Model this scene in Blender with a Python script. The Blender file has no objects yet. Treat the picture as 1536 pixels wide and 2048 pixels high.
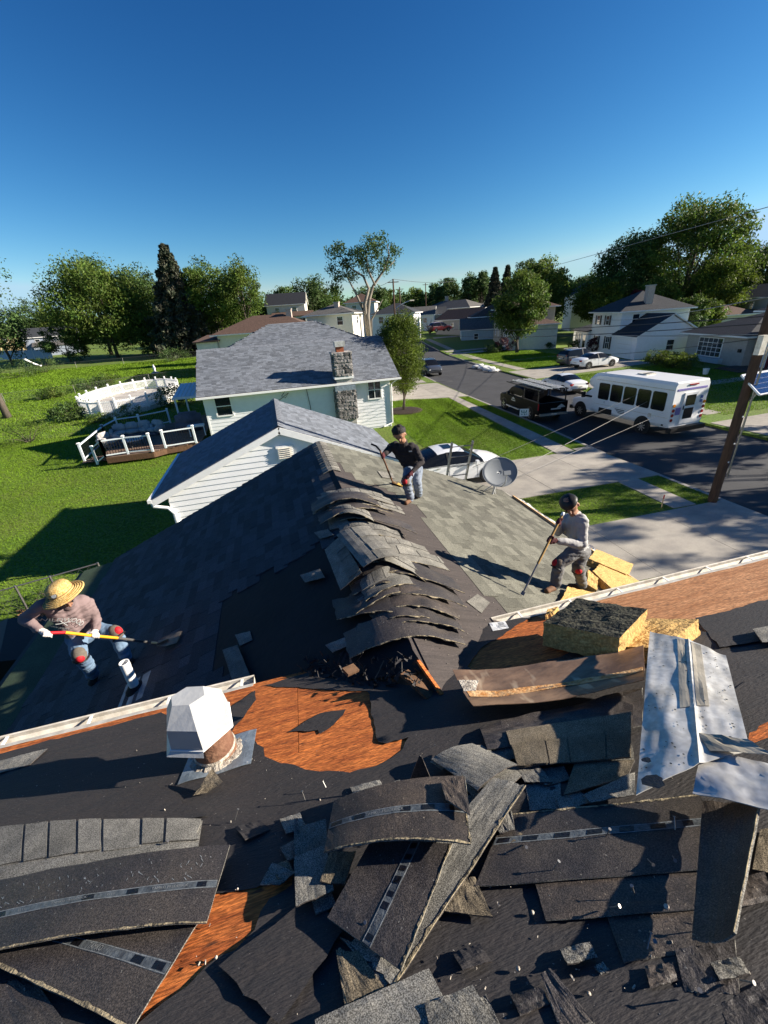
import bpy, bmesh, math, random
import numpy as np
from mathutils import Vector, Matrix, noise
from mathutils.bvhtree import BVHTree
from mathutils.geometry import delaunay_2d_cdt
R = math.radians
rnd = random.Random(7)
nrg = np.random.default_rng(11)
S = bpy.context.scene
COL = S.collection
# ------------------------------------------------------------------ camera
H = 6.8
F, PIT, ROL, YAW = 821.2, R(25.579), R(-4.005), R(13.296)
_fw = Vector((math.sin(YAW)*math.cos(PIT), math.cos(YAW)*math.cos(PIT), -math.sin(PIT)))
_r = Vector((math.cos(YAW), -math.sin(YAW), 0)); _u = _r.cross(_fw)
CR = math.cos(ROL)*_r + math.sin(ROL)*_u
CU = -math.sin(ROL)*_r + math.cos(ROL)*_u
CW = _fw
CP = Vector((0, 0, H))
cd = bpy.data.cameras.new('camera'); cam = bpy.data.objects.new('camera', cd); COL.objects.link(cam)
cd.sensor_fit = 'VERTICAL'; cd.sensor_height = 36; cd.lens = F*36/2048
cd.clip_start = 0.05; cd.clip_end = 3000
m = Matrix((CR, CU, -CW)).transposed().to_4x4(); m.translation = CP
cam.matrix_world = m
S.camera = cam
# ------------------------------------------------------------------ sky, sun, exposure
SUN_EL, SUN_AZ = R(22), R(102)          # azimuth clockwise from +Y
sun_to = Vector((math.sin(SUN_AZ)*math.cos(SUN_EL), math.cos(SUN_AZ)*math.cos(SUN_EL), math.sin(SUN_EL)))
W = bpy.data.worlds.new('World'); S.world = W; W.use_nodes = True
wn = W.node_tree.nodes; wl_ = W.node_tree.links
sky = wn.new('ShaderNodeTexSky'); sky.sky_type = 'NISHITA'; sky.sun_disc = False
sky.sun_elevation = SUN_EL; sky.sun_rotation = SUN_AZ
sky.altitude = 0; sky.air_density = 1.0; sky.dust_density = 0.0; sky.ozone_density = 10.0
wn['Background'].inputs['Strength'].default_value = 0.1
def vm(op, a, b):
    n_ = wn.new('ShaderNodeVectorMath'); n_.operation = op; wl_.new(a, n_.inputs[0]); n_.inputs[1].default_value = b; return n_.outputs[0]
v_ = vm('MULTIPLY', sky.outputs[0], (.121,)*3)          # even grade of the whole sky: deeper, more contrasty blue
v_ = vm('MINIMUM', v_, (.2, .44, .85))
v_ = vm('POWER', v_, (2.1, 1.55, 1.24)) if 'POWER' in [i.identifier for i in bpy.types.ShaderNodeVectorMath.bl_rna.properties['operation'].enum_items] else v_
v_ = vm('MULTIPLY', v_, (52.0, 9.75, 4.66))
wl_.new(v_, wn['Background'].inputs['Color'])
sl = bpy.data.lights.new('sun', 'SUN'); sl.energy = 5.0; sl.angle = R(0.5); sl.color = (1.0, 0.90, 0.76)
so = bpy.data.objects.new('sun', sl); COL.objects.link(so); so.location = (60, -20, 40)
so.rotation_euler = (-sun_to).to_track_quat('-Z', 'Y').to_euler()
vs = S.view_settings; vs.view_transform = 'Standard'; vs.look = 'None'; vs.exposure = 1.42; vs.gamma = 1; vs.use_curve_mapping = False
S.cycles.max_bounces = 6; S.cycles.transparent_max_bounces = 6

# ------------------------------------------------------------------ measuring helpers (surveyed picture points -> places on real planes)
def ray(x, y): return (x-768)/F*CR - (y-1024)/F*CU + CW
def cp(x, y, dep): return CP + ray(x, y)*dep
def atz(x, y, z=0.0):
    d = ray(x, y); return CP + d*((z-H)/d.z)
def aty(x, y, Y):
    d = ray(x, y); return CP + d*(Y/d.y)
def atx(x, y, X):
    d = ray(x, y); return CP + d*(X/d.x)
def onpl(x, y, n, k):
    d = ray(x, y); n = Vector(n); return CP + d*((k-n.dot(CP))/n.dot(d))
def tz(y): 
    t = max(0.0, min(100.0, y-55.0)); return 0.03*t*min(1.0, t/20.0+0.0)
def onterrain(x, y):
    d = ray(x, y); a, b = 1.0, 900.0
    if d.z >= -0.003: return CP + d*150
    for _ in range(60):
        mid = (a+b)/2; p = CP + d*mid
        if p.z > tz(p.y): a = mid
        else: b = mid
    return CP + d*a

# ------------------------------------------------------------------ mesh helpers
class MB:
    def __init__(s): s.v = []; s.f = []; s.mi = []; s.c = 0
    def add(s, vs_, fs, mi=0):
        o = len(s.v); s.v.extend([tuple(p) for p in vs_]); s.f.extend([tuple(i+o for i in f) for f in fs]); s.mi.extend([mi]*len(fs)); return s
    def box(s, c, d, M=None, mi=0, tap=1.0):
        x, y, z = d[0]/2, d[1]/2, d[2]/2; c = Vector(c)
        P = [Vector((sx*x*(tap if sz > 0 else 1), sy*y*(tap if sz > 0 else 1), sz*z)) for sz in (-1, 1) for sy in (-1, 1) for sx in (-1, 1)]
        if M is not None: P = [M @ p for p in P]
        return s.add([p+c for p in P], [(0,2,3,1),(4,5,7,6),(0,1,5,4),(2,6,7,3),(0,4,6,2),(1,3,7,5)], mi)
    def b2(s, a, b, mi=0):
        return s.box([(a[i]+b[i])/2 for i in range(3)], [abs(b[i]-a[i]) for i in range(3)], None, mi)
    def beam(s, a, b, w, h, mi=0, up=(0, 0, 1)):
        a, b = Vector(a), Vector(b); d = b-a; L = d.length; d.normalize()
        up = Vector(up); 
        if abs(d.dot(up)) > 0.98: up = Vector((0, 1, 0))
        x = d.cross(up).normalized(); z = x.cross(d)
        return s.box((a+b)/2, (w, L, h), Matrix((x, d, z)).transposed(), mi)
    def tube(s, pts, rad, n=8, mi=0, caps=True):
        pts = [Vector(p) for p in pts]; k = len(pts)
        if not hasattr(rad, '__len__'): rad = [rad]*k
        vs_ = []; ref = None
        for i, p in enumerate(pts):
            t = (pts[min(i+1, k-1)]-pts[max(i-1, 0)]).normalized()
            if ref is None: ref = t.orthogonal().normalized()
            ref = (ref - t*ref.dot(t)); ref = ref.normalized() if ref.length > 1e-6 else t.orthogonal().normalized()
            b = t.cross(ref)
            for j in range(n):
                a = 2*math.pi*j/n; vs_.append(p + (ref*math.cos(a)+b*math.sin(a))*rad[i])
        fs = [(i*n+j, i*n+(j+1) % n, (i+1)*n+(j+1) % n, (i+1)*n+j) for i in range(k-1) for j in range(n)]
        if caps: fs += [tuple(range(n-1, -1, -1)), tuple((k-1)*n+j for j in range(n))]
        return s.add(vs_, fs, mi)
    def lathe(s, prof, c=(0, 0, 0), n=20, M=None, mi=0):
        vs_ = []; c = Vector(c)
        for r_, z in prof:
            for j in range(n):
                a = 2*math.pi*j/n; p = Vector((r_*math.cos(a), r_*math.sin(a), z))
                vs_.append((M @ p if M is not None else p)+c)
        k = len(prof)
        fs = [(i*n+j, i*n+(j+1) % n, (i+1)*n+(j+1) % n, (i+1)*n+j) for i in range(k-1) for j in range(n)]
        if prof[0][0] > 1e-5: fs.append(tuple(range(n-1, -1, -1)))
        if prof[-1][0] > 1e-5: fs.append(tuple((k-1)*n+j for j in range(n)))
        return s.add(vs_, fs, mi)
    def prism(s, poly, off, mi=0):
        n = len(poly); off = Vector(off); P = [Vector(p) for p in poly]
        return s.add(P+[p+off for p in P], [tuple(range(n-1, -1, -1)), tuple(range(n, 2*n))]+[(i, (i+1) % n, n+(i+1) % n, n+i) for i in range(n)], mi)
    def sheet(s, fn, nu, nv, th=0.004, mi=0, mi2=None):
        """fn(u,v)->(point, normal); closed thin slab"""
        top = []; bot = []
        for j in range(nv+1):
            for i in range(nu+1):
                p, n = fn(i/nu, j/nv); top.append(p+n*th/2); bot.append(p-n*th/2)
        N = len(top); o = len(s.v); s.v.extend([tuple(p) for p in top+bot]); w = nu+1
        def q(a, b, c, d, k): s.f.append((o+a, o+b, o+c, o+d)); s.mi.append(k)
        for j in range(nv):
            for i in range(nu):
                a = j*w+i; q(a, a+w, a+w+1, a+1, mi); q(N+a, N+a+1, N+a+w+1, N+a+w, mi if mi2 is None else mi2)
        e = mi if mi2 is None else mi2
        for i in range(nu):
            q(i, i+1, N+i+1, N+i, e); a = nv*w+i; q(a+1, a, N+a, N+a+1, e)
        for j in range(nv):
            a = j*w; q(a+w, a, N+a, N+a+w, e); a = j*w+nu; q(a, a+w, N+a+w, N+a, e)
        return s
    def build(s, name, mats, parent=None, org=None, smooth=False, auto=None):
        me = bpy.data.meshes.new(name)
        V = s.v
        if org is not None:
            V = [(p[0]-org[0], p[1]-org[1], p[2]-org[2]) for p in V]
        me.from_pydata(V, [], s.f)
        if not isinstance(mats, (list, tuple)): mats = [mats]
        for m_ in mats: me.materials.append(m_)
        if len(mats) > 1: me.polygons.foreach_set('material_index', s.mi)
        if smooth: me.polygons.foreach_set('use_smooth', [True]*len(s.f))
        me.update()
        if auto: me.set_sharp_from_angle(angle=R(auto))
        o = bpy.data.objects.new(name, me); COL.objects.link(o)
        if parent is not None: o.parent = parent
        elif org is not None: o.location = org
        return o
def tag(o, label=None, cat=None, group=None, kind=None):
    if label: o['label'] = label
    if cat: o['category'] = cat
    if group: o['group'] = group
    if kind: o['kind'] = kind
    return o
def thing(name, label, cat, loc=(0, 0, 0), rz=0.0, group=None):
    o = bpy.data.objects.new(name, None); COL.objects.link(o); o.empty_display_size = .2
    o.location = loc; o.rotation_euler = (0, 0, rz); return tag(o, label, cat, group)
def inst(me, name, parent, loc=(0, 0, 0), M=None):
    o = bpy.data.objects.new(name, me); COL.objects.link(o)
    if M is not None: o.matrix_local = M
    else: o.location = loc
    o.parent = parent
    return o
def npmesh(name, V, Fc, mats, parent=None, org=None, tint=None, smooth=False):
    """fast mesh from numpy arrays; faces all of one size"""
    V = np.asarray(V, np.float32).reshape(-1, 3); Fc = np.asarray(Fc, np.int32); k = Fc.shape[1]
    if org is not None: V = V-np.asarray(org, np.float32)
    me = bpy.data.meshes.new(name); me.vertices.add(len(V)); me.vertices.foreach_set('co', V.ravel())
    me.loops.add(Fc.size); me.loops.foreach_set('vertex_index', Fc.ravel())
    me.polygons.add(len(Fc)); me.polygons.foreach_set('loop_start', np.arange(0, Fc.size, k, dtype=np.int32))
    me.polygons.foreach_set('use_smooth', np.full(len(Fc), smooth))
    me.update(calc_edges=True)
    if tint is not None:
        a = me.attributes.new('tint', 'FLOAT', 'POINT'); a.data.foreach_set('value', np.asarray(tint, np.float32))
    for m_ in (mats if isinstance(mats, (list, tuple)) else [mats]): me.materials.append(m_)
    o = bpy.data.objects.new(name, me); COL.objects.link(o)
    if parent is not None: o.parent = parent
    elif org is not None: o.location = org
    return o

# ------------------------------------------------------------------ materials
MT = {}
def mat(name, col, rough=.75, var=.25, scale=6., bump=.0, bscale=60., metal=0., col2=None, det=4., spec=.3, stretch=None, tint=False, coat=0., trans=0., obrand=0., speck=None, scuff=None):
    m_ = bpy.data.materials.new(name); m_.use_nodes = True; MT[name] = m_
    n, l = m_.node_tree.nodes, m_.node_tree.links; b = n['Principled BSDF']
    b.inputs['Roughness'].default_value = rough; b.inputs['Metallic'].default_value = metal
    b.inputs['Specular IOR Level'].default_value = spec
    if coat: b.inputs['Coat Weight'].default_value = coat; b.inputs['Coat Roughness'].default_value = .08
    tc = n.new('ShaderNodeTexCoord'); src = tc.outputs['Object']
    if stretch:
        mp = n.new('ShaderNodeMapping'); mp.inputs['Scale'].default_value = stretch; l.new(src, mp.inputs[0]); src = mp.outputs[0]
    c1 = tuple(col)+(1,)
    c2 = tuple(col2)+(1,) if col2 else tuple(c*(1-var) for c in col)+(1,)
    nz = n.new('ShaderNodeTexNoise'); nz.inputs['Scale'].default_value = scale; nz.inputs['Detail'].default_value = det; nz.inputs['Roughness'].default_value = .6
    l.new(src, nz.inputs['Vector'])
    rp = n.new('ShaderNodeMapRange'); rp.inputs[1].default_value = .35; rp.inputs[2].default_value = .65; l.new(nz.outputs[0], rp.inputs[0])
    mx = n.new('ShaderNodeMix'); mx.data_type = 'RGBA'; mx.inputs[6].default_value = c1; mx.inputs[7].default_value = c2
    l.new(rp.outputs[0], mx.inputs[0]); out = mx.outputs[2]
    if speck:                       # fine granules: (scale, amount)
        ng = n.new('ShaderNodeTexNoise'); ng.inputs['Scale'].default_value = speck[0]; ng.inputs['Detail'].default_value = 1; l.new(src, ng.inputs['Vector'])
        r2 = n.new('ShaderNodeMapRange'); r2.inputs[1].default_value = .38; r2.inputs[2].default_value = .66
        r2.inputs[3].default_value = 1-speck[1]; r2.inputs[4].default_value = 1+speck[1]; l.new(ng.outputs[0], r2.inputs[0])
        mm = n.new('ShaderNodeVectorMath'); mm.operation = 'SCALE'; l.new(out, mm.inputs[0]); l.new(r2.outputs[0], mm.inputs['Scale']); out = mm.outputs[0]
    if scuff:                       # sparse pale scratches: (stretch, scale, threshold, colour)
        mp2 = n.new('ShaderNodeMapping'); mp2.inputs['Scale'].default_value = scuff[0]; l.new(tc.outputs['Object'], mp2.inputs[0])
        n3 = n.new('ShaderNodeTexNoise'); n3.inputs['Scale'].default_value = scuff[1]; n3.inputs['Detail'].default_value = 2; l.new(mp2.outputs[0], n3.inputs['Vector'])
        r4 = n.new('ShaderNodeMapRange'); r4.inputs[1].default_value = scuff[2]; r4.inputs[2].default_value = scuff[2]+.06; l.new(n3.outputs[0], r4.inputs[0])
        m3 = n.new('ShaderNodeMix'); m3.data_type = 'RGBA'; l.new(r4.outputs[0], m3.inputs[0]); l.new(out, m3.inputs[6]); m3.inputs[7].default_value = tuple(scuff[3])+(1,); out = m3.outputs[2]
    if tint or obrand:
        mm = n.new('ShaderNodeVectorMath'); mm.operation = 'SCALE'; l.new(out, mm.inputs[0])
        if tint:
            at = n.new('ShaderNodeAttribute'); at.attribute_name = 'tint'; l.new(at.outputs['Fac'], mm.inputs['Scale'])
        else:
            oi = n.new('ShaderNodeObjectInfo'); r3 = n.new('ShaderNodeMapRange'); r3.inputs[3].default_value = 1-obrand; r3.inputs[4].default_value = 1+obrand
            l.new(oi.outputs['Random'], r3.inputs[0]); l.new(r3.outputs[0], mm.inputs['Scale'])
        out = mm.outputs[0]
    l.new(out, b.inputs['Base Color'])
    if bump:
        nb = n.new('ShaderNodeTexNoise'); nb.inputs['Scale'].default_value = bscale; nb.inputs['Detail'].default_value = 3; l.new(src, nb.inputs['Vector'])
        bp = n.new('ShaderNodeBump'); bp.inputs['Strength'].default_value = bump; bp.inputs['Distance'].default_value = .02
        l.new(nb.outputs[0], bp.inputs['Height']); l.new(bp.outputs[0], b.inputs['Normal'])
    if trans:
        t = n.new('ShaderNodeBsdfTranslucent'); l.new(out, t.inputs[0]); ms = n.new('ShaderNodeMixShader'); ms.inputs[0].default_value = trans
        l.new(b.outputs[0], ms.inputs[1]); l.new(t.outputs[0], ms.inputs[2]); l.new(ms.outputs[0], n['Material Output'].inputs[0])
    return m_
mat('grass', (.095, .170, .014), .9, .4, .35, .5, 40, col2=(.12, .155, .024), speck=(9, .35))
mat('blade', (.150, .255, .018), .7, .3, 3, tint=True, trans=.35, spec=.15)
mat('asphalt', (.055, .056, .060), .85, .25, .6, .15, 120, speck=(60, .18))
mat('concrete', (.37, .34, .29), .85, .22, 1.3, .08, 60, col2=(.27, .25, .22), speck=(45, .10), obrand=.08)
mat('kerb', (.33, .31, .28), .85, .3, 2, .1, 40)
mat('mulch', (.035, .022, .015), .95, .5, 20, .8, 50)
mat('soil', (.13, .08, .05), .95, .4, 8, .8, 40, speck=(40, .5))
mat('wood_deck', (.58, .175, .040), .85, .5, 3.2, .3, 30, col2=(.30, .075, .018), stretch=(1., 6., 6.), det=10, speck=(22, .4), scuff=((1, 4, 4), 7, .66, (.10, .035, .015)))
mat('wood_deck2', (.56, .275, .125), .85, .5, 3.0, .3, 30, col2=(.36, .15, .058), stretch=(1., 6., 6.), det=10, speck=(20, .35), scuff=((1, 5, 5), 6, .67, (.16, .08, .04)))
mat('wood_new', (.62, .40, .20), .75, .3, 3, .1, 30, stretch=(6, 1, 6))
mat('wood_old', (.12, .065, .035), .85, .4, 3, .3, 25, stretch=(6, 6, .8))
mat('felt', (.032, .030, .031), .72, .35, 1.6, .3, 9, col2=(.040, .035, .034), stretch=(3., 14., 8.), speck=(60, .3), spec=.35, scuff=((1, 1, 1), 95, .72, (.26, .24, .22)))
mat('felt_brown', (.070, .058, .054), .8, .4, 2.2, .4, 14, col2=(.045, .038, .036), stretch=(1.2, 16., 1.2), speck=(50, .28), scuff=((1, 9, 1), 14, .70, (.17, .14, .12)))
mat('felt_shaded', (.012, .013, .016), .75, .3, 2.2, .3, 14, spec=.25)  # wing felt on the left slope, shade painted into the colour
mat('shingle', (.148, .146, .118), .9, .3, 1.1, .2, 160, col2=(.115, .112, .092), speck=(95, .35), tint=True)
mat('shingle_shaded', (.062, .068, .078), .9, .3, 1.1, .2, 160, col2=(.05, .056, .064), speck=(95, .3), tint=True)  # wing shingles again for the left slope, with its shade in the colour
mat('granule', (.215, .205, .180), .92, .3, 7, .25, 420, col2=(.135, .13, .115), speck=(260, .6), obrand=.22)
mat('granule_tan', (.20, .165, .115), .92, .3, 7, .25, 420, col2=(.13, .105, .07), speck=(260, .6), obrand=.15)
mat('underside', (.034, .031, .033), .5, .4, 4, .22, 300, col2=(.066, .056, .049), speck=(200, .5), spec=.4, obrand=.25, scuff=((1, 1, 1), 85, .69, (.20, .19, .17)))
mat('underside_brown', (.085, .066, .052), .55, .4, 4, .22, 300, col2=(.036, .031, .029), speck=(200, .5), spec=.4, scuff=((1, 1, 1), 75, .69, (.24, .20, .15)))
mat('fray', (.40, .33, .21), .95, .5, 30, .4, 90, col2=(.05, .045, .035))
mat('tape', (.10, .115, .125), .35, .6, 40, .2, 90, col2=(.045, .05, .055), spec=.5)
mat('tape_edge', (.30, .32, .33), .4, .5, 60, col2=(.12, .13, .13))
mat('tar', (.006, .006, .008), .35, .2, 20, .3, 60, spec=.5)
mat('print_dim', (.26, .27, .27), .6, .4, 90)
mat('print', (.42, .44, .44), .6, .2)
mat('galv', (.62, .61, .58), .42, .3, 5, .15, 9, metal=.32, col2=(.44, .42, .38), speck=(30, .12))
mat('galv_tan', (.48, .43, .34), .5, .4, 5, .1, 20, metal=.35)
mat('copper', (.34, .215, .135), .42, .5, 3, .2, 12, metal=.35, col2=(.15, .095, .065), stretch=(1, 3, 1), scuff=((2, .6, 1), 5, .62, (.45, .33, .22)))
mat('rustline', (.62, .42, .22), .7, .5, 22, .3, 60, col2=(.45, .19, .05))
mat('rust', (.13, .060, .038), .75, .5, 12, .4, 40, col2=(.22, .12, .075), metal=.2)
mat('cap_white', (.52, .53, .52), .4, .12, 7, .15, 18, metal=.25)
mat('sealant', (.55, .50, .42), .8, .5, 30, .6, 60, col2=(.2, .17, .14))
mat('lead', (.30, .36, .42), .5, .4, 9, .2, 30, metal=.4)
mat('foam', (.50, .325, .12), .95, .3, 14, .7, 45, col2=(.45, .28, .095), speck=(50, .22))
mat('foam_shaded', (.060, .058, .036), .95, .6, 18, .7, 40, col2=(.035, .035, .028), speck=(45, .5))  # foam darkened to stand for the shade on one slab face
mat('white', (.80, .80, .78), .5, .06, 5)
mat('white_dirty', (.66, .63, .56), .6, .3, 9, .05, 30, col2=(.44, .40, .33))
mat('siding', (.78, .79, .80), .55, .05, 3)
mat('siding2', (.77, .775, .79), .55, .06, 3)
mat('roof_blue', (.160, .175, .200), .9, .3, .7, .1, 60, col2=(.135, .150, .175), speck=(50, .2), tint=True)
mat('roof_blue_shaded', (.095, .115, .155), .7, .3, .7, .1, 60, col2=(.08, .095, .13), speck=(50, .2), tint=True, spec=.5)  # garage left slope: roof colour darkened to carry the shade there
mat('stone', (.24, .225, .21), .9, .5, 5, .6, 22, col2=(.12, .115, .115), obrand=.55)
mat('mortar', (.42, .40, .37), .95, .2, 12, .3, 30)
mat('brick_red', (.33, .10, .045), .9, .3, 10, .2, 40)
mat('glass', (.018, .024, .03), .06, .1, 2, spec=.8)
mat('glass_car', (.008, .009, .011), .12, .1, 2, spec=.35)
mat('black', (.014, .014, .015), .5, .2, 9)
mat('black_gloss', (.006, .006, .007), .35, .1, 5, spec=.06)
mat('rubber', (.018, .018, .018), .85, .2, 20)
mat('rim', (.50, .51, .52), .3, .1, 8, metal=.9)
mat('alu', (.70, .71, .72), .4, .1, 8, metal=.35)
mat('steel', (.30, .29, .28), .4, .3, 12, metal=.8)
mat('rail_blue', (.66, .72, .74), .5, .08, 4)
mat('car_white', (.72, .73, .74), .3, .03, 2, coat=.7)
mat('car_grey', (.055, .060, .070), .3, .1, 2, coat=.8)
mat('car_red', (.12, .012, .015), .3, .1, 2, coat=.7)
mat('bus_white', (.74, .75, .76), .35, .04, 2, coat=.3)
mat('lamp_red', (.30, .010, .012), .2, .1, 5, coat=.6)
mat('lamp_amber', (.65, .22, .02), .25, .1, 5)
mat('lamp_clear', (.62, .63, .65), .15, .1, 5, coat=.6)
mat('bus_blue', (.06, .13, .38), .4, .1, 5)
mat('bus_purple', (.20, .17, .42), .4, .1, 5)
mat('pole', (.080, .048, .032), .9, .5, 3, .5, 20, col2=(.045, .028, .020), stretch=(9, 9, .8))
mat('wire', (.05, .05, .052), .6, .1)
mat('wire_light', (.26, .25, .24), .6, .2)
mat('solar', (.015, .04, .13), .15, .3, 4, spec=.7)
mat('dish', (.22, .24, .26), .5, .08, 4)
mat('leaf', (.070, .135, .022), .6, .4, .5, tint=True, trans=.35, col2=(.105, .135, .024), spec=.2)
mat('leaf_dark', (.052, .102, .026), .65, .4, .5, tint=True, trans=.25, col2=(.066, .098, .028), spec=.2)
mat('leaf_yel', (.115, .155, .018), .6, .4, .6, tint=True, trans=.4, col2=(.065, .105, .018), spec=.2)
mat('leaf_red', (.075, .018, .022), .6, .3, .6, tint=True, trans=.3)
mat('needle', (.048, .070, .038), .75, .4, .5, tint=True, trans=.1, col2=(.06, .05, .036))
mat('bark', (.115, .095, .075), .95, .5, 3, .8, 14, stretch=(4, 4, .8))
mat('bark_pale', (.26, .23, .19), .95, .4, 3, .6, 14, stretch=(4, 4, .8))
mat('cushion', (.42, .40, .38), .95, .15, 6, .2, 60)
mat('cover', (.13, .125, .15), .8, .3, 3, .4, 8)
mat('tarp', (.62, .62, .60), .55, .15, 8, .4, 20)
mat('green_roll', (.055, .085, .050), .9, .3, 3, .3, 120, speck=(90, .3))
# ================================================================== ground, street, pavements
_ly = [-80, 10, 16.6, 22.5, 33, 40.7, 60, 75, 100, 140, 220]; _lx = [14.4, 15.05, 15.2, 15.75, 16.2, 16.7, 18.6, 20.6, 25.5, 36, 62]
_ry = [-80, 14.7, 18, 37.3, 44, 73.6, 100, 140, 220]; _rx = [22.4, 23.5, 23.7, 25.4, 26.1, 29.4, 34.2, 44, 70]
LC = lambda y: float(np.interp(y, _ly, _lx)); RC = lambda y: float(np.interp(y, _ry, _rx))
ys = list(np.arange(-80, 60, 4.0))+list(np.arange(60, 160, 8.0))+[160, 200, 260, 400, 700, 1200]
prof = []
mb = MB(); W_ = 9
for y in ys:
    z = tz(y); a, b = LC(min(y, 220)), RC(min(y, 220)); d = .13
    mb.v += [(-900, y, z), (-60, y, z), (-10, y, z), (a, y, z), (a, y, z-d), (b, y, z-d), (b, y, z), (70, y, z), (1200, y, z)]
for j in range(len(ys)-1):
    for i in range(W_-1):
        k = j*W_+i; mb.f.append((k, k+1, k+W_+1, k+W_)); mb.mi.append(0)
tag(mb.build('ground', MT['grass']), kind='structure')
mb = MB(); yy = [y for y in ys if y <= 220]
for y in yy: mb.v += [(LC(y)+.0, y, tz(y)-.124), (RC(y), y, tz(y)-.124)]
for j in range(len(yy)-1): mb.f.append((2*j, 2*j+1, 2*j+3, 2*j+2)); mb.mi.append(0)
tag(mb.build('street', MT['asphalt']), kind='structure')
# darker area of the road surface by the bus
mb = MB(); mb.v = [(15.8, 18.4, -.118), (21.0, 18.8, -.118), (21.6, 23.5, -.118), (19.2, 24.6, -.118), (16.5, 24.2, -.118)]; mb.f = [(0, 1, 2, 3, 4)]; mb.mi = [0]
mat('asphalt_dark', (.024, .025, .028), .8, .3, 1.5, .15, 120)
tag(mb.build('road_patch', MT['asphalt_dark']), kind='structure')
def kerbline(name, fx, sgn, gaps):
    mb = MB(); y = -20
    while y < 120:
        y2 = y+3.0
        low = any(a < (y+y2)/2 < b for a, b in gaps); h = .035 if low else .014
        top = -.085 if low else .014
        a0, a1 = fx(y), fx(y2)
        z0, z1 = tz(y), tz(y2)
        P = [(a0-sgn*.16, y+.01, z0+top), (a0+sgn*.02, y+.01, z0+top-.004), (a0+sgn*.05, y+.01, z0-.16), (a0-sgn*.16, y+.01, z0-.16)]
        Q = [(a1-sgn*.16, y2-.01, z1+top), (a1+sgn*.02, y2-.01, z1+top-.004), (a1+sgn*.05, y2-.01, z1-.16), (a1-sgn*.16, y2-.01, z1-.16)]
        if not low: mb.add(P+Q, [(0, 1, 5, 4), (1, 2, 6, 5), (2, 3, 7, 6), (3, 0, 4, 7), (0, 3, 2, 1), (4, 5, 6, 7)])
        y = y2
    tag(mb.build(name, MT['kerb']), kind='structure')
kerbline('kerb_left', LC, 1, [(2, 10), (12.5, 17), (34.5, 43)])
kerbline('kerb_right', RC, -1, [(12.5, 18), (37, 44.6), (66, 74)])
def slabset(name, quads, th=.05):
    root = bpy.data.objects.new(name, None); COL.objects.link(root); tag(root, kind='structure')
    for q in quads:
        c = Vector((sum(p[0] for p in q)/4, sum(p[1] for p in q)/4, 0)); z = tz(c.y)
        g = .012; P = []
        for p in q:
            d = (c-Vector((p[0], p[1], 0))); L = d.length; P.append((p[0]+d.x/L*g, p[1]+d.y/L*g))
        dz = rnd.uniform(-.004, .004)+.022
        mb = MB(); mb.prism([(p[0], p[1], z-th) for p in P], (0, 0, th+dz)); mb.build('slab', MT['concrete'], root)
    return root
def grid4(A, B, C, D, nu, nv):   # corners, A->B u, A->D v
    out = []
    f = lambda u, v: ((A[0]*(1-u)+B[0]*u)*(1-v)+(D[0]*(1-u)+C[0]*u)*v, (A[1]*(1-u)+B[1]*u)*(1-v)+(D[1]*(1-u)+C[1]*u)*v)
    for j in range(nv):
        for i in range(nu):
            out.append((f(i/nu, j/nv), f((i+1)/nu, j/nv), f((i+1)/nu, (j+1)/nv), f(i/nu, (j+1)/nv)))
    return out
# sidewalk by our side
q = []
y = 17.0
while y < 34: 
    y2 = y+1.42; f0 = (y-17)/16; f1 = (y2-17)/16
    q.append(((13.1+1.28*f0, y), (14.1+1.05*f0, y), (14.1+1.05*f1, y2), (13.1+1.28*f1, y2))); y = y2
y = 43.0
while y < 75:
    y2 = y+1.5; q.append(((LC(y)-2.2, y), (LC(y)-1.1, y), (LC(y2)-1.1, y2), (LC(y2)-2.2, y2))); y = y2
q += grid4((12.9, 10.15), (13.85, 10.1), (13.95, 12.85), (13.0, 12.9), 1, 2)
slabset('sidewalk_near', q)
q = []
y = -6.0
while y < 96:
    y2 = y+1.5
    if not (37.4 < y < 44.4 or 12.8 < y < 18.2): q.append(((RC(y)+1.6, y), (RC(y)+2.8, y), (RC(y2)+2.8, y2), (RC(y2)+1.6, y2)))
    y = y2
slabset('sidewalk_far', q)
slabset('driveway', grid4((5.2, 12.95), (15.12, 12.8), (15.1, 16.9), (5.2, 17.15), 4, 2)+[((14.2, 16.95), (15.15, 16.95), (15.16, 17.3), (14.2, 17.3))])
slabset('driveway_second', grid4((6.4, 7.15), (15.0, 6.9), (15.05, 10.05), (6.4, 10.15), 3, 1)+grid4((9.6, 4.0), (14.9, 4.0), (15.0, 6.88), (9.6, 7.0), 2, 1))
slabset('driveway_house', grid4((9.4, 35.0), (16.15, 33.4), (16.6, 42.0), (9.8, 43.2), 3, 3))
slabset('driveway_white_house', grid4((25.7, 38.0), (42.2, 39.8), (42.2, 45.2), (26.3, 44.3), 6, 2))
slabset('driveway_corner_house', grid4((24.0, 13.0), (42, 12.6), (42, 18.6), (23.9, 18.0), 5, 2))
slabset('driveway_tan_house', grid4((29.0, 66.5), (41, 66.0), (41, 73.0), (29.8, 73.0), 4, 2))
slabset('driveway_far', grid4((37.0, 95), (55, 93), (56, 99), (38.5, 101), 3, 1))
slabset('walk_corner_house', grid4((30.5, 26.6), (40.2, 26.6), (40.2, 28.0), (30.5, 28.0), 6, 1))
slabset('walk_white_house', grid4((31.5, 53.4), (42.5, 53.4), (42.5, 54.6), (31.5, 54.6), 6, 1))
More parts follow.
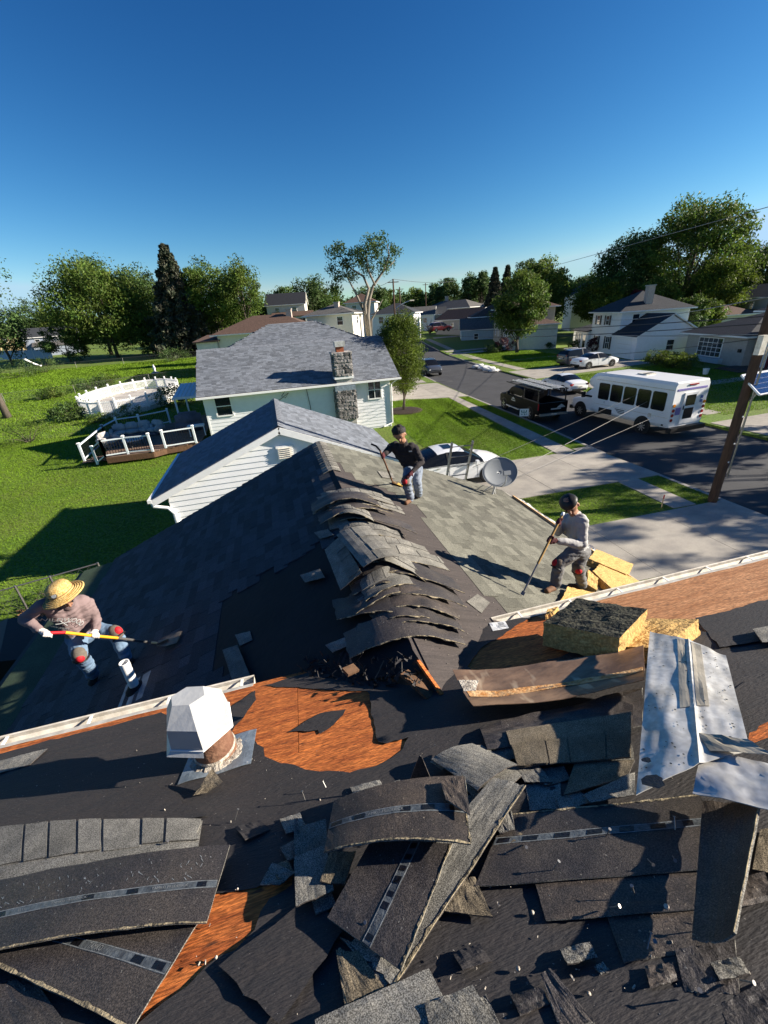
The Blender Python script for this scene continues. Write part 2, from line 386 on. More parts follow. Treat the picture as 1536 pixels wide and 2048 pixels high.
# ---- grass blades on the lawns in view (real blades, nobody could count them)
def blades(name, polys, n, hh, ww, stripes=None, yel=0.0, seed=1):
    g = np.random.default_rng(seed); P = []
    area = [abs(sum(p[i][0]*p[(i+1) % len(p)][1]-p[(i+1) % len(p)][0]*p[i][1] for i in range(len(p))))/2 for p in polys]
    for p, a in zip(polys, area):
        k = int(n*a/sum(area)); A = np.array(p); lo, hi = A.min(0), A.max(0); got = []
        while sum(map(len, got)) < k:
            q_ = lo+(hi-lo)*g.random((k*2, 2)); ins = np.zeros(len(q_), bool); j = len(A)-1
            for i in range(len(A)):
                c = ((A[i, 1] > q_[:, 1]) != (A[j, 1] > q_[:, 1])) & (q_[:, 0] < (A[j, 0]-A[i, 0])*(q_[:, 1]-A[i, 1])/(A[j, 1]-A[i, 1]+1e-9)+A[i, 0]); ins ^= c; j = i
            got.append(q_[ins])
        P.append(np.concatenate(got)[:k])
    P = np.concatenate(P); N = len(P)
    sc = 1+np.clip((P[:, 1]-14)/30, 0, 2.5)
    a = g.random(N)*2*np.pi; h = hh*(.6+.8*g.random(N))*np.sqrt(sc); w = ww*(.7+.6*g.random(N))*sc; ln = g.normal(0, .5, (N, 2))*h[:, None]
    z = np.array([tz(y) for y in P[:, 1]])
    V = np.zeros((N, 3, 3)); dx, dy = np.cos(a)*w/2, np.sin(a)*w/2
    V[:, 0] = np.stack([P[:, 0]-dx, P[:, 1]-dy, z-.005], 1); V[:, 1] = np.stack([P[:, 0]+dx, P[:, 1]+dy, z-.005], 1)
    V[:, 2] = np.stack([P[:, 0]+ln[:, 0], P[:, 1]+ln[:, 1], z+h], 1)
    t = .75+.5*g.random(N)
    t *= 1+.16*np.sin(P[:, 0]*.9+3*np.sin(P[:, 1]*.23))*np.sin(P[:, 1]*.6+P[:, 0]*.35)
    if stripes: t *= 1+.13*np.sign(np.sin((P[:, 0]*stripes[0]+P[:, 1]*stripes[1])))
    tag(npmesh(name, V.reshape(-1, 3), np.arange(N*3).reshape(-1, 3), MT['blade'], tint=np.repeat(t, 3)), kind='stuff')
blades('lawn_grass', [[(7.4, 17.3), (12.9, 17.1), (14.3, 33.2), (11.0, 35.2), (7.8, 34.6)], [(14.2, 17.2), (15.0, 17.4), (16.0, 33.0), (15.2, 33.2)], [(8.2, 12.85), (12.85, 12.8), (12.8, 10.2), (8.2, 10.25)], [(14.0, 12.7), (14.92, 12.7), (14.92, 10.1), (13.9, 10.1)], [(5.9, 4.2), (9.5, 4.2), (9.5, 7.0), (5.9, 7.1)]], 130000, .05, .016, (3.6, -.35), seed=3)
blades('yard_grass', [[(-4.2, 10.0), (-4.2, 26), (-12, 36), (-30, 36), (-8.2, 11.0)]], 110000, .05, .022, seed=4)
blades('far_yard_grass', [[(-4.5, 26), (-4.5, 34), (-12, 36), (-30, 36), (-48, 60), (-75, 98), (-10, 98), (-4, 60), (-4.5, 40), (-12, 36.1), (-14, 36)]], 110000, .07, .05, seed=6)
blades('far_lawn_grass', [[(26.2, 19), (41, 19), (42, 38), (28.2, 37.2)], [(24.2, 19), (25.0, 19), (26.7, 37), (25.8, 37.2)], [(29.5, 45), (41, 45.5), (41, 66), (31.5, 66)]], 80000, .06, .03, seed=5)
tag(MB().lathe([(1.45, -.02), (1.5, .03), (1.2, .075), (.5, .10), (0, .11)], (9.38, 30.74, 0), 24).build('mulch_bed', MT['mulch'], smooth=True), kind='structure')
# leaf litter / bare soil behind the worker
tag(MB().add([(-7.6, 8.2, .012), (-4.0, 8.2, .012), (-4.2, 11.3, .012), (-6.3, 11.9, .012), (-8.2, 11.0, .012)], [(0, 1, 2, 3, 4)]).build('soil_bed', MT['soil']), kind='structure')
# ================================================================== the house being re-roofed
MS, MZ, MYE = .42, 3.9, 2.91                   # main roof: slope, eave height, eave line
RX, RZ, WS = .77, 4.3, .427                    # wing: ridge x, ridge height, slope
WE_L, WE_R, WYF = -4.05, 5.5, 9.25
nM = Vector((0, MS, 1)).normalized(); kM = (MZ+MS*MYE)/math.sqrt(1+MS*MS)
nR = Vector((WS, 0, 1)).normalized(); kR = (RZ+WS*RX)/math.sqrt(1+WS*WS)
nL = Vector((-WS, 0, 1)).normalized(); kL = (RZ-WS*RX)/math.sqrt(1+WS*WS)
def mr(x, y, h=0): return Vector((x, y, MZ+MS*(MYE-y)))+nM*h
def wr(x, y, h=0): return Vector((x, y, RZ-WS*(x-RX)))+nR*h
def wl(x, y, h=0): return Vector((x, y, RZ+WS*(x-RX)))+nL*h
def pM(x, y, h=0): return onpl(x, y, nM, kM+h)
def pR(x, y, h=0): return onpl(x, y, nR, kR+h)
def pL(x, y, h=0): return onpl(x, y, nL, kL+h)
house = thing('house', 'house under the photographer, roof stripped to orange plywood and black felt, dark shingled wing', 'house')
def inpoly(p, poly):
    x, y = p; c = False; j = len(poly)-1
    for i in range(len(poly)):
        a, b = poly[i], poly[j]
        if (a[1] > y) != (b[1] > y) and x < (b[0]-a[0])*(y-a[1])/(b[1]-a[1])+a[0]: c = not c
        j = i
    return c
# ---- main deck: base slab with plywood sheets
mx0, mx1, my0 = -6.0, 9.0, -3.2
mb = MB(); mb.prism([mr(mx0, MYE-.02, -.20), mr(mx0, my0, -.20), mr(mx0, my0, -.022), mr(mx0, MYE-.02, -.022)], (mx1-mx0, 0, 0))
deck = mb.build('roof_deck', MT['wood_old'], house)
v = 0; row = 0
cs = math.sqrt(1+MS*MS)
while row < 4:
    y1 = MYE-row*1.22/cs; y0 = y1-1.215/cs; x = mx0-(.75 if row % 2 else 1.55)
    while x < mx1:
        a, b = max(x, mx0), min(x+2.436, mx1)
        if b-a > .1:
            h = rnd.uniform(-.001, .002); mb = MB(); mb.prism([mr(a, y1, -.018), mr(b, y1, -.018), mr(b, y0+.003, -.018), mr(a, y0+.003, -.018)], nM*(.018+h))
            org = (a, y1, 0); o = mb.build('plywood_sheet', MT['wood_deck2' if a > 1.4 else 'wood_deck'], None, org); o.parent = deck
        x += 2.44
    row += 1
tag(MB().b2((mx0+.3, my0, 0), (mx1-.3, MYE-.45, MZ-.1)).build('wall', MT['siding'], house))
# ---- torn felt over the main deck: outline with holes, clean cut by a constrained triangulation
def ragged(poly, step=.05, amp=.016, seed=0):
    out = []; n = len(poly)
    for i in range(n):
        a, b = Vector(poly[i]), Vector(poly[(i+1) % n]); L = (b-a).length; k = max(1, int(L/step)); d = (b-a); nn = Vector((-d.y, d.x)); nn = nn/(nn.length+1e-9)
        for j in range(k):
            p = a+d*(j/k); s_ = amp*(noise.noise(Vector((p.x*9, p.y*9, seed)))*1.4+noise.noise(Vector((p.x*31, p.y*31, seed)))*.7) if j else 0
            out.append(tuple(p+nn*s_))
    return out
def feltsheet(name, outer, holes, P, matl, hfun, step=.11, parent=None, seed=0):
    g = random.Random(seed); pts = []; edges = []
    for poly in [outer]+holes:
        o = len(pts); pts += [Vector(p) for p in poly]; edges += [(o+i, o+(i+1) % len(poly)) for i in range(len(poly))]
    xs = [p[0] for p in outer]; ys_ = [p[1] for p in outer]
    y = min(ys_)
    while y < max(ys_):
        x = min(xs)
        while x < max(xs):
            q_ = (x+g.uniform(-.3, .3)*step, y+g.uniform(-.3, .3)*step)
            if inpoly(q_, outer) and not any(inpoly(q_, h) for h in holes): pts.append(Vector(q_))
            x += step
        y += step
    vv, _, ff, *_r_ = delaunay_2d_cdt(pts, edges, [], 0, 1e-5)
    keep = []
    for f in ff:
        c = (sum(vv[i].x for i in f)/3, sum(vv[i].y for i in f)/3)
        if inpoly(c, outer) and not any(inpoly(c, h) for h in holes): keep.append(tuple(f) if (vv[f[1]]-vv[f[0]]).cross(vv[f[2]]-vv[f[0]]) > 0 else tuple(reversed(f)))
    mb = MB(); mb.add([P(p.x, p.y, hfun(p.x, p.y)) for p in vv], keep)
    return mb.build(name, matl, parent, smooth=True)
def px2(pts, f): return [(q_.x, q_.y) for q_ in (f(*p) for p in pts)]
hole_a = px2([(462, 1470), (512, 1402), (510, 1372), (735, 1385), (748, 1440), (757, 1487), (775, 1490), (818, 1478), (806, 1500), (770, 1525), (700, 1547), (640, 1545), (560, 1528), (530, 1515), (528, 1497), (515, 1490), (508, 1478)], pM)
isl = px2([(574, 1467), (640, 1428), (692, 1421), (668, 1452), (640, 1470), (636, 1462), (600, 1464)], pM)
hole_b = px2([(395, 1835), (430, 1790), (490, 1782), (586, 1750), (585, 1772), (540, 1800), (522, 1828), (510, 1862), (470, 1905), (415, 1935), (330, 2010), (270, 2060), (230, 2075), (300, 1960)], pM)
hole_c = px2([(960, 1300), (1080, 1225), (1200, 1170), (1560, 1095), (1640, 1180), (1536, 1200), (1450, 1225), (1478, 1255), (1430, 1268), (1290, 1262), (1180, 1290), (1090, 1325), (990, 1352), (950, 1350), (935, 1335)], pM)
hole_d = px2([(1490, 1415), (1560, 1395), (1640, 1420), (1570, 1470), (1500, 1492), (1496, 1450)], pM)
strip = [(mx0+.1, MYE+.0), (mx0+.1, MYE-.10), (-2.4, MYE-.13), (-1.35, MYE-.10), (-1.1, MYE-.36), (-.78, MYE-.42), (-.73, MYE-.25), (-.70, MYE+.0)]
def hm(x, y):
    return .006+.018*max(0, noise.noise(Vector((x*1.1+y*.6, y*5.5, 1))))+.006*noise.noise(Vector((x*3, y*9, 4)))**2+.020*max(0, noise.noise(Vector((x*.6+1.3*y, y*8+2*x, 11)))-.08)
outer = [(mx0+.1, MYE-.13), (-2.4, MYE-.15), (-1.35, MYE-.12), (-1.15, MYE-.33), (-.8, MYE-.38), (-.55, MYE-.10), (.2, MYE-.05), (1.5, MYE-.04), (1.9, MYE-.01), (mx1-.1, MYE-.02), (mx1-.1, my0+.1), (mx0+.1, my0+.1)]
rag = lambda p, s, a=.016: ragged(p, .045, a, s)
feltsheet('underlayment', ragged(outer, .06, .012, 2), [rag(hole_a, 3), rag(hole_b, 4), rag(hole_c, 5, .02), rag(hole_d, 6)], mr, MT['felt'], hm, .06, house, 1)
feltsheet('felt_scrap', rag(isl, 8), [], mr, MT['felt'], lambda x, y: .008+.006*noise.noise(Vector((x*12, y*12, 3))), .05, house, 2)
# overlapping felt laps on the main roof (course edges lifted a little)
for a, b, c, d, s in [((560, 2060), (690, 1870), (625, 1800), (440, 1945), 1), ((950, 2048), (1390, 1975), (1640, 2060), (1300, 2300), 2), ((1330, 1450), (1640, 1300), (1640, 1385), (1500, 1475), 3), ((0, 1640), (300, 1570), (420, 1640), (0, 1700), 4), ((1390, 1240), (1640, 1190), (1640, 1270), (1440, 1300), 5)]:
    feltsheet('felt_lap', rag(px2([a, b, c, d], pM), 20+s, .012), [], mr, MT['felt'], lambda x, y: .021+.012*max(0, noise.noise(Vector((x*1.5+2, y*6, s)))), .08, house, s)
# ---- wing
mb = MB(); yb = 1.0
mb.prism([(WE_L, yb, RZ+WS*(WE_L-RX)-.03), (RX, yb, RZ-.03), (WE_R, yb, RZ-WS*(WE_R-RX)-.03), (WE_R, yb, RZ-WS*(WE_R-RX)-.19), (RX, yb, RZ-.22), (WE_L, yb, RZ+WS*(WE_L-RX)-.19)], (0, WYF-yb, 0))
mb.build('wing_deck', MT['wood_old'], house)
mb = MB(); mb.prism([(WE_L+.35, yb, 0), (WE_R-.35, yb, 0), (WE_R-.35, yb, RZ-WS*(WE_R-.35-RX)-.2), (RX, yb, RZ-.2), (WE_L+.35, yb, RZ+WS*(WE_L+.35-RX)-.2)], (0, WYF-.35-yb, 0))
mb.build('wing_wall', MT['siding'], house)
def hr(x, y): return .004+.006*max(0, noise.noise(Vector((x*4, y*2, 7))))+.004*noise.noise(Vector((x*1.5, y*14, 2)))**2
ro = [(RX+.02, WYF-.02), (WE_R-.02, WYF-.02), (WE_R-.02, 2.93), (1.75, 2.93)]+px2([(1000, 1275), (930, 1360), (893, 1390), (868, 1382), (850, 1340), (825, 1300), (812, 1262), (800, 1235)], pR)+[(RX+.02, 3.4)]
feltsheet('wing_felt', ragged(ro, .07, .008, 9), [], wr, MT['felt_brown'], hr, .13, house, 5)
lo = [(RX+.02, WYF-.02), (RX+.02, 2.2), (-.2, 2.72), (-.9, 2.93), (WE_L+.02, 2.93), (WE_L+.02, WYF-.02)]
feltsheet('wing_felt', lo, [], wl, MT['felt_shaded'], lambda x, y: .004, .3, house, 6)
# torn wood edges by the valley
for a, b, w, z, m_ in [((836, 1322), (884, 1390), .03, .012, 'wood_deck'), ((808, 1345), (862, 1394), .10, -.03, 'wood_old'), ((690, 1345), (712, 1335), .07, -.01, 'wood_old')]:
    mb = MB(); mb.beam(pR(*a, z), pR(*b, z), w, .02, up=nR); mb.build('torn_board', MT[m_], house)
# ---- shingle tabs: laminated pieces laid in courses
def tabfield(parent, P, uax, vax, nn, u0, u1, v0, v1, mask, matl, nparts, expo=.143, wmin=.16, wmax=.34, seed=0, th=.016, name='shingle', key=None, tlo=.62, thi=1.25):
    """u along the course, v up the slope (metres on the slope); P(u,v)->point on plane"""
    g = random.Random(seed); items = []
    nv = int((v1-v0)/expo)
    for j in range(nv):
        v = v0+j*expo; u = u0-g.uniform(0, wmax); cur = g.uniform(tlo, thi)
        while u < u1:
            w = g.uniform(wmin, wmax); a, b = max(u, u0), min(u+w, u1)
            if b-a > .04:
                p = P((a+b)/2, v+expo/2)
                if mask is None or mask(p, (a+b)/2, v+expo/2): items.append((a, b, v, g.uniform(tlo, thi), g.uniform(0, .006) if g.random() < .5 else 0))
            u += w
    cam_d = lambda it: (P((it[0]+it[1])/2, it[2])-CP).length
    items.sort(key=key or cam_d)
    def verts(it, org=None):
        a, b, v, t, h = it; up = expo*1.35
        f = lambda u, vv, hh: P(u, vv)+nn*hh
        return [f(a, v, .0), f(b, v, .0), f(b, v+up, -.002), f(a, v+up, -.002), f(a+.003, v, th+h), f(b-.003, v, th+h), f(b-.003, v+up, .003), f(a+.003, v+up, .003)]
    FC = [(0, 3, 2, 1), (4, 5, 6, 7), (0, 1, 5, 4), (1, 2, 6, 5), (2, 3, 7, 6), (3, 0, 4, 7)]
    for it in items[:nparts]:
        vs_ = verts(it); org = vs_[0]; me = bpy.data.meshes.new(name); me.from_pydata([p-org for p in vs_], [], FC); me.materials.append(matl)
        at = me.attributes.new('tint', 'FLOAT', 'POINT'); at.data.foreach_set('value', [it[3]]*8); inst(me, name, parent, org)
    rest = items[nparts:]
    if rest:
        V = np.array([[tuple(p) for p in verts(it)] for it in rest]).reshape(-1, 3)
        Fq = (np.arange(len(rest))[:, None, None]*8+np.array(FC)[None]).reshape(-1, 4)
        tag(npmesh(name+'_courses', V, Fq, matl, parent, tint=np.repeat([it[3] for it in rest], 8)), kind='stuff')
cw = math.sqrt(1+WS*WS)
PR_ = lambda u, v: wr(WE_R+.03-v/cw, u, .006)
mask_r = [(q_.x, q_.y) for q_ in (pR(*p) for p in [(600, 850), (700, 948), (735, 966), (790, 985), (815, 1003), (838, 1010), (850, 1032), (872, 1070), (905, 1108), (960, 1170), (1035, 1248), (1030, 1262), (1330, 1300), (1700, 1400), (1250, 1000), (1000, 960)])]
tabfield(house, PR_, 0, 0, nR, 2.98, WYF+.03, 0, (WE_R-RX)*cw, lambda p, u, v: inpoly((p.x, p.y), mask_r), MT['shingle'], 300, seed=3)
PL_ = lambda u, v: wl(WE_L-.03+v/cw, u, .006)
mask_l = [(q_.x, q_.y) for q_ in (pL(*p) for p in [(640, 870), (680, 1000), (668, 1085), (640, 1092), (600, 1112), (560, 1140), (520, 1160), (450, 1195), (432, 1225), (425, 1260), (418, 1320), (470, 1400), (420, 1500), (-700, 2600), (-900, 1800), (150, 1000)])]
wing_left = MB().add([wl(WE_L+.1, 3.2, -.01), wl(WE_L+.1, 3.3, -.01), wl(WE_L+.2, 3.3, -.01)], [(0, 1, 2)]).build('wing_roof', MT['felt_shaded'], house)
tabfield(wing_left, PL_, 0, 0, nL, 2.98, WYF+.03, 0, (RX-WE_L)*cw, lambda p, u, v: inpoly((p.x, p.y), mask_l), MT['shingle_shaded'], 300, seed=5)
# ridge caps on the intact far end
for i in range(14):
    y = WYF-.02-i*.145
    if y < 7.3: break
    mb = MB(); vs_ = []
    for yy_, h in ((y+.05, .016), (y-.19, .026+.004*(i % 2))):
        for dx in (-.155, -.06, 0, .06, .155):
            b = wl(RX+dx, yy_, h) if dx < 0 else wr(RX+dx, yy_, h)
            vs_.append(b+Vector((0, 0, -.012 if dx == 0 else 0)))
    mb.add(vs_+[p-Vector((0, 0, .012)) for p in vs_], [(k, k+1, k+6, k+5) for k in range(4)]+[(10+k, 15+k, 16+k, 11+k) for k in range(4)]+[(5+k, 6+k, 16+k, 15+k) for k in range(4)]+[(k+1, k, 10+k, 11+k) for k in range(4)]+[(0, 5, 15, 10), (9, 4, 14, 19)])
    mb.build('ridge_cap', MT['granule'], house)
# rake and eave trims of the wing
mb = MB(); mb.beam(wr(RX, WYF+.03, -.10), wr(WE_R, WYF+.03, -.10), .025, .18, up=nR); mb.beam(wl(RX, WYF+.03, -.10), wl(WE_L, WYF+.03, -.10), .025, .18, up=nL); mb.build('rake_board', MT['white'], house)
mb = MB(); mb.beam(wr(WE_R+.045, 3.1, .03), wr(WE_R+.045, 8.75, .03), .05, .09, up=nR); mb.build('eave_board', MT['wood_new'], house)
# left eave: gutter guard roll strip, flatter and greenish
mb = MB(); mb.sheet(lambda u, v: (Vector((WE_L-.02-.62*v, 2.6+(9.1-2.6)*u, RZ+WS*(WE_L-RX)+.0-.10*v)), Vector((-.15, 0, 1)).normalized()), 12, 3, .03); mb.build('lower_eave_strip', MT['green_roll'], house)
# ---- gutters
def gutter(x0, x1):
    g_ = MB(); o = .002
    pr_ = [(0, .0), (0, -.085), (.055, -.085), (.10, -.035), (.10, .0), (.112, .004), (.112, -.008), (.106, -.01), (.106, -.04), (.06, -.092), (-.006, -.092), (-.006, .0)]
    n = len(pr_); P = [Vector((x, MYE+.006+a, MZ-.012+b)) for x in (x0, x1) for a, b in pr_]
    g_.add(P, [(i, (i+1) % n, n+(i+1) % n, n+i) for i in range(n)]+[(0, 1, 2, 3, 4), (n+4, n+3, n+2, n+1, n)])
    go = g_.build('gutter', MT['white_dirty'], house)
    x = x0+.3
    while x < x1-.1:
        MB().b2((x, MYE+.01, MZ-.024), (x+.022, MYE+.112, MZ-.016)).build('hanger', MT['white'], go); x += .62
    MB().b2((x0, MYE-.035, MZ-.16), (x1, MYE-.001, MZ-.024)).build('fascia', MT['white'], house)
    # drip edge flashing lapping the deck
    d_ = MB(); d_.sheet(lambda u, v: (mr(x0+(x1-x0)*u, MYE+.006-.055*v, .004+.004*math.sin(u*40)*v), nM), 40, 1, .003); d_.build('drip_edge', MT['white_dirty'], house)
gutter(-6.0, -.62); gutter(1.78, 9.0)
mb = MB(); mb.b2((WE_L-.75, 2.3, RZ+WS*(WE_L-RX)-.24), (WE_L-.64, 9.1, RZ+WS*(WE_L-RX)-.13)); mb.build('wing_gutter', MT['black'], house)
# ================================================================== things lying on the roofs
def patch(A, B, C, D, bul=0., tw=0., curl=(0, 0), nrm=nM, ruf=.004, seed=0, jag=0.0, sag=0.0):
    """bilinear sheet A(top-left) B C D with a bulge, curl at the u ends and crumple"""
    A, B, C, D = map(Vector, (A, B, C, D))
    def fn(u, v):
        uu, vv = u, v
        if jag:
            if v > .99: vv = v+jag*noise.noise(Vector((u*9, seed, 1)))
            if v < .01: vv = v+jag*noise.noise(Vector((u*9, seed, 5)))
            if u > .99: uu = u+jag*noise.noise(Vector((v*7, seed, 9)))
            if u < .01: uu = u+jag*noise.noise(Vector((v*7, seed, 13)))
        p = (A*(1-uu)+B*uu)*(1-vv)+(D*(1-uu)+C*uu)*vv
        h = bul*4*u*(1-u)+curl[0]*(1-u)**3+curl[1]*u**3+sag*4*v*(1-v)+tw*(u-.5)*(v-.5)*4
        h += ruf*(noise.noise(Vector((u*3, v*3, seed*3.1)))+.5*noise.noise(Vector((u*9, v*9, seed*1.7))))
        return p+nrm*h
    def f2(u, v):
        e = .02; p = fn(u, v); a = fn(min(u+e, .985), v)-fn(max(u-e, .015), v); b = fn(u, min(v+e, .985))-fn(u, max(v-e, .015))
        n = b.cross(a)
        n = n.normalized() if n.length > 1e-9 else nrm
        return p, (n if n.dot(nrm) > 0 else -n)
    return f2
def text_mesh(txt, size):
    cu = bpy.data.curves.new('t', 'FONT'); cu.body = txt; cu.size = size; cu.align_x = 'CENTER'; cu.align_y = 'CENTER'; cu.resolution_u = 2
    ob = bpy.data.objects.new('t', cu); COL.objects.link(ob); dg = bpy.context.evaluated_depsgraph_get()
    me = ob.evaluated_get(dg).to_mesh(); V = [v.co.copy() for v in me.vertices]; Fc = [tuple(p.vertices) for p in me.polygons]
    ob.evaluated_get(dg).to_mesh_clear(); bpy.data.objects.remove(ob); bpy.data.curves.remove(cu); return V, Fc
def tape_on(parent, fn, org, v0, v1, dash=.055, seed=0, L=1., text=None, Wd=.3):
    """sealant release tape with dark gaps and edge lines along u"""
    nu = 40; g = random.Random(seed)
    f = lambda a, b, lift: (lambda u, v: (lambda r_: (r_[0]+r_[1]*lift, r_[1]))(fn(a[0]+(a[1]-a[0])*u, b[0]+(b[1]-b[0])*v)))
    mb = MB(); mb.sheet(f((.005, .995), (v0, v1), .0034), nu, 1, .0008); t = mb.build('release_tape', MT['tape'], parent, org)
    for e_ in (v0+(v1-v0)*.06, v1-(v1-v0)*.10): mb = MB(); mb.sheet(f((.005, .995), (e_, e_+(v1-v0)*.05), .0042), nu, 1, .0005); mb.build('tape_edge', MT['tape_edge'], parent, org)
    u = .02; dv = (v1-v0)
    while u < .95:
        w = dash*g.uniform(.7, 1.1)/L
        if not (text and any(abs(u+w/2-tu) < .085/L for tu, _ in text)):
            mb = MB(); mb.sheet(f((u, min(.985, u+w)), (v0+dv*.18, v1-dv*.18), .0046), 3, 1, .0006); mb.build('tape_gap', MT['tar'], parent, org)
        u += w*2.1
    if text:
        for tu, s_ in text:
            V, Fc = text_mesh(s_, .019); mb = MB()
            P = []
            for p in V:
                uu = tu+p.x/L; vv = (v0+v1)/2-p.y/Wd
                q, n = fn(min(max(uu, 0), 1), min(max(vv, 0), 1)); P.append(q+n*.0054)
            mb.add(P, Fc); mb.build('lettering', MT['print_dim'], parent, org)
def shingle_sheet(label, A, B, C, D, face='under', name='torn_shingle', bul=0., tw=0., curl=(0, 0), seed=0, jag=.012, nrm=nM, th=.005, tape=None, text=None, tabs=0, fray=None, matn=None, ruf=.005, nu=16, nv=7, sag=0., group='torn shingles lying on the roof'):
    fn = patch(A, B, C, D, bul, tw, curl, nrm, ruf, seed, jag, sag)
    c = (Vector(A)+Vector(B)+Vector(C)+Vector(D))/4
    L = (Vector(B)-Vector(A)).length; Wd = (Vector(D)-Vector(A)).length
    top = matn or {'under': 'underside', 'top': 'granule', 'brown': 'underside_brown'}[face]
    other = 'granule' if face != 'top' else 'underside'
    o = thing(name, label, 'shingle', c, 0, group)
    mb = MB(); mb.sheet(fn, nu, nv, th, 0, 1); mb.build('sheet', [MT[top], MT[other]], o, c)
    if tape: tape_on(o, fn, c, tape[0], tape[1], seed=seed, L=L, text=text, Wd=Wd)
    if fray:           # worn pale edge along the bottom or right border
        g = random.Random(seed)
        for e in fray:
            mb = MB()
            def ff(u, v, e=e):
                w = .008/(Wd if e in 'tb' else L)*(.5+1.6*abs(noise.noise(Vector((u*22, seed, 2)))))
                if e == 'b': q, n = fn(u, 1-w+w*1.2*v)
                elif e == 't': q, n = fn(u, w-w*1.03*v)
                elif e == 'r': q, n = fn(1-w+w*1.03*v, u)
                else: q, n = fn(w-w*1.03*v, u)
                return q+n*(.0028+.001*v), n
            mb.sheet(ff, 40, 1, .003); mb.build('frayed_edge', MT['fray'], o, c)
    if tabs:           # laminated tabs on the exposed half
        g = random.Random(seed+50); u = 0.0
        while u < .97:
            w = g.uniform(.6, 1.3)/tabs; b = min(u+w, 1.0)
            lift = .0045+g.choice([0, .004])
            mb = MB(); v0 = .46+g.uniform(-.03, .03)
            mb.sheet(lambda s_, t, a=u, b=b, v0=v0, lift=lift: (lambda r_: (r_[0]+r_[1]*lift, r_[1]))(fn(a+.006+(b-a-.012)*s_, v0+(1.004-v0)*t)), 4, 3, .004)
            mb.build('tab', MT['granule' if matn is None or 'gran' not in matn else matn], o, c); u = b
    return o
def P4(pts, lift=.01): return [pM(x, y, l) for (x, y), l in zip(pts, lift if hasattr(lift, '__len__') else [lift]*4)]
# ---- big upturned shingles, lower left
shingle_sheet('granule-side-up shingle with a row of pale tabs above the long upturned shingle at left', *P4([(-90, 1860), (392, 1722), (405, 1642), (-60, 1665)], [.02, .04, .03, .02]), face='top', tabs=8, seed=1, bul=.03)
shingle_sheet('long upturned black shingle with lettered release tape at the left edge', *P4([(-110, 1790), (460, 1690), (413, 1846), (-130, 1935)], [.05, .07, .05, .05]), tape=(.50, .60), text=[(.62, '2111'), (.83, 'TAMKO FREDERICK'), (.47, 'TAMKO FREDERICK'), (.30, '2111')], fray='b', seed=2, bul=.035, nu=26)
shingle_sheet('upturned black shingle slanting down below the lettered one at lower left', *P4([(20, 1800), (400, 1838), (262, 2062), (-110, 1890)], [.025, .035, .025, .03]), tape=(.44, .56), fray='b', seed=3, text=[(.66, 'TAMKO')], bul=.012, nu=22)
shingle_sheet('ragged black shingle scrap in the bottom left corner', *P4([(-60, 2000), (60, 1945), (150, 2075), (-60, 2120)], .02), seed=4, jag=.06)
shingle_sheet('small pale shingle corner at the far left edge', *P4([(-30, 1695), (95, 1645), (85, 1675), (-30, 1740)], .035), face='top', seed=5)
mb = MB(); g = random.Random(21)
_f = patch(*P4([(-110, 1790), (460, 1690), (413, 1846), (-130, 1935)], [.05, .07, .05, .05]), .035, seed=2, jag=.012, ruf=.005)
for i in range(70):
    u, v = g.uniform(.15, .97), g.choice([g.uniform(.10, .32), g.uniform(.36, .44)]); L = g.uniform(.01, .035); q0, n0 = _f(u, v); q1, n1 = _f(min(1, u+L*g.uniform(-.3, .6)), v+L*1.5); s_ = (q1-q0).cross(n0).normalized()*.0012
    mb.add([q0+n0*.0034-s_, q0+n0*.0034+s_, q1+n1*.0034+s_, q1+n1*.0034-s_], [(0, 1, 2, 3)])
_o = [o for o in bpy.data.objects if o.get('label', '').startswith('long upturned black')][0]
tag(mb.build('glue_flecks', MT['tape_edge'], _o, _o.location), kind='stuff')
# ---- centre pile
shingle_sheet('grey granule shingle fanned under the centre pile, upper right', *P4([(885, 1525), (962, 1490), (1052, 1545), (985, 1640)], .03), face='top', seed=6, bul=.03)
shingle_sheet('pale rounded granule shingle on top right of the centre pile', *P4([(862, 1518), (945, 1488), (1035, 1530), (955, 1582)], .075), face='top', seed=7, bul=.02)
shingle_sheet('long granule shingle running under the diagonal strip of the centre pile', *P4([(985, 1555), (1052, 1572), (788, 1975), (700, 1890)], [.085, .085, .03, .03]), face='top', seed=8, fray='r', nu=12, nv=16)
shingle_sheet('diagonal upturned strip with release tape in the centre pile', *P4([(742, 1680), (905, 1688), (803, 1942), (655, 1836)], [.12, .12, .06, .06]), seed=9, nu=10, nv=14, ruf=.004, fray='r')
fn = patch(*P4([(742, 1680), (905, 1688), (803, 1942), (655, 1836)], [.12, .12, .06, .06]), ruf=.004, seed=9, jag=.012)
o_ = [o for o in bpy.data.objects if o.get('label', '').startswith('diagonal upturned')][0]
tape_on(o_, lambda u, v: fn(v, u), o_.location, .50, .62, L=.8, seed=9, text=[(.80, 'TAMKO')], Wd=.34)
shingle_sheet('brown upturned shingle lying across the top of the centre pile', *P4([(668, 1602), (925, 1553), (942, 1690), (648, 1706)], [.15, .16, .17, .15]), face='brown', tape=(.48, .60), text=[(.42, 'TAMKO FREDERICK')], fray='br', seed=10, bul=.035, nu=20)
shingle_sheet('folded brown corner at the right of the top centre shingle', *P4([(880, 1560), (930, 1553), (940, 1630), (892, 1600)], [.205, .20, .20, .215]), face='brown', seed=11)
shingle_sheet('upright broken shingle point behind the centre pile', *P4([(820, 1560), (862, 1558), (843, 1512), (838, 1512)], [.06, .06, .22, .22]), face='top', seed=12, matn='granule_tan')
shingle_sheet('square granule scrap left of the centre pile', *P4([(588, 1655), (652, 1640), (655, 1690), (590, 1720)], .05), face='top', seed=13)
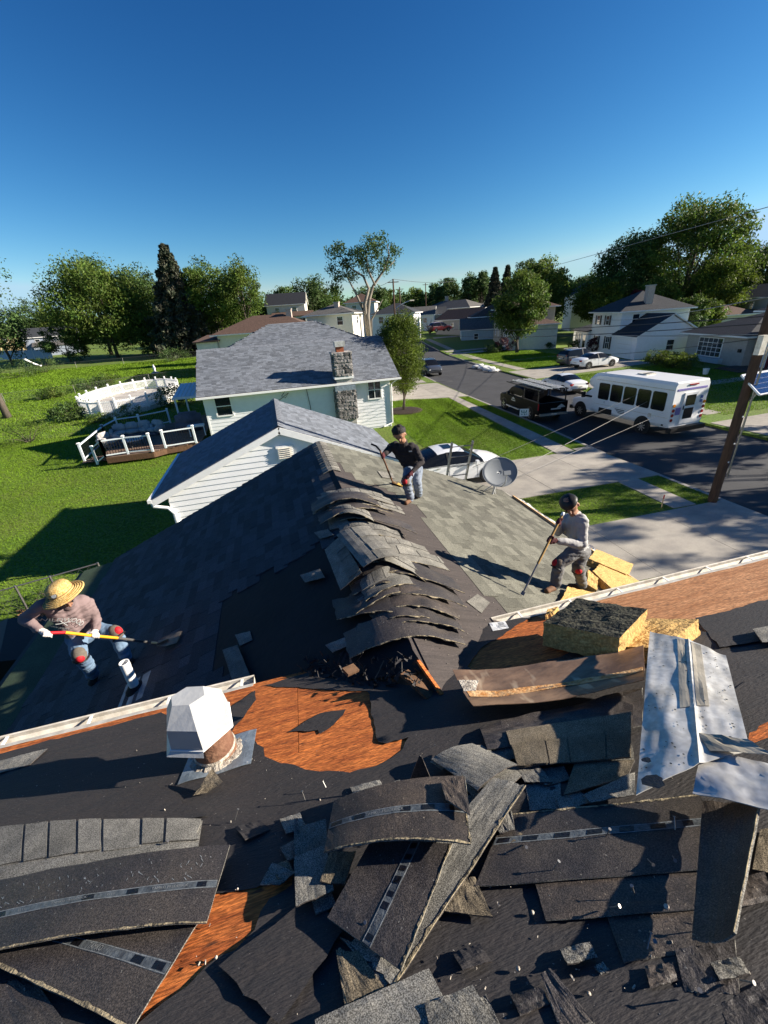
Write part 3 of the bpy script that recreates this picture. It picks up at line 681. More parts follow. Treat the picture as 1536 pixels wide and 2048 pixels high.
shingle_sheet('granule scrap with a black spot left of the diagonal strip', *P4([(588, 1716), (652, 1690), (668, 1782), (592, 1814)], .06), face='top', seed=14)
shingle_sheet('thin spike of shingle standing at the left of the pile', *P4([(589, 1668), (600, 1668), (594, 1636), (590, 1636)], [.05, .05, .10, .10]), face='top', seed=15)
shingle_sheet('granule scrap between the diagonal strip and the square scrap', *P4([(660, 1705), (712, 1702), (690, 1768), (640, 1765)], .07), face='top', seed=16, matn='granule_tan')
shingle_sheet('dark triangular shingle scrap near the left bare plywood', *P4([(520, 1770), (545, 1725), (590, 1745), (560, 1770)], .03), face='top', seed=17)
shingle_sheet('triangular shingle point to the right of the diagonal strip', *P4([(905, 1760), (950, 1755), (986, 1835), (880, 1822)], .03), face='top', seed=18, matn='granule_tan')
shingle_sheet('tan torn shingle lump below the diagonal strip', *P4([(672, 1900), (720, 1905), (770, 1978), (690, 2012)], .03), face='top', seed=19, matn='granule_tan', jag=.07)
shingle_sheet('granule strip showing under the lower end of the diagonal strip', *P4([(680, 1875), (725, 1895), (800, 1950), (770, 1975)], .025), face='top', seed=20)
shingle_sheet('grey granule shingle at the bottom edge below the centre pile', *P4([(630, 2040), (858, 1938), (920, 2060), (640, 2150)], .04), face='top', seed=21)
shingle_sheet('grey granule shingle at the bottom edge overlapping its left neighbour', *P4([(850, 2010), (945, 1972), (1000, 2060), (870, 2110)], .05), face='top', seed=22)
shingle_sheet('narrow granule tab at the bottom edge beside the overlapping pair', *P4([(940, 2010), (972, 1990), (1010, 2070), (950, 2090)], .035), face='top', seed=23)
shingle_sheet('granule shingle half hidden behind the top centre shingle', *P4([(690, 1592), (800, 1560), (812, 1600), (700, 1625)], .09), face='top', seed=24)
shingle_sheet('granule shingle at the back of the pile under the rounded one', *P4([(860, 1525), (910, 1492), (925, 1520), (885, 1540)], .05), face='top', seed=25)
shingle_sheet('grey granule triangle between pile and long right strip', *P4([(985, 1640), (1020, 1600), (1030, 1660), (1000, 1668)], .05), face='top', seed=26)
# ---- right of centre, between copper strip and pile
shingle_sheet('tabbed shingle below the copper flashing with three grey tabs', *P4([(1012, 1462), (1262, 1425), (1262, 1515), (1035, 1534)], .06), face='top', seed=27, tabs=4, matn='granule_tan')
shingle_sheet('dark wrinkled shingle just under the copper flashing', *P4([(960, 1455), (1285, 1375), (1285, 1450), (975, 1500)], .04), seed=28, ruf=.02)
shingle_sheet('grey tab shingle scrap below the tabbed shingle, left', *P4([(1030, 1535), (1075, 1528), (1105, 1565), (1050, 1565)], .04), face='top', seed=29)
shingle_sheet('brown-grey triangular shingle scrap below the tabbed shingle', *P4([(1150, 1525), (1270, 1520), (1255, 1555), (1128, 1590)], .045), face='top', seed=30, matn='granule_tan')
shingle_sheet('grey pointed scrap above the long right strip', *P4([(1165, 1590), (1270, 1545), (1270, 1590), (1180, 1605)], .05), face='top', seed=31)
shingle_sheet('small grey square scrap above the long right strip', *P4([(1112, 1598), (1160, 1582), (1180, 1606), (1120, 1622)], .03), face='top', seed=32)
shingle_sheet('dark granule shingle left of the small grey square scrap', *P4([(1050, 1570), (1120, 1560), (1125, 1618), (1060, 1622)], .02), face='top', seed=33)
# ---- right foreground: overlapping upturned strips
shingle_sheet('lowest of the three stepped upturned shingles at right', *P4([(1215, 1835), (1420, 1800), (1420, 1900), (1248, 1926)], .012), face='brown', seed=34, jag=.004)
shingle_sheet('middle of the three stepped upturned shingles at right', *P4([(1070, 1765), (1420, 1735), (1440, 1815), (1092, 1842)], .02), face='brown', seed=35, jag=.004)
shingle_sheet('topmost long upturned shingle with taped line at right', *P4([(1010, 1632), (1400, 1590), (1465, 1735), (950, 1772)], .032), seed=36, tape=(.36, .47), jag=.006, fray='t', nu=24)
shingle_sheet('tall curled brown shingle standing along the right side', *P4([(1405, 1602), (1528, 1615), (1475, 1900), (1385, 1880)], [.07, .09, .10, .05]), face='brown', seed=37, curl=(0, .05), fray='r', nv=12)
shingle_sheet('grey granule shingle at the right edge beside the curled one', *P4([(1520, 1660), (1620, 1650), (1640, 1770), (1505, 1740)], .02), face='top', seed=38, matn='granule_tan')
shingle_sheet('black torn felt and shingle corner below the curled shingle', *P4([(1350, 1900), (1470, 1880), (1480, 1990), (1370, 1985)], .02), seed=39, jag=.06)
shingle_sheet('pale torn shingle corner lying bottom right on the felt', *P4([(1082, 1950), (1102, 1938), (1190, 2045), (1120, 2060)], .03), seed=40, jag=.03)
shingle_sheet('dark square shingle crumb on the felt at right', *P4([(1188, 1935), (1206, 1926), (1220, 1940), (1202, 1950)], .014), face='top', seed=41)
shingle_sheet('black scrap at the bottom right corner', *P4([(1440, 2010), (1536, 1960), (1600, 2060), (1470, 2090)], .02), seed=42, jag=.05)
shingle_sheet('silvery grey shingle scrap at the right edge above the felt lap', *P4([(1505, 1258), (1600, 1240), (1600, 1275), (1525, 1285)], .06), face='top', seed=43)
shingle_sheet('grey triangle of shingle at the foot of the rusty vent pipe', *P4([(386, 1592), (425, 1537), (446, 1565), (415, 1585)], [.02, .09, .05, .02]), face='top', seed=44, matn='granule_tan')
shingle_sheet('grey shingle scrap lying against the white gutter at left', *P4([(-30, 1530), (95, 1497), (60, 1530), (-30, 1555)], .02), face='top', seed=45)
for i, (pts, m_, lab) in enumerate([
    (((560, 1695), (590, 1680), (600, 1715), (575, 1722)), 'granule', 'small grey scrap at the left tip of the centre pile'),
    (((540, 1735), (575, 1720), (590, 1748), (556, 1760)), 'granule_tan', 'tan scrap lying on the edge of the lower bare plywood'),
    (((985, 1500), (1020, 1490), (1030, 1515), (1000, 1530)), 'granule', 'grey scrap between the pile and the tabbed shingle'),
    (((1075, 1540), (1128, 1532), (1140, 1560), (1090, 1572)), 'granule', 'grey scrap under the brown-grey triangle'),
    (((905, 1905), (960, 1890), (985, 1925), (925, 1940)), 'felt', 'curled felt scrap below the long right strip'),
    (((1020, 1990), (1085, 1975), (1100, 2010), (1040, 2030)), 'underside', 'dark scrap at the bottom edge right of centre'),
    (((700, 1575), (760, 1560), (772, 1585), (712, 1600)), 'granule', 'flat grey scrap at the top left of the centre pile'),
    (((1290, 1935), (1345, 1925), (1355, 1960), (1300, 1975)), 'underside_brown', 'brown scrap below the lowest stepped shingle'),
    (((470, 1655), (520, 1640), (540, 1660), (490, 1680)), 'felt', 'torn felt flap between the lettered shingle and the pile'),
    (((1050, 1500), (1110, 1488), (1122, 1520), (1060, 1532)), 'granule', 'grey scrap tucked under the left end of the tabbed shingle'),
    (((1180, 1505), (1265, 1490), (1270, 1525), (1190, 1535)), 'granule', 'grey scrap beneath the galvanised sheet, left'),
    (((905, 1600), (960, 1585), (985, 1625), (930, 1650)), 'granule', 'grey scrap leaning on the long granule shingle'),
    (((1000, 1660), (1050, 1640), (1075, 1668), (1015, 1690)), 'granule_tan', 'tan scrap crossing the end of the taped line at right'),
    (((620, 1790), (660, 1775), (672, 1812), (632, 1830)), 'granule', 'grey scrap below the spotted granule scrap'),
    (((560, 1640), (600, 1625), (612, 1655), (572, 1668)), 'granule', 'grey scrap above the thin spike of shingle'),
    (((1460, 1760), (1530, 1745), (1545, 1800), (1475, 1815)), 'underside_brown', 'brown scrap right of the curled shingle'),
    (((1120, 1900), (1180, 1885), (1195, 1915), (1135, 1930)), 'granule', 'grey scrap on the felt left of the stepped shingles'),
    (((1420, 1925), (1480, 1915), (1500, 1950), (1440, 1960)), 'granule', 'grey scrap at lower right below the curled shingle')]):
    shingle_sheet(lab, *P4(pts, [.02, .03, .02, .035]), face='top', seed=150+i, matn=m_, jag=.02, nu=8, nv=6)
# ---- scraps on the wing
pr4 = lambda pts, l=.01: [pR(x, y, l) for x, y in pts]
pl4 = lambda pts, l=.01: [pL(x, y, l) for x, y in pts]
shingle_sheet('single square shingle lying flat on the brown felt of the wing', *pr4([(933, 1203), (955, 1188), (980, 1205), (963, 1226)], .012), face='top', nrm=nR, seed=46)
shingle_sheet('dark shingle curling at the foot of the shaded slope', *pl4([(445, 1300), (475, 1290), (500, 1350), (465, 1362)], .05), face='top', nrm=nL, seed=47)
shingle_sheet('flat shingle on the shaded black felt', *pl4([(470, 1270), (500, 1262), (505, 1280), (480, 1292)], .015), face='top', nrm=nL, seed=48)
shingle_sheet('narrow dark shingle leaning on the gutter end', *pl4([(487, 1352), (508, 1350), (515, 1368), (490, 1370)], .08), face='top', nrm=nL, seed=49)
shingle_sheet('dark shingle scrap beside the worker pulling at the ridge', *pr4([(755, 942), (785, 946), (790, 957), (765, 955)], .03), face='top', nrm=nR, seed=50)
# ---- strips draped over the ridge (each bent across it)
def drape(label, y, xoff, L, Wd, skew, lift, face, seed, tape=False, tabs=0, rise=.0, mat_=None):
    """strip laid across the ridge at y; arcs over it"""
    def fn(u, v):
        s_ = (u-.5)*L+xoff; r_ = .34
        # arc over ridge: smooth |x|
        z = RZ-WS*(math.sqrt(s_*s_+r_*r_)-r_*.55)+lift+rise*(1-(2*u-1)**2)
        yy_ = y+(v-.5)*Wd+skew*(u-.5)
        z += .022*noise.noise(Vector((u*3, v*2, seed)))+.03*(v-.5)*noise.noise(Vector((u*1.5, seed, 9)))+.05*max(0, abs(u-.5)-.38)*noise.noise(Vector((seed, 4, u)))*4
        n = Vector((WS*s_/math.sqrt(s_*s_+r_*r_), 0, 1)).normalized()
        return Vector((RX+s_*.94, yy_, z)), n
    c = fn(.5, .5)[0]; o = thing('ridge_shingle', label, 'shingle', c, 0, 'shingle strips draped over the wing ridge')
    top = mat_ or ('granule' if face == 'top' else 'underside'); other = 'underside' if face == 'top' else 'granule'
    f2 = lambda u, v: fn(u+(.03*noise.noise(Vector((v*5, seed, 8))) if u in (0, 1) else 0), v+(.10*noise.noise(Vector((u*9, seed, 3)))+.05*noise.noise(Vector((u*23, seed, 5))))*(1 if v in (0, 1) else 0))
    mb = MB(); mb.sheet(f2, 26, 6, .004, 0, 1); mb.build('sheet', [MT[top], MT[other]], o, c)
    mb = MB(); mb.sheet(lambda u, v: (lambda q_: (q_[0]+q_[1]*.0035, q_[1]))(f2(u, .014*v)), 22, 1, .005); mb.build('frayed_edge', MT['fray'], o, c)
    if tape: tape_on(o, f2, c, .42, .54, L=L, seed=seed, Wd=Wd)
    if tabs:
        g = random.Random(seed); u = 0
        while u < .97:
            b = min(1, u+g.uniform(.7, 1.3)/tabs); mb = MB()
            mb.sheet(lambda s_, t, a=u, b=b: (lambda r_: (r_[0]+r_[1]*.006, r_[1]))(fn(a+.005+(b-a-.01)*s_, .5+.505*t)), 4, 2, .005); mb.build('tab', MT['granule'], o, c); u = b
yA = [6.02, 5.92, 5.82, 5.72, 5.61, 5.5, 5.38, 5.26, 5.13, 4.98]
nA = ['farthest', 'second', 'third', 'fourth', 'fifth', 'sixth', 'seventh', 'eighth', 'ninth', 'nearest']
for i, y in enumerate(yA):
    top_up = i in (0, 1, 3, 4, 6, 8)
    drape('%s strip of the far ridge pile, %s' % (nA[i], 'grey granules up' if top_up else 'dark underside up'), y, .12+rnd.uniform(-.26, .22), rnd.uniform(.5, 1.15), .30, rnd.uniform(-.5, .18), .03+.018*min(i, 9-i)*1.6+.008*i, 'top' if top_up else 'under', 60+i, tabs=6 if top_up else 0, rise=.02+.02*(i % 3))
# loose ones between
for i, (l_, y, xo, L_, f_, t_) in enumerate([('short grey strip between the two ridge piles', 4.78, .05, .62, 'top', 3), ('crumpled short strip behind the strip that runs along the ridge', 4.6, .28, .5, 'top', 3), ('grey tabbed strip right of the strip along the ridge', 4.2, .46, .66, 'top', 4)]):
    drape(l_, y, xo, L_, .30, -.12, .05+.02*i, f_, 80+i, tabs=t_, rise=.02)
yB = [3.86, 3.76, 3.66, 3.57, 3.49, 3.41, 3.33, 3.25, 3.16, 3.07, 2.98, 2.88, 2.76]
nB = ['farthest', 'second', 'third', 'fourth', 'fifth', 'sixth', 'seventh', 'eighth', 'ninth', 'tenth', 'eleventh', 'twelfth', 'nearest']
for i, y in enumerate(yB):
    top_up = i in (0, 1, 5)
    drape('%s strip of the near ridge pile, %s' % (nB[i], 'granules up' if top_up else 'dark underside with pale edge'), y, .12+rnd.uniform(-.3, .24), rnd.uniform(.55, 1.22), .33, rnd.uniform(-.55, .15), .13-.008*i+.02*(i % 2), 'top' if top_up else 'under', 90+i, tape=i in (2, 4, 6), tabs=5 if top_up else 0, rise=.03+.03*rnd.random(), mat_=None if i not in (4, 9) else 'underside_brown')
shingle_sheet('long tabbed shingle strip lying lengthwise along the ridge', Vector((RX-.32, 4.62, RZ+.02)), Vector((RX-.20, 3.50, RZ+.20)), Vector((RX+.20, 3.56, RZ+.20)), Vector((RX+.12, 4.66, RZ+.04)), face='top', tabs=5, seed=101, nrm=Vector((0, 0, 1)), sag=.05, group='shingle strips draped over the wing ridge', nu=12, nv=8)
shingle_sheet('dark blue-grey shingle hanging left of the lengthwise strip', Vector((RX-.50, 4.5, RZ-.09)), Vector((RX-.46, 3.50, RZ-.02)), Vector((RX-.22, 3.50, RZ+.14)), Vector((RX-.28, 4.55, RZ+.03)), face='top', tabs=4, seed=102, nrm=Vector((-.4, 0, .9)).normalized(), group='shingle strips draped over the wing ridge')
for i, (p, l_) in enumerate([(((700, 1262), (722, 1252), (738, 1268), (712, 1282)), 'grey square scrap hanging in the shade below the near ridge pile'), (((628, 1065), (655, 1058), (668, 1070), (640, 1078)), 'small tab sticking out on the shaded side of the ridge'), (((600, 1150), (640, 1138), (650, 1155), (610, 1165)), 'dark shingle slipping down the shaded felt'), (((633, 995), (668, 985), (672, 995), (640, 1004)), 'pale scrap left of the far ridge pile'), (((655, 1040), (690, 1030), (700, 1050), (660, 1060)), 'tilted scrap at the left foot of the far ridge pile'), (((650, 1290), (690, 1275), (700, 1290), (665, 1305)), 'black scrap in the torn valley')]):
    shingle_sheet(l_, *pl4(p, .05), face='top', nrm=nL, seed=110+i)
# ---- torn felt rags and dark litter in the hole by the valley
mb = MB(); g = random.Random(5)
for i in range(170):
    x, y = g.uniform(600, 840), g.uniform(1310, 1375)
    p = pL(x, y, .02) if x < 800 else pR(x, y, .0); L = g.uniform(.02, .10); d = Vector((g.uniform(-1, 1), g.uniform(-1, 1), g.uniform(.1, 1))).normalized()
    s_ = d.cross(Vector((g.random(), g.random(), g.random()))).normalized()*g.uniform(.004, .022)
    mb.add([p-s_, p+s_, p+d*L+s_*.6, p+d*L*1.1-s_*.3], [(0, 1, 2, 3)])
tag(mb.build('torn_felt_litter', MT['felt']), kind='stuff')
# ---- copper-brown flashing strip
fb = patch(*P4([(908, 1358), (1288, 1300), (1290, 1368), (950, 1432)], [.10, .14, .12, .08]), ruf=.014, seed=3, bul=-.03, curl=(.03, .0))
def fcop(u, v):
    p, n = fb(u, v); return p+nM*(.035*abs(v-.55)*2), n
c = fcop(.5, .5)[0]; o = thing('copper_flashing', 'long brown weathered flashing strip with a pale rusty crease', 'flashing', c)
MB().sheet(fcop, 30, 10, .004).build('sheet', MT['copper'], o, c, smooth=True, auto=50)
MB().sheet(lambda u, v: (lambda q_: (q_[0]+q_[1]*.004, q_[1]))(fcop(.02+.97*u, .50+(.17+.04*math.sin(u*9))*v)), 30, 2, .002).build('rusty_crease', MT['rustline'], o, c)
MB().sheet(lambda u, v: (lambda q_: (q_[0]+q_[1]*.005, q_[1]))(fcop(.005+.11*u*(1-.4*v), .25+.26*v)), 4, 3, .002).build('pale_end', MT['sealant'], o, c)
# ---- galvanised flashing, L shaped, dented
gA, gB, gC, gD = P4([(1300, 1264), (1452, 1312), (1500, 1498), (1272, 1588)], [.26, .22, .20, .16])
gf = patch(gA, gB, gC, gD, ruf=.012, seed=5, bul=.02)
c = gf(.5, .5)[0]; o = thing('galvanised_flashing', 'large dented silver galvanised flashing sheet at right', 'flashing', c)
MB().sheet(lambda u, v: (gf(u, v)[0]+nM*.010*math.exp(-((u-.55)/.03)**2), gf(u, v)[1]), 40, 40, .003).build('sheet', MT['galv'], o, c, smooth=True, auto=50)
for u0, w in ((.40, .10), (.58, .12)):
    MB().sheet(lambda u, v: (lambda q_: (q_[0]+q_[1]*(.004+.010*math.exp(-((u0+w*u-.55)/.03)**2)), q_[1]))(gf(u0+w*u, .02+.62*v)), 3, 10, .002).build('sealant_band', MT['galv_tan'], o, c)
hA, hB, hC, hD = P4([(1405, 1500), (1600, 1540), (1640, 1640), (1385, 1585)], [.20, .19, .17, .15])
hf = patch(hA, hB, hC, hD, ruf=.010, seed=6)
MB().sheet(hf, 20, 14, .003).build('side_leg', MT['galv'], o, c, smooth=True, auto=50)
kf = patch(*P4([(1395, 1465), (1495, 1478), (1545, 1510), (1420, 1502)], [.215, .235, .225, .212]), ruf=.008, seed=8)
MB().sheet(kf, 8, 4, .003).build('folded_flap', MT['galv_tan'], o, c)
mb = MB(); g = random.Random(4)
for i in range(90):
    p, n = gf(g.uniform(.03, .97), g.uniform(.02, .98)); r_ = g.uniform(.002, .006)
    mb.add([p+n*.006+Vector((r_*math.cos(a), r_*math.sin(a), -.42*r_*math.sin(a))) for a in (0, 1.05, 2.1, 3.14, 4.2, 5.2)], [(0, 1, 2, 3, 4, 5)])
for (x, y), rr in (((1307, 1563), .035), ((1293, 1520), .016), ((1415, 1390), .012)):
    p = onpl(x, y, nM, kM+.19); mb.add([p+Vector((rr*1.3*math.cos(a)*(1+.3*math.sin(3*a)), rr*math.sin(a), -.42*rr*math.sin(a))) for a in np.linspace(0, 6.0, 9)], [tuple(range(9))])
tag(mb.build('tar_spots', MT['tar'], o, c), kind='stuff')
# ---- insulation / foam slabs
def slab(label, P8, dark=None, seed=0):
    """P8: 4 lower + 4 upper corners; roughened block"""
    c = sum((Vector(p) for p in P8), Vector())/8; bm = bmesh.new()
    vs_ = [bm.verts.new(Vector(p)-c) for p in P8]
    for f in [(0, 3, 2, 1), (4, 5, 6, 7), (0, 1, 5, 4), (1, 2, 6, 5), (2, 3, 7, 6), (3, 0, 4, 7)]: bm.faces.new([vs_[i] for i in f])
    ft = bm.faces[:] if False else list(bm.faces); top = ft[1]; top.material_index = 1 if dark else 0
    bmesh.ops.subdivide_edges(bm, edges=list(bm.edges), cuts=9, use_grid_fill=True)
    bm.normal_update()
    for v in bm.verts:
        n = v.normal; w = v.co*11
        v.co += n*(.016*noise.noise(w+Vector((seed, 0, 0)))+.009*noise.noise(w*2.7))-v.co.normalized()*.006
    me = bpy.data.meshes.new('insulation_block'); bm.to_mesh(me); bm.free(); me.materials.append(MT['foam']); me.materials.append(MT['foam_shaded'])
    o = bpy.data.objects.new('insulation_block', me); COL.objects.link(o); o.location = c
    return tag(o, label, 'insulation', 'yellow insulation blocks on the roof')
def lifted(pts, l0, l1, f=pM): return [f(*p, l0) for p in pts]+[f(*p, l0)+(nM if f is pM else nR)*(l1-l0) for p in pts]
A_, B_, C_, D_ = pM(1078, 1288, .03), pM(1252, 1325, .03), pM(1298, 1238, .03), pM(1120, 1205, .03)
# large slab: leaning, face to the camera has shade painted in
lowq = [pM(1085, 1290, .03), pM(1235, 1330, .05), pM(1290, 1268, .10), pM(1150, 1238, .10)]
upq = [p+Vector((.0, .03, .22)) for p in lowq]
slab('big yellow insulation slab with a face coloured dark as shade beside the copper flashing', lowq+upq, dark=True, seed=2)
q_ = [pM(1235, 1325, .02), pM(1330, 1330, .02), pM(1400, 1268, .02), pM(1270, 1262, .02)]
slab('flat yellow insulation piece tucked behind the big slab', q_+[p+nM*.12 for p in q_], seed=4)
q_ = [pR(1112, 1218, .01), pR(1165, 1226, .01), pR(1190, 1195, .01), pR(1130, 1182, .01)]
slab('small yellow insulation piece at the gutter behind the big slab', q_+[p+nR*.08 for p in q_], seed=5)
q_ = [pR(1180, 1156, .01), pR(1226, 1200, .01), pR(1284, 1180, .01), pR(1196, 1138, .01)]
slab('long yellow insulation slab nearest the eave, lower of two', q_+[p+nR*.12+Vector((.0, .02, 0)) for p in q_], seed=6)
q_ = [pR(1172, 1132, .01), pR(1246, 1164, .01), pR(1262, 1142, .01), pR(1188, 1112, .01)]
slab('yellow insulation slab behind the grey-shirted worker, upper of two', q_+[p+nR*.14+Vector((.0, .03, 0)) for p in q_], seed=7)
q_ = [pR(1168, 1180, .01), pR(1188, 1192, .01), pR(1190, 1165, .01), pR(1170, 1150, .01)]
slab('narrow yellow insulation sliver beside the worker\'s boot', q_+[p+nR*.10 for p in q_], seed=8)
q_ = [pM(1090, 1240, .01), pM(1108, 1236, .01), pM(1118, 1222, .01), pM(1096, 1226, .01)]
slab('crumb of brown insulation on the gutter edge', q_+[p+nM*.05 for p in q_], seed=9)
# ---- small paper label on the felt
o = thing('paper_label', 'small white printed paper lying at the gutter end', 'paper', pM(998, 1252, .0)); c = o.location
fn = patch(*P4([(978, 1246), (1010, 1242), (1018, 1256), (986, 1262)], .02), ruf=.004)
MB().sheet(fn, 6, 4, .001).build('sheet', MT['white'], o, c)
mb = MB()
for k in range(4): mb.sheet(lambda u, v, k=k: (lambda q_: (q_[0]+q_[1]*.0012, q_[1]))(fn(.45+.4*u, .2+.16*k+.07*v)), 2, 1, .0004)
mb.build('printed_lines', MT['tape'], o, c)
# ---- vent with rusty pipe and white cap
vb = pM(436, 1512, 0)
o = thing('roof_vent', 'white faceted metal vent cap on a rusty round pipe', 'vent', vb)
mb = MB(); prof = [(.125, -.05), (.122, .10), (.115, .24), (.105, .32)]
mb.lathe(prof, (0, 0, 0), 28); pipe = mb.build('pipe', MT['rust'], o, smooth=True, auto=40)
mb = MB(); mb.lathe([(.123, .075), (.129, .09), (.121, .105)], (0, 0, 0), 28); mb.build('seam_band', MT['sealant'], pipe, smooth=True)
mb = MB(); n_ = 32
for j in range(n_):
    a = 2*math.pi*j/n_; r_ = .135+.03*noise.noise(Vector((math.cos(a)*3, math.sin(a)*3, 1))); z = -MS*r_*math.sin(a)
    mb.box((r_*math.cos(a), r_*math.sin(a), z+.008), (.04, .04, .03+.02*noise.noise(Vector((a*4, 1, 1)))), Matrix.Rotation(a, 3, 'Z'))
mb.build('sealant_ring', MT['sealant'], o)
fl = MB(); fl.sheet(lambda u, v: (mr(vb.x-.19+.42*u, vb.y+.17-.36*v, .012)-vb+nM*.004*math.sin(9*u), nM), 8, 8, .003); fl.build('base_flashing', MT['lead'], o)
# cap: octagonal hood with sloped facets, open skirt
Z0, Z1, Z2, Z3 = .25, .275, .42, .52
def ring(r_x, r_y, z, n=8, ph=R(22.5), dx=0, dy=0): return [Vector((dx+r_x*math.cos(ph+2*math.pi*j/n), dy+r_y*math.sin(ph+2*math.pi*j/n), z)) for j in range(n)]
mb = MB(); rs = [ring(.125, .125, Z0, 6, -.35), ring(.135, .135, Z0+.015, 6, -.35), ring(.20, .19, Z1, 6, -.35, -.04, .03), ring(.185, .17, Z2, 6, -.35, -.04, .03), ring(.105, .075, Z3, 6, -.35, -.06, .05)]
vs_ = sum(rs, []); fs = [(i*6+j, i*6+(j+1) % 6, (i+1)*6+(j+1) % 6, (i+1)*6+j) for i in range(4) for j in range(6)]+[tuple(range(24, 30))]
mb.add(vs_, fs); cap = mb.build('cap', MT['cap_white'], o)
mb = MB(); mb.tube(ring(.202, .192, Z1-.002, 6, -.35, -.04, .03)+[ring(.202, .192, Z1-.002, 6, -.35, -.04, .03)[0]], .006, 6); mb.build('cap_rim', MT['white'], cap)
for j in (3, 4):
    a_, b_ = ring(.20, .19, Z1, 6, -.35, -.04, .03)[j], ring(.20, .19, Z1, 6, -.35, -.04, .03)[(j+1) % 6]; MB().add([a_, b_, b_*1.16+Vector((0, 0, -.075)), a_*1.16+Vector((0, 0, -.075))], [(0, 1, 2, 3)]).build('skirt_flap', MT['cap_white'], cap)
# ---- plumbing vent pipe on the shaded slope
pb = pL(272, 1378, 0)
o = thing('plumbing_vent', 'short white plastic plumbing pipe with black rubber boot on the shaded slope', 'vent pipe', pb)
mb = MB(); mb.lathe([(.052, -.02), (.052, .42), (.043, .42), (.043, .05)], (0, 0, 0), 24); mb.build('pipe', MT['white'], o, smooth=True, auto=35)
mb = MB(); mb.lathe([(.115, .0), (.11, .02), (.075, .05), (.056, .07)], (0, 0, 0), 24, Matrix.Rotation(-math.atan(WS)*.6, 3, 'Y')); mb.build('boot', MT['rubber'], o, smooth=True)
mb = MB(); mb.sheet(lambda u, v: (Vector((-.16+.32*u, -.24+.40*v, WS*(-.16+.32*u)+.02)), nL), 6, 6, .003); mb.build('flashing', MT['lead'], o)
# ---- nails and pale debris
def nail_mesh():
    mb = MB(); mb.tube([(0, 0, 0), (0, 0, .045)], .0022, 6); mb.lathe([(.0, .0445), (.006, .0445), (.006, .047), (0, .047)], n=8)
    me = bpy.data.meshes.new('nail'); me.from_pydata(mb.v, [], mb.f); me.materials.append(MT['steel']); return me
nm = nail_mesh()
for i, (x, y) in enumerate([(1045, 1690), (1212, 1672), (1105, 1740), (1295, 1718), (1345, 1712), (1270, 1790), (1220, 1815), (1310, 1880), (1295, 1898), (1480, 1960), (1395, 1990), (740, 1848), (610, 1600), (470, 1640), (652, 1575), (850, 1625), (795, 1665), (335, 1690), (930, 1545), (300, 1800), (1350, 1660), (1440, 1850)]):
    o = bpy.data.objects.new('roofing_nail', nm); COL.objects.link(o); p = pM(x, y, .036); tt = rnd.uniform(.1, .9)
    o.location = p; o.rotation_euler = (rnd.uniform(-tt, tt), rnd.uniform(-tt, tt), 0); o.scale = (1, 1, rnd.uniform(.8, 1.2))
    tag(o, 'small roofing nail sticking out of the torn roofing', 'nail', 'loose roofing nails')
mb = MB(); g = random.Random(9)
for i in range(300):
    x, y = g.uniform(0, 1536), 1330+g.random()**.8*700
    p = pM(x, y, .012+g.random()*.012)
    if p.y > 2.85: continue
    r_ = g.choice([.0015, .002, .003, .0045 if g.random() < .4 else .002]); M_ = Matrix.Rotation(g.random()*6, 3, (g.random(), g.random(), g.random()))
    mb.box(p, (r_*g.uniform(1, 3.5), r_, r_*.7), M_)
for i in range(160):
    x, y = g.uniform(720, 1020), g.uniform(1010, 1330); p = pR(x, y, .012)
    if p.x > RX: mb.box(p, (.012*g.random()+.004, .005, .004), Matrix.Rotation(g.random()*6, 3, 'Z'))
tag(mb.build('roofing_crumbs', MT['sealant']), kind='stuff')
for i, (x, y, r_) in enumerate([(432, 1915, .006), (1065, 1825, .007), (1036, 1937, .007), (1178, 1988, .006), (1333, 1815, .011), (475, 1778, .005), (640, 1600, .005)]):
    o = MB().lathe([(0, -r_), (r_*.8, -r_*.5), (r_, 0), (r_*.75, r_*.6), (0, r_*.9)], (0, 0, 0), 9).build('pebble', MT['sealant'], None, (0, 0, 0), smooth=True); o.location = pM(x, y, .02); o.rotation_euler = (i, i*2, 0)
    tag(o, 'small pale pebble lying on the black felt', 'pebble', 'pale pebbles on the felt')
# ================================================================== the three roofers
mat('skin', (.30, .155, .095), .55, .15, 9, spec=.4)
mat('maroon_lip', (.10, .03, .025), .6)
mat('hair', (.012, .010, .009), .6, .2, 30, .6, 90)
mat('shirt_grey', (.36, .36, .355), .9, .2, 3, .3, 18, col2=(.31, .31, .31))
mat('shirt_dark', (.028, .024, .026), .9, .3, 6, .5, 13)
mat('shirt_mauve', (.20, .145, .145), .9, .2, 6, .55, 12)
mat('jeans', (.14, .21, .30), .9, .4, 4, .5, 16, col2=(.085, .135, .21))
mat('jeans_light', (.20, .23, .28), .9, .5, 4, .5, 16, col2=(.13, .16, .21))
mat('pants_grey', (.11, .11, .115), .9, .6, 4, .5, 16, col2=(.16, .16, .158))
mat('boot', (.17, .085, .045), .8, .4, 9, .3, 30)
mat('boot_dark', (.045, .035, .03), .8, .4, 9, .3, 30)
mat('glove_white', (.62, .58, .54), .9, .2, 12, .4, 40)
mat('glove_wine', (.075, .015, .02), .85, .3, 12, .4, 40)
mat('pad_red', (.42, .012, .02), .7, .3, 12, .3, 30)
mat('pad_tan', (.13, .11, .09), .85, .3, 12, .3, 30)
mat('straw', (.58, .42, .18), .85, .35, 40, .5, 80, col2=(.42, .26, .07))
mat('fibreglass', (.75, .33, .02), .4, .15, 6, stretch=(1, 1, 1))
mat('ash', (.42, .26, .09), .5, .25, 6)
mat('handle_dark', (.16, .075, .04), .6, .3, 9)
mat('blade_steel', (.12, .10, .085), .5, .5, 12, .2, 30, metal=.6, col2=(.25, .20, .14))
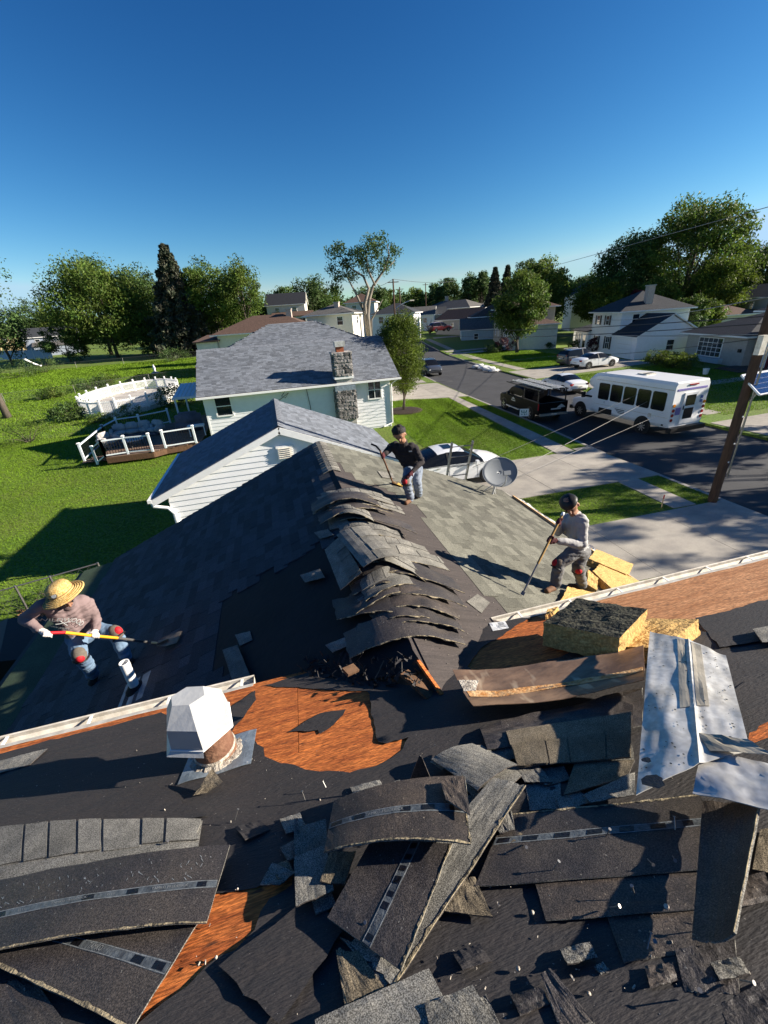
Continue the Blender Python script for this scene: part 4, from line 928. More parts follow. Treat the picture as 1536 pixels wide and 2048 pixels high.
mat('blade_yellow', (.62, .36, .08), .6, .5, 12, .2, 30)
def vplane(base):
    n = Vector((base.x, base.y, 0)).normalized(); k = n.dot(base)
    def f(x, y, off=0.0):
        d = ray(x, y); return CP+d*((k-off)/n.dot(d))
    return f
def capsule_into(mb, a, b, ra, rb, n=14):
    a, b = Vector(a), Vector(b); d = b-a; L = d.length
    if L < 1e-5: d = Vector((0, 0, 1)); L = 1e-5
    d.normalize(); x = d.orthogonal().normalized(); y = d.cross(x); M_ = Matrix((x, y, d)).transposed()
    pr_ = [(ra*math.sin(t), -ra*math.cos(t)) for t in np.linspace(0.001, math.pi/2, 5)]+[(rb*math.sin(t), L+rb*math.cos(t)) for t in np.linspace(math.pi/2, 0.001, 5)]
    mb.lathe(pr_, a, n, M_)
def grip(segs, wrist, g, hdir, s, matk, side=1):
    """palm beside the handle, four unequal fingers and a thumb closed round it"""
    hdir = hdir.normalized(); w = (wrist-g); w = (w-hdir*w.dot(hdir)); w = w.normalized() if w.length > 1e-4 else hdir.orthogonal(); b = hdir.cross(w)*side
    pc = g+w*.030*s; segs.append((wrist, pc+w*.03*s, .030*s, .030*s, matk)); segs.append((pc-hdir*.03*s, pc+hdir*.03*s, .024*s, .024*s, matk))
    for i, (o, l) in enumerate(((-.036, .9), (-.012, 1.05), (.012, 1.0), (.036, .8))):
        c = g+hdir*o*s; r_ = .026*s*l
        P = [c+(w*math.cos(a)+b*math.sin(a))*r_ for a in (.5, 1.5, 2.6, 3.8)]
        for p, q_ in zip(P, P[1:]): segs.append((p, q_, .0105*s, .0095*s, matk))
    c = g+hdir*.045*s
    P = [pc+hdir*.03*s, c+(w*math.cos(-1.0)+b*math.sin(-1.0))*.03*s, c+(w*math.cos(-2.3)+b*math.sin(-2.3))*.027*s]
    for p, q_ in zip(P, P[1:]): segs.append((p, q_, .012*s, .011*s, matk))
def person(label, J, s, mats, base, grips, face, vox=.0105, feet=None):
    """J joints; grips: {'A': (point, dir, side)}; face: facing direction of the head"""
    root = thing('person', label, 'person', base)
    top, leg, hand, boot = mats; segs = []; a = segs.append
    mid = lambda p, q_, t=.5: p*(1-t)+q_*t
    sa, sb, ha, hb, nk, pel, ch = J['shA'], J['shB'], J['hiA'], J['hiB'], J['neck'], J['pel'], J['chest']
    c = mid(sa, sb)
    for sh, hi in ((sa, ha), (sb, hb)):
        a((mid(sh, c, .32), mid(mid(sh, c, .35), mid(hi, pel, .2), .55), .100*s, .100*s, top)); a((mid(mid(sh, c, .35), mid(hi, pel, .2), .5), mid(hi, pel, .35), .10*s, .105*s, top))
        a((sh, mid(sh, c, .5), .068*s, .082*s, top))
    a((mid(c, pel, .1), mid(c, pel, .85), .115*s, .115*s, top)); a((mid(c, nk, .2), mid(c, nk, 1.0), .085*s, .074*s, top))
    a((ha, hb, .115*s, .115*s, leg)); a((nk, mid(nk, J['head'], .6), .062*s, .060*s, 'skin'))
    for k in 'AB':
        sh, el, wr_ = J['sh'+k], J['el'+k], J['ha'+k]
        if k in grips:
            g, hd, sd = grips[k]; w = (el-g).normalized(); wr_ = g+w*.085*s; grip(segs, wr_, g, hd, s, hand, sd)
        a((sh, el, .070*s, .058*s, top)); a((el, wr_+(el-wr_)*.12, .058*s, .044*s, top)); a((el, wr_, .034*s, .030*s, hand if k in grips else 'skin'))
        if k not in grips:
            d = (wr_-el).normalized(); x = d.orthogonal().normalized()
            a((wr_, wr_+d*.07*s, .034*s, .030*s, hand))
            for i, (o, l) in enumerate(((-.027, .065), (-.009, .08), (.009, .075), (.027, .06))):
                p = wr_+d*.075*s+x*o*s; q_ = p+d*l*.6*s+x.cross(d)*.012*s; a((p, q_, .0105*s, .010*s, hand)); a((q_, q_+d*l*.45*s+x.cross(d)*.02*s, .010*s, .009*s, hand))
            a((wr_+d*.02*s+x*.028*s, wr_+d*.06*s+x*.06*s, .013*s, .011*s, hand))
        hi, kn, an = J['hi'+k], J['kn'+k], J['an'+k]
        a((hi, kn, .108*s, .084*s, leg)); a((kn, mid(kn, an, .35), .082*s, .080*s, leg)); a((mid(kn, an, .35), mid(kn, an, .93), .078*s, .072*s, leg)); a((mid(kn, an, .9), an, .045*s, .045*s, boot))
        f = feet[k]; d = (f-an); a((an, an+d*.2+Vector((0, 0, -.02*s)), .048*s, .045*s, boot)); a((an+Vector((0, 0, -.015*s)), f, .044*s, .040*s, boot)); 
    h = mid(nk, J['head'], .74); s0 = s; s = s*1.05; fw = face.normalized(); up = (h-nk).normalized(); up = (up-fw*up.dot(fw)*.5).normalized(); rt = fw.cross(up).normalized(); fw = up.cross(rt)
    a((h+up*.045*s-fw*.012*s, h+up*.015*s-fw*.005*s, .098*s, .092*s, 'skin')); a((h-up*.03*s+fw*.015*s, h-up*.062*s+fw*.035*s, .072*s, .050*s, 'skin'))
    a((h+fw*.088*s+up*.010*s, h+fw*.108*s-up*.022*s, .010*s, .016*s, 'skin'))                    # nose
    a((h+fw*.075*s+rt*.02*s-up*.055*s, h+fw*.075*s-rt*.02*s-up*.055*s, .014*s, .014*s, 'skin'))   # lips
    for sd in (-1, 1): a((h+rt*.094*s*sd+up*.012*s, h+rt*.097*s*sd-up*.02*s-fw*.004*s, .017*s, .012*s, 'skin')); a((h+rt*.045*s*sd+fw*.072*s+up*.034*s, h+rt*.02*s*sd+fw*.082*s+up*.034*s, .014*s, .014*s, 'skin'))
    mb = MB(); sh_ = s; s = s0
    for p, q_, r0, r1, k in segs: capsule_into(mb, p-base, q_-base, r0, r1, 12)
    tmp = mb.build('tmp', MT['skin'])
    md = tmp.modifiers.new('r', 'REMESH'); md.mode = 'VOXEL'; md.voxel_size = vox; md.use_smooth_shade = True
    ms = tmp.modifiers.new('s', 'SMOOTH'); ms.factor = .5; ms.iterations = 2
    dg = bpy.context.evaluated_depsgraph_get(); me = bpy.data.meshes.new_from_object(tmp.evaluated_get(dg)); bpy.data.objects.remove(tmp)
    keys = [top, leg, hand, boot, 'skin']; keys = list(dict.fromkeys(keys)); me.materials.clear()
    for k in keys: me.materials.append(MT[k])
    n = len(me.polygons); C_ = np.zeros(n*3); me.polygons.foreach_get('center', C_); C_ = C_.reshape(-1, 3)+np.array(base)
    best = np.full(n, 9e9); idx = np.zeros(n, int)
    for p, q_, r0, r1, k in segs:
        p_, d = np.array(p), np.array(q_-p); t = np.clip(((C_-p_)@d)/(d@d+1e-12), 0, 1); dist = np.linalg.norm(C_-(p_+t[:, None]*d), axis=1)-(r0+(r1-r0)*t)
        w = dist < best; best[w] = dist[w]; idx[w] = keys.index(k)
    me.polygons.foreach_set('material_index', idx.astype(np.int32)); me.polygons.foreach_set('use_smooth', np.ones(n, bool))
    # cloth creases
    V = np.zeros(len(me.vertices)*3); me.vertices.foreach_get('co', V); V = V.reshape(-1, 3); N_ = np.array([v.normal[:] for v in me.vertices])
    vi = np.zeros(len(V), int)
    for p in me.polygons:
        for v in p.vertices: vi[v] = idx[p.index]
    cl = (vi == 0) | (vi == 1)
    dsp = np.array([abs(noise.noise(Vector((v[0]*6, v[1]*6, v[2]*15+3))))-.25+.25*(abs(noise.noise(Vector((v[0]*17, v[1]*17, v[2]*30))))-.25) for v in V])*.026*s
    V[cl] += N_[cl]*dsp[cl, None]; me.vertices.foreach_set('co', V.ravel()); me.update()
    body = bpy.data.objects.new('body', me); COL.objects.link(body); body.parent = root
    eye = MB()
    for sd in (-1, 1):
        e = MB(); e.lathe([(0, -.011*s), (.008*s, -.008*s), (.011*s, 0), (.008*s, .008*s), (0, .011*s)], h+fw*.086*sh_+rt*.034*sh_*sd+up*.014*sh_-base, 10); e.build('eye', MT['hair'], root, smooth=True)
    for sd in (-1, 1): MB().tube([h-base+fw*.090*sh_+rt*.018*sd*sh_+up*.034*sh_, h-base+fw*.086*sh_+rt*.036*sd*sh_+up*.039*sh_, h-base+fw*.074*sh_+rt*.054*sd*sh_+up*.032*sh_], .006*sh_, 5).build('eyebrow', MT['hair'], root)
    MB().tube([h-base+fw*.088*sh_+rt*x_*sh_-up*.057*sh_ for x_ in (-.024, 0, .024)], .0035*sh_, 5).build('mouth', MT['maroon_lip'], root)
    return root, body, (h, fw, up, rt, sh_)
def shell(root, name, matl, c, ax, rad, base, cut=-1.0, bump_=.0, n=20, seed=0):
    """part ellipsoid in the frame ax (right, forward, up)"""
    mb = MB(); M_ = Matrix(ax).transposed(); pr_ = []
    bm = bmesh.new(); bmesh.ops.create_uvsphere(bm, u_segments=n, v_segments=14, radius=1)
    dele = [v for v in bm.verts if v.co.z < cut]; bmesh.ops.delete(bm, geom=dele, context='VERTS')
    for v in bm.verts:
        k = 1+bump_*noise.noise(v.co*6+Vector((seed, 0, 0))); v.co = M_ @ Vector((v.co.x*rad[0]*k, v.co.y*rad[1]*k, v.co.z*rad[2]*k))+(c-base)
    me = bpy.data.meshes.new(name); bm.to_mesh(me); bm.free(); me.materials.append(matl); me.polygons.foreach_set('use_smooth', [True]*len(me.polygons))
    o = bpy.data.objects.new(name, me); COL.objects.link(o); o.parent = root; return o
def kneepad(root, kn, hi, an, out, s, base, red=True):
    up = ((hi-kn).normalized()-(an-kn).normalized()); up = (hi-an).normalized(); fw = out-up*out.dot(up); fw.normalize(); rt = up.cross(fw)
    p = shell(root, 'knee_pad', MT['pad_tan'], kn+fw*.018*s, (rt, up, fw), (.080*s, .105*s, .084*s), base, -.25)
    if red: shell(p, 'pad_cap', MT['pad_red'], kn+fw*.030*s-up*.01*s, (rt, up, fw), (.062*s, .075*s, .088*s), base, .25)
    mb = MB(); mb.tube([kn-base+(rt*math.cos(t)+fw*math.sin(t))*.083*s-up*.07*s for t in np.linspace(0, 2*math.pi, 15)], .011*s, 6); mb.build('strap', MT['black'], p)
def shovel(label, pts, rad, mats_, bl, base):
    """pts along handle from grip to socket; bl = (origin, dir, normal, width, length)"""
    o = thing('roofing_shovel', label, 'shovel', base); k = len(pts)
    for (i0, i1), m_, nm_ in mats_:
        mb = MB(); mb.tube([p-base for p in pts[i0:i1+1]], rad, 12); mb.build(nm_, MT[m_], o, smooth=True, auto=50)
    p, d, n, w, L = bl; d = d.normalized(); n = (n-d*n.dot(d)).normalized(); x = d.cross(n)
    mb = MB(); mb.sheet(lambda u, v: (p-base+x*(u-.5)*w*(.55+.45*min(1, v*2.2))+d*L*v+n*(.018*(2*u-1)**2*(1-v)), n), 10, 6, .005); bo = mb.build('blade', MT[bl_mat[0]], o, smooth=False)
    mb = MB()
    for i in range(8):
        q_ = p-base+x*((i+.5)/8-.5)*w+d*L; mb.add([q_-x*w/17+n*.0026, q_+x*w/17+n*.0026, q_+d*.022+n*.002, q_-x*w/17-n*.0026, q_+x*w/17-n*.0026, q_+d*.022-n*.002], [(0, 1, 2), (3, 5, 4), (0, 2, 5, 3), (1, 4, 5, 2), (0, 3, 4, 1)])
    tag(mb.build('teeth', MT['blade_steel'], bo), kind='stuff')
    mb = MB(); mb.prism([p-base-x*.03, p-base+d*L*.5-x*.006, p-base+d*L*.5+x*.006, p-base+x*.03], n*.03); mb.build('fulcrum', MT['blade_steel'], o)
    return o
bl_mat = ['blade_steel']
def sink(p, plane, h): # ankle above its sole on the plane
    return p
# ---- grey-shirt worker on the right
fA, fB = pR(1094, 1182, .045), pR(1140, 1172, .045); base = (pR(1100, 1180)+pR(1165, 1174))/2; V_ = vplane(base)
hA1 = V_(1103, 1087, .40); hB1 = V_(1115, 1045, .30); hd = (hB1-hA1).normalized()
tip = pR(1044, 1190, .03)
J = dict(head=V_(1137, 1006, .14), neck=V_(1151, 1031, .06), chest=V_(1153, 1052, .05), pel=V_(1160, 1096, 0), shA=V_(1166, 1043, .18), elA=V_(1165, 1088, .26), haA=hA1, shB=V_(1132, 1040, -.10), elB=V_(1116, 1064, -.02), haB=hB1, hiA=V_(1152, 1102, .08), knA=V_(1118, 1128, .28), anA=pR(1110, 1172, .09), hiB=V_(1164, 1102, -.06), knB=V_(1156, 1134, .05), anB=pR(1165, 1172, .09))
top_ = V_(1126, 1027, .28)
ax = (tip-top_).normalized()
gA_ = top_+ax*((hA1-top_).dot(ax)); gB_ = top_+ax*((hB1-top_).dot(ax))
p1_, body1, hd1 = person('worker in light grey long-sleeved shirt and black cap leaning on a yellow-handled bar', J, 1.0, ('shirt_grey', 'pants_grey', 'glove_wine', 'boot'), base, {'A': (gA_, -ax, 1), 'B': (gB_, -ax, 1)}, Vector((-.55, -.72, -.35)), feet={'A': fA, 'B': fB})
h, fw, up, rt, kh = hd1
cap = shell(p1_, 'cap', MT['black'], h+up*.062*kh-fw*.014*kh, (rt, (fw*.97-up*.24).normalized(), (up*.97+fw*.24).normalized()), (.110*kh, .116*kh, .078*kh), base, -.05, .06)
mb = MB(); mb.sheet(lambda u, v: (h-base+up*(.052-.02*v-.03*(2*u-1)**2)-fw*(.10+.065*v*(1-(2*u-1)**2*.5))+rt*(u-.5)*.17, up), 10, 3, .006); mb.build('cap_brim', MT['black'], cap)
kneepad(p1_, J['knA'], J['hiA'], J['anA'], (J['knA']-(J['hiA']+J['anA'])/2), .92, base); kneepad(p1_, J['knB'], J['hiB'], J['anB'], Vector((-.5, -.8, 0)), .92, base)
o = thing('pry_bar', 'long yellow-handled pry bar held by the grey-shirted worker', 'pry bar', tip)
k1 = top_+ax*((tip-top_).length*.62)
MB().tube([top_-tip, k1-tip], .016, 12).build('handle', MT['ash'], o, smooth=True, auto=50); MB().tube([k1-tip, tip-tip-ax*.04], .012, 10).build('shaft', MT['steel'], o, smooth=True, auto=50)
MB().lathe([(.0, -.02), (.019, -.015), (.019, .03), (.0, .04)], top_-tip, 12, ax.to_track_quat('Z', 'Y').to_matrix()).build('end_cap', MT['white'], o, smooth=True)
MB().beam(-ax*.05, ax*.0, .045, .010, up=nR).build('chisel_tip', MT['steel'], o)
# ---- dark-shirt worker at the ridge
fA, fB = pR(812, 1006, .04), pR(832, 992, .04); base = pR(824, 1002); V_ = vplane(base)
hA1 = V_(767, 911, .22)
J = dict(head=V_(797, 865, .17), neck=V_(807, 886, .07), chest=V_(812, 905, .05), pel=V_(826, 935, -.04), shA=V_(783, 893, -.05), elA=V_(771, 906, .16), haA=hA1, shB=V_(830, 896, .06), elB=V_(843, 924, .14), haB=V_(824, 944, .34), hiA=V_(820, 938, .0), knA=V_(812, 962, .34), anA=pR(821, 998, .09), hiB=V_(834, 940, -.04), knB=V_(834, 962, .16), anB=pR(838, 990, .10))
gr, sock = V_(742, 888, .26), pR(786, 966, .05)
pts = [gr, V_(752, 892, .27), V_(760, 901, .25), V_(770, 925, .22), V_(778, 946, .20), sock]
gA_ = V_(765, 912, .24); hd = (pts[3]-pts[2]).normalized()
p2_, body2, hd2 = person('worker in dark long-sleeved shirt and light jeans prying shingles at the ridge', J, .98, ('shirt_dark', 'jeans_light', 'glove_wine', 'boot'), base, {'A': (gA_, hd, 1)}, Vector((-.35, -.85, -.55)), feet={'A': fA, 'B': fB})
h, fw, up, rt, kh = hd2
shell(p2_, 'hair', MT['hair'], h+up*.056*kh-fw*.026*kh, (rt, (fw*.85+up*.52).normalized(), (up*.85-fw*.52).normalized()), (.112*kh, .113*kh, .110*kh), base, -.25, .20, 28)
kneepad(p2_, J['knA'], J['hiA'], J['anA'], (J['knA']-(J['hiA']+J['anA'])/2), .92, base)
V2, F2 = text_mesh('ROOFING', .03)
mb = MB(); mb.box(J['chest']-base+Vector((.04, -.125, .05)), (.055, .004, .018), Matrix.Rotation(-.2, 3, 'Z')); mb.build('chest_logo', MT['print'], p2_)
bl_mat[0] = 'blade_yellow'
shovel('red-gripped roofing shovel with a worn yellow blade held by the dark-shirted worker', pts, .015, [((0, 2), 'rubber', 'grip'), ((2, 5), 'handle_dark', 'handle')], (sock, pR(812, 972, .03)-sock, nR, .20, .22), gr)
# ---- straw-hat worker on the shaded slope
fA, fB = pL(183, 1366, .045), pL(263, 1322, .045); base = (pL(185, 1358)+pL(260, 1322))/2; V_ = vplane(base)
sk = [V_(100, 1266, .46), V_(130, 1265, .45), V_(180, 1271, .40), V_(235, 1276, .30), V_(300, 1285, .12)]
sk.append(pL(318, 1287, .10)); tipd = pL(352, 1276, .06)
ax = (sk[2]-sk[0]).normalized()
J = dict(head=V_(128, 1190, .37), neck=V_(134, 1204, .24), chest=V_(136, 1228, .2), pel=V_(166, 1266, -.08), shA=V_(86, 1209, .24), elA=V_(48, 1238, .12), haA=sk[0], shB=V_(176, 1206, .08), elB=V_(193, 1240, .08), haB=sk[2], hiA=V_(154, 1276, .0), knA=V_(158, 1308, .32), anA=pL(188, 1350, .095), hiB=V_(192, 1260, -.1), knB=V_(230, 1266, .14), anB=pL(254, 1316, .095))
p3_, body3, hd3 = person('worker in mauve lettered sweatshirt, jeans and wide straw hat bending with a shovel', J, 1.02, ('shirt_mauve', 'jeans', 'glove_white', 'boot_dark'), base, {'A': (V_(94, 1269, .46), ax, 1), 'B': (V_(190, 1271, .39), ax, 1)}, Vector((.45, -.65, -.65)), feet={'A': fA, 'B': fB})
h, fw, up, rt, kh = hd3
hu = Vector((-.22, -.10, 1)).normalized(); hf = (fw-hu*fw.dot(hu)).normalized(); hr_ = hf.cross(hu); M_ = Matrix((hr_, hf, hu)).transposed()
hat_c = h+Vector((-.01, 0, .06))
mb = MB()
pr_ = [(.215, -.035), (.205, -.03), (.17, -.012), (.128, .0), (.122, .03), (.116, .085), (.095, .118), (.05, .132), (.0, .135)]
mb.lathe(pr_, hat_c-base, 40, M_); hat = mb.build('straw_hat', MT['straw'], p3_, smooth=True)
for r_, z in ((.145, -.003), (.165, -.009), (.185, -.018), (.205, -.029)):
    MB().tube([hat_c-base+M_ @ Vector((r_*math.cos(t), r_*math.sin(t), z+.004)) for t in np.linspace(0, 2*math.pi, 41)], .005, 5).build('straw_braid', MT['straw'], hat)
for i, (r_, z) in enumerate(((.125, .022), (.122, .05), (.118, .075), (.104, .105))):
    MB().tube([hat_c-base+M_ @ Vector((r_*math.cos(t), r_*math.sin(t), z)) for t in np.linspace(0, 2*math.pi, 31)], .004, 5).build('straw_braid', MT['straw'] if i else MT['boot'], hat)
MB().lathe([(0, 0), (.030, 0), (.030, .006), (0, .007)], hat_c-base+M_ @ Vector((.045, .105, .055)), 16, (M_ @ Vector((.4, .9, .3))).to_track_quat('Z', 'Y').to_matrix()).build('hat_badge', MT['black'], hat)
MB().lathe([(.014, .006), (.024, .006), (.024, .009), (.014, .009)], hat_c-base+M_ @ Vector((.045, .105, .055)), 16, (M_ @ Vector((.4, .9, .3))).to_track_quat('Z', 'Y').to_matrix()).build('badge_ring', MT['print'], hat)
kneepad(p3_, J['knA'], J['hiA'], J['anA'], (J['knA']-(J['hiA']+J['anA'])/2), .97, base); kneepad(p3_, J['knB'], J['hiB'], J['anB'], (J['knB']-(J['hiB']+J['anB'])/2), .97, base)
# lettering wrapped onto the sweatshirt
bvh = BVHTree.FromObject(body3, bpy.context.evaluated_depsgraph_get())
cc = (J['shA']+J['shB'])/2; cx = (J['shB']-J['shA']).normalized(); cy = (cc-J['pel']); cy = (cy-cx*cy.dot(cx)).normalized(); cn = cx.cross(cy); cn = cn if cn.dot(CP-cc) > 0 else -cn
cen = cc-cy*.15
_A = []; _B = []
for ix in np.linspace(-.16, .16, 17):
    for iy in np.linspace(-.16, .12, 15):
        q_ = cen+cx*ix+cy*iy; hit = bvh.ray_cast(q_-base+cn*.17, -cn, .3)[0]
        if hit: _A.append([1, ix, iy, ix*ix, iy*iy, ix*iy]); _B.append((hit+base-q_).dot(cn))
_co = np.linalg.lstsq(np.array(_A), np.array(_B), rcond=None)[0]
def chest_pt(x_, y_, l=.034): return cen+cx*x_+cy*y_+cn*(float(np.dot(_co, [1, x_, y_, x_*x_, y_*y_, x_*y_]))+l)-base
def chest_text(txt, size, y0, arc):
    V, Fc = text_mesh(txt, size); P = []
    for v in V:
        x_, y_ = v.x, v.y
        if arc: a_ = x_/arc; x_, y_ = math.sin(a_)*(arc+y_), math.cos(a_)*(arc+y_)-arc
        P.append(chest_pt(x_, y_+y0))
    MB().add(P, Fc).build('lettering', MT['print'], p3_)
chest_text('WILDWOOD', .080, .035, .30); chest_text('NEW JERSEY', .034, -.10, 0)
for a_, b_ in (((-.055, -.06), (.055, .01)), ((-.055, .01), (.055, -.06))):
    P = []
    for t in np.linspace(0, 1, 8):
        P.append(chest_pt(a_[0]*(1-t)+b_[0]*t, a_[1]*(1-t)+b_[1]*t, .024))
    MB().tube(P, .004, 5).build('crossed_oar', MT['print'], p3_)
bl_mat[0] = 'blade_steel'
shovel('orange fibreglass roofing shovel held by the straw-hatted worker', sk, .017, [((0, 1), 'pad_red', 'grip'), ((1, 3), 'fibreglass', 'handle'), ((3, 5), 'steel', 'socket')], (sk[5], tipd-sk[5], nL, .21, .26), sk[0])
# ================================================================== neighbour's house, outbuilding, deck, pool, yard
def window(parent, c, w, h, ax, ay, frame='white', nx=1, ny=2, off=.03, pane='glass', fw=.07):
    """c centre on wall, ax along wall, ay outward normal"""
    c, ax, ay = Vector(c), Vector(ax), Vector(ay); M_ = Matrix((ax, ay, Vector((0, 0, 1)))).transposed(); f = MB()
    for dx, dz, sx, sz in ((-w/2-fw/2, 0, fw, h+2*fw), (w/2+fw/2, 0, fw, h+2*fw), (0, h/2+fw/2, w, fw), (0, -h/2-fw/2, w+.06, fw)): f.box(c+ax*dx+Vector((0, 0, dz))+ay*off, (sx, .07, sz), M_)
    for i in range(1, nx): f.box(c+ax*(-w/2+w*i/nx)+ay*off, (.035, .045, h), M_)
    for i in range(1, ny): f.box(c+Vector((0, 0, -h/2+h*i/ny))+ay*(off+.002), (w, .045, .045), M_)
    fr = f.build('window', MT[frame], parent)
    for i in range(nx):
        for j in range(ny):
            MB().box(c+ax*(-w/2+w*(i+.5)/nx)+Vector((0, 0, -h/2+h*(j+.5)/ny))+ay*(off-.012), (w/nx-.02, .012, h/ny-.02), M_).build('pane', MT[pane], fr)
    return fr
def clapboards(parent, x0, x1, y, z0, z1, expo, matl, top=None, name='clapboard'):
    z = z0; n = 0
    while z < z1-.02:
        zz = min(z+expo, z1)
        a, b = (x0, x1) if top is None else top(z)
        a2, b2 = (x0, x1) if top is None else top(min(zz+.01, z1))
        if b-a > .06:
            mb = MB(); mb.add([(a, y-.022, z), (b, y-.022, z), (b2, y-.004, zz+.01), (a2, y-.004, zz+.01), (a, y, z), (b, y, z), (b2, y, zz+.01), (a2, y, zz+.01)], [(0, 1, 2, 3), (0, 4, 5, 1), (0, 3, 7, 4), (1, 5, 6, 2), (3, 2, 6, 7)]); mb.build(name, matl, parent)
        z = zz
def roofsheet(parent, A, B, C, D, matl, seed, nparts=0, expo=.15, wmin=.2, wmax=.36, th=.016, slabth=.10, mask=None, slabm='wood_old', tlo=.68, thi=1.25):
    """A,B eave ends; C,D ridge ends (C above B): slab + shingle courses"""
    A, B, C, D = map(Vector, (A, B, C, D)); U = (B-A); L = U.length; U.normalize(); Vv = ((D-A)-U*((D-A).dot(U))); S_ = Vv.length; Vv.normalize(); n = U.cross(Vv); n = n if n.z > 0 else -n
    mb = MB(); mb.prism([A-n*.012, B-n*.012, C-n*.012, D-n*.012], -n*slabth); mb.build('roof', MT[slabm], parent)
    dA, dB = (D-A).dot(U), L-(C-A).dot(U)
    def mk(p, u, v):
        t = v/S_; return dA*t-.02 <= u <= L-dB*t+.02
    rows = MB(); r0 = rows.add([A-n*.02, B-n*.02, B-n*.021, A-n*.021], [(0, 1, 2, 3)])
    tabfield(parent, lambda u, v: A+U*u+Vv*v, 0, 0, n, 0, L, 0, S_-.06, mk, matl, nparts, expo, wmin, wmax, seed, th, tlo=tlo, thi=thi)
    return n
nb = thing('neighbour_house', 'white clapboard house with blue-grey shingle roof and stone chimney next door', 'house', (0, 0, 0))
HY, HX0, HX1, HZ = 26.65, -4.16, 7.25, 3.14
MB().b2((HX0, HY, 0), (HX1, 34.2, HZ)).build('wall', MT['siding2'], nb)
clapboards(nb, HX0+.01, HX1-.01, HY, .1, HZ, .205, MT['siding2'])
MB().b2((HX1-.06, HY-.03, 0), (HX1+.02, HY+.10, HZ)).build('corner_board', MT['white'], nb); MB().b2((HX0-.02, HY-.03, 0), (HX0+.08, HY+.10, HZ)).build('corner_board', MT['white'], nb)
e0 = (HX0-.28, HY-.42, 3.19); e1 = (HX1+.62, HY-.42, 3.19); r1 = (HX1+.62, 30.6, 5.5); r0 = (HX0-.1, 30.6, 5.56)
roofsheet(nb, e0, e1, r1, (HX0-.28, 30.6, 5.5), MT['roof_blue'], 31, 300, .15)
roofsheet(nb, (HX1+.62, 34.7, 3.19), (HX0-.28, 34.7, 3.19), (HX0-.28, 30.62, 5.5), (HX1+.62, 30.62, 5.5), MT['roof_blue'], 32)
for sx in (HX0, HX1-.01): MB().prism([(sx, HY, HZ), (sx, 34.2, HZ), (sx, 30.6, 5.30)], (.01, 0, 0)).build('gable', MT['siding2'], nb)
MB().b2((HX0-.3, HY-.56, 3.06), (HX1+.66, HY-.44, 3.17)).build('gutter', MT['white'], nb); MB().b2((HX0-.2, HY-.43, 3.04), (HX1+.5, HY, 3.08)).build('soffit', MT['white'], nb)
MB().tube([(HX1+.42, HY-.48, 3.06), (HX1+.1, HY-.08, 2.75), (HX1+.06, HY-.06, .25), (HX1-.6, HY-.3, .1)], .045, 8).build('downspout', MT['white'], nb)
for i in range(40):   # ridge caps
    x = HX0-.28+i*.304; mb = MB(); mb.add([(x, 30.42, 5.42), (x, 30.6, 5.535), (x, 30.78, 5.42), (x+.31, 30.42, 5.412), (x+.31, 30.6, 5.527), (x+.31, 30.78, 5.412)], [(0, 3, 4, 1), (1, 4, 5, 2)]); mb.build('ridge_cap', MT['roof_edge'] if 'roof_edge' in MT else mat('roof_edge', (.17, .185, .215), .9, .3, 9, .2, 60), nb)
window(nb, (-3.1, HY-.02, 2.5), .86, 1.08, (1, 0, 0), (0, -1, 0)); window(nb, (6.22, HY-.02, 2.5), .80, 1.06, (1, 0, 0), (0, -1, 0), nx=2)
# chimney of fieldstones
cx0, cx1, cy0 = 3.66, 4.86, 26.12
core = MB(); core.b2((cx0+.05, cy0+.05, 0), (cx1-.05, 26.7, 3.0)); core.b2((cx0+.12, cy0+.05, 3.0), (cx1-.12, 27.1, 4.85)); ch = core.build('chimney', MT['mortar'], nb)
def stone(c, s, seed):
    bm = bmesh.new(); bmesh.ops.create_cube(bm, size=1); bmesh.ops.subdivide_edges(bm, edges=bm.edges, cuts=2, use_grid_fill=True)
    for v in bm.verts:
        d = v.co.normalized()*.62; v.co = v.co.lerp(d, .45); v.co += Vector([noise.noise(v.co*2.5+Vector((seed, k*7, 0)))*.16 for k in range(3)]); v.co = Vector((v.co.x*s[0], v.co.y*s[1], v.co.z*s[2]))
    me = bpy.data.meshes.new('stone'); bm.to_mesh(me); bm.free(); me.materials.append(MT['stone']); inst(me, 'stone', ch, c)
sd = 0
for (xa, xb, za, zb, yo) in ((cx0, cx1, .9, 2.75, cy0), (cx0+.08, cx1-.08, 3.55, 4.86, cy0)):
    z = za
    while z < zb-.06:
        hh = rnd.uniform(.16, .26); x = xa
        while x < xb-.05:
            w = min(rnd.uniform(.2, .42), xb-x+.02); sd += 1; stone((x+w/2, yo+.03, z+hh/2), (w*1.05, .22, hh*1.05), sd); x += w
        y = yo+.12
        while y < 26.75:
            w = rnd.uniform(.2, .3)
            for xx in (xa, xb): sd += 1; stone((xx, y+w/2, z+hh/2), (.2, w*1.1, hh*1.05), sd)
            y += w
        z += hh
MB().b2((cx0-.04, cy0-.08, 2.72), (cx1+.04, 26.6, 3.02)).build('flashing', MT['lead'], ch); MB().b2((cx0+.0, cy0-.06, 3.42), (cx1+.0, 27.0, 3.56)).build('flashing', MT['white'], ch)
MB().b2((cx0-.02, cy0-.06, 4.85), (cx1+.02, 27.16, 4.95)).build('crown', MT['mortar'], ch)
MB().b2((4.0, 26.4, 4.95), (4.45, 26.85, 5.25)).build('flue', MT['brick_red'], ch); MB().b2((3.92, 26.32, 5.25), (4.53, 26.93, 5.55)).build('flue_cap', MT['galv'], ch)
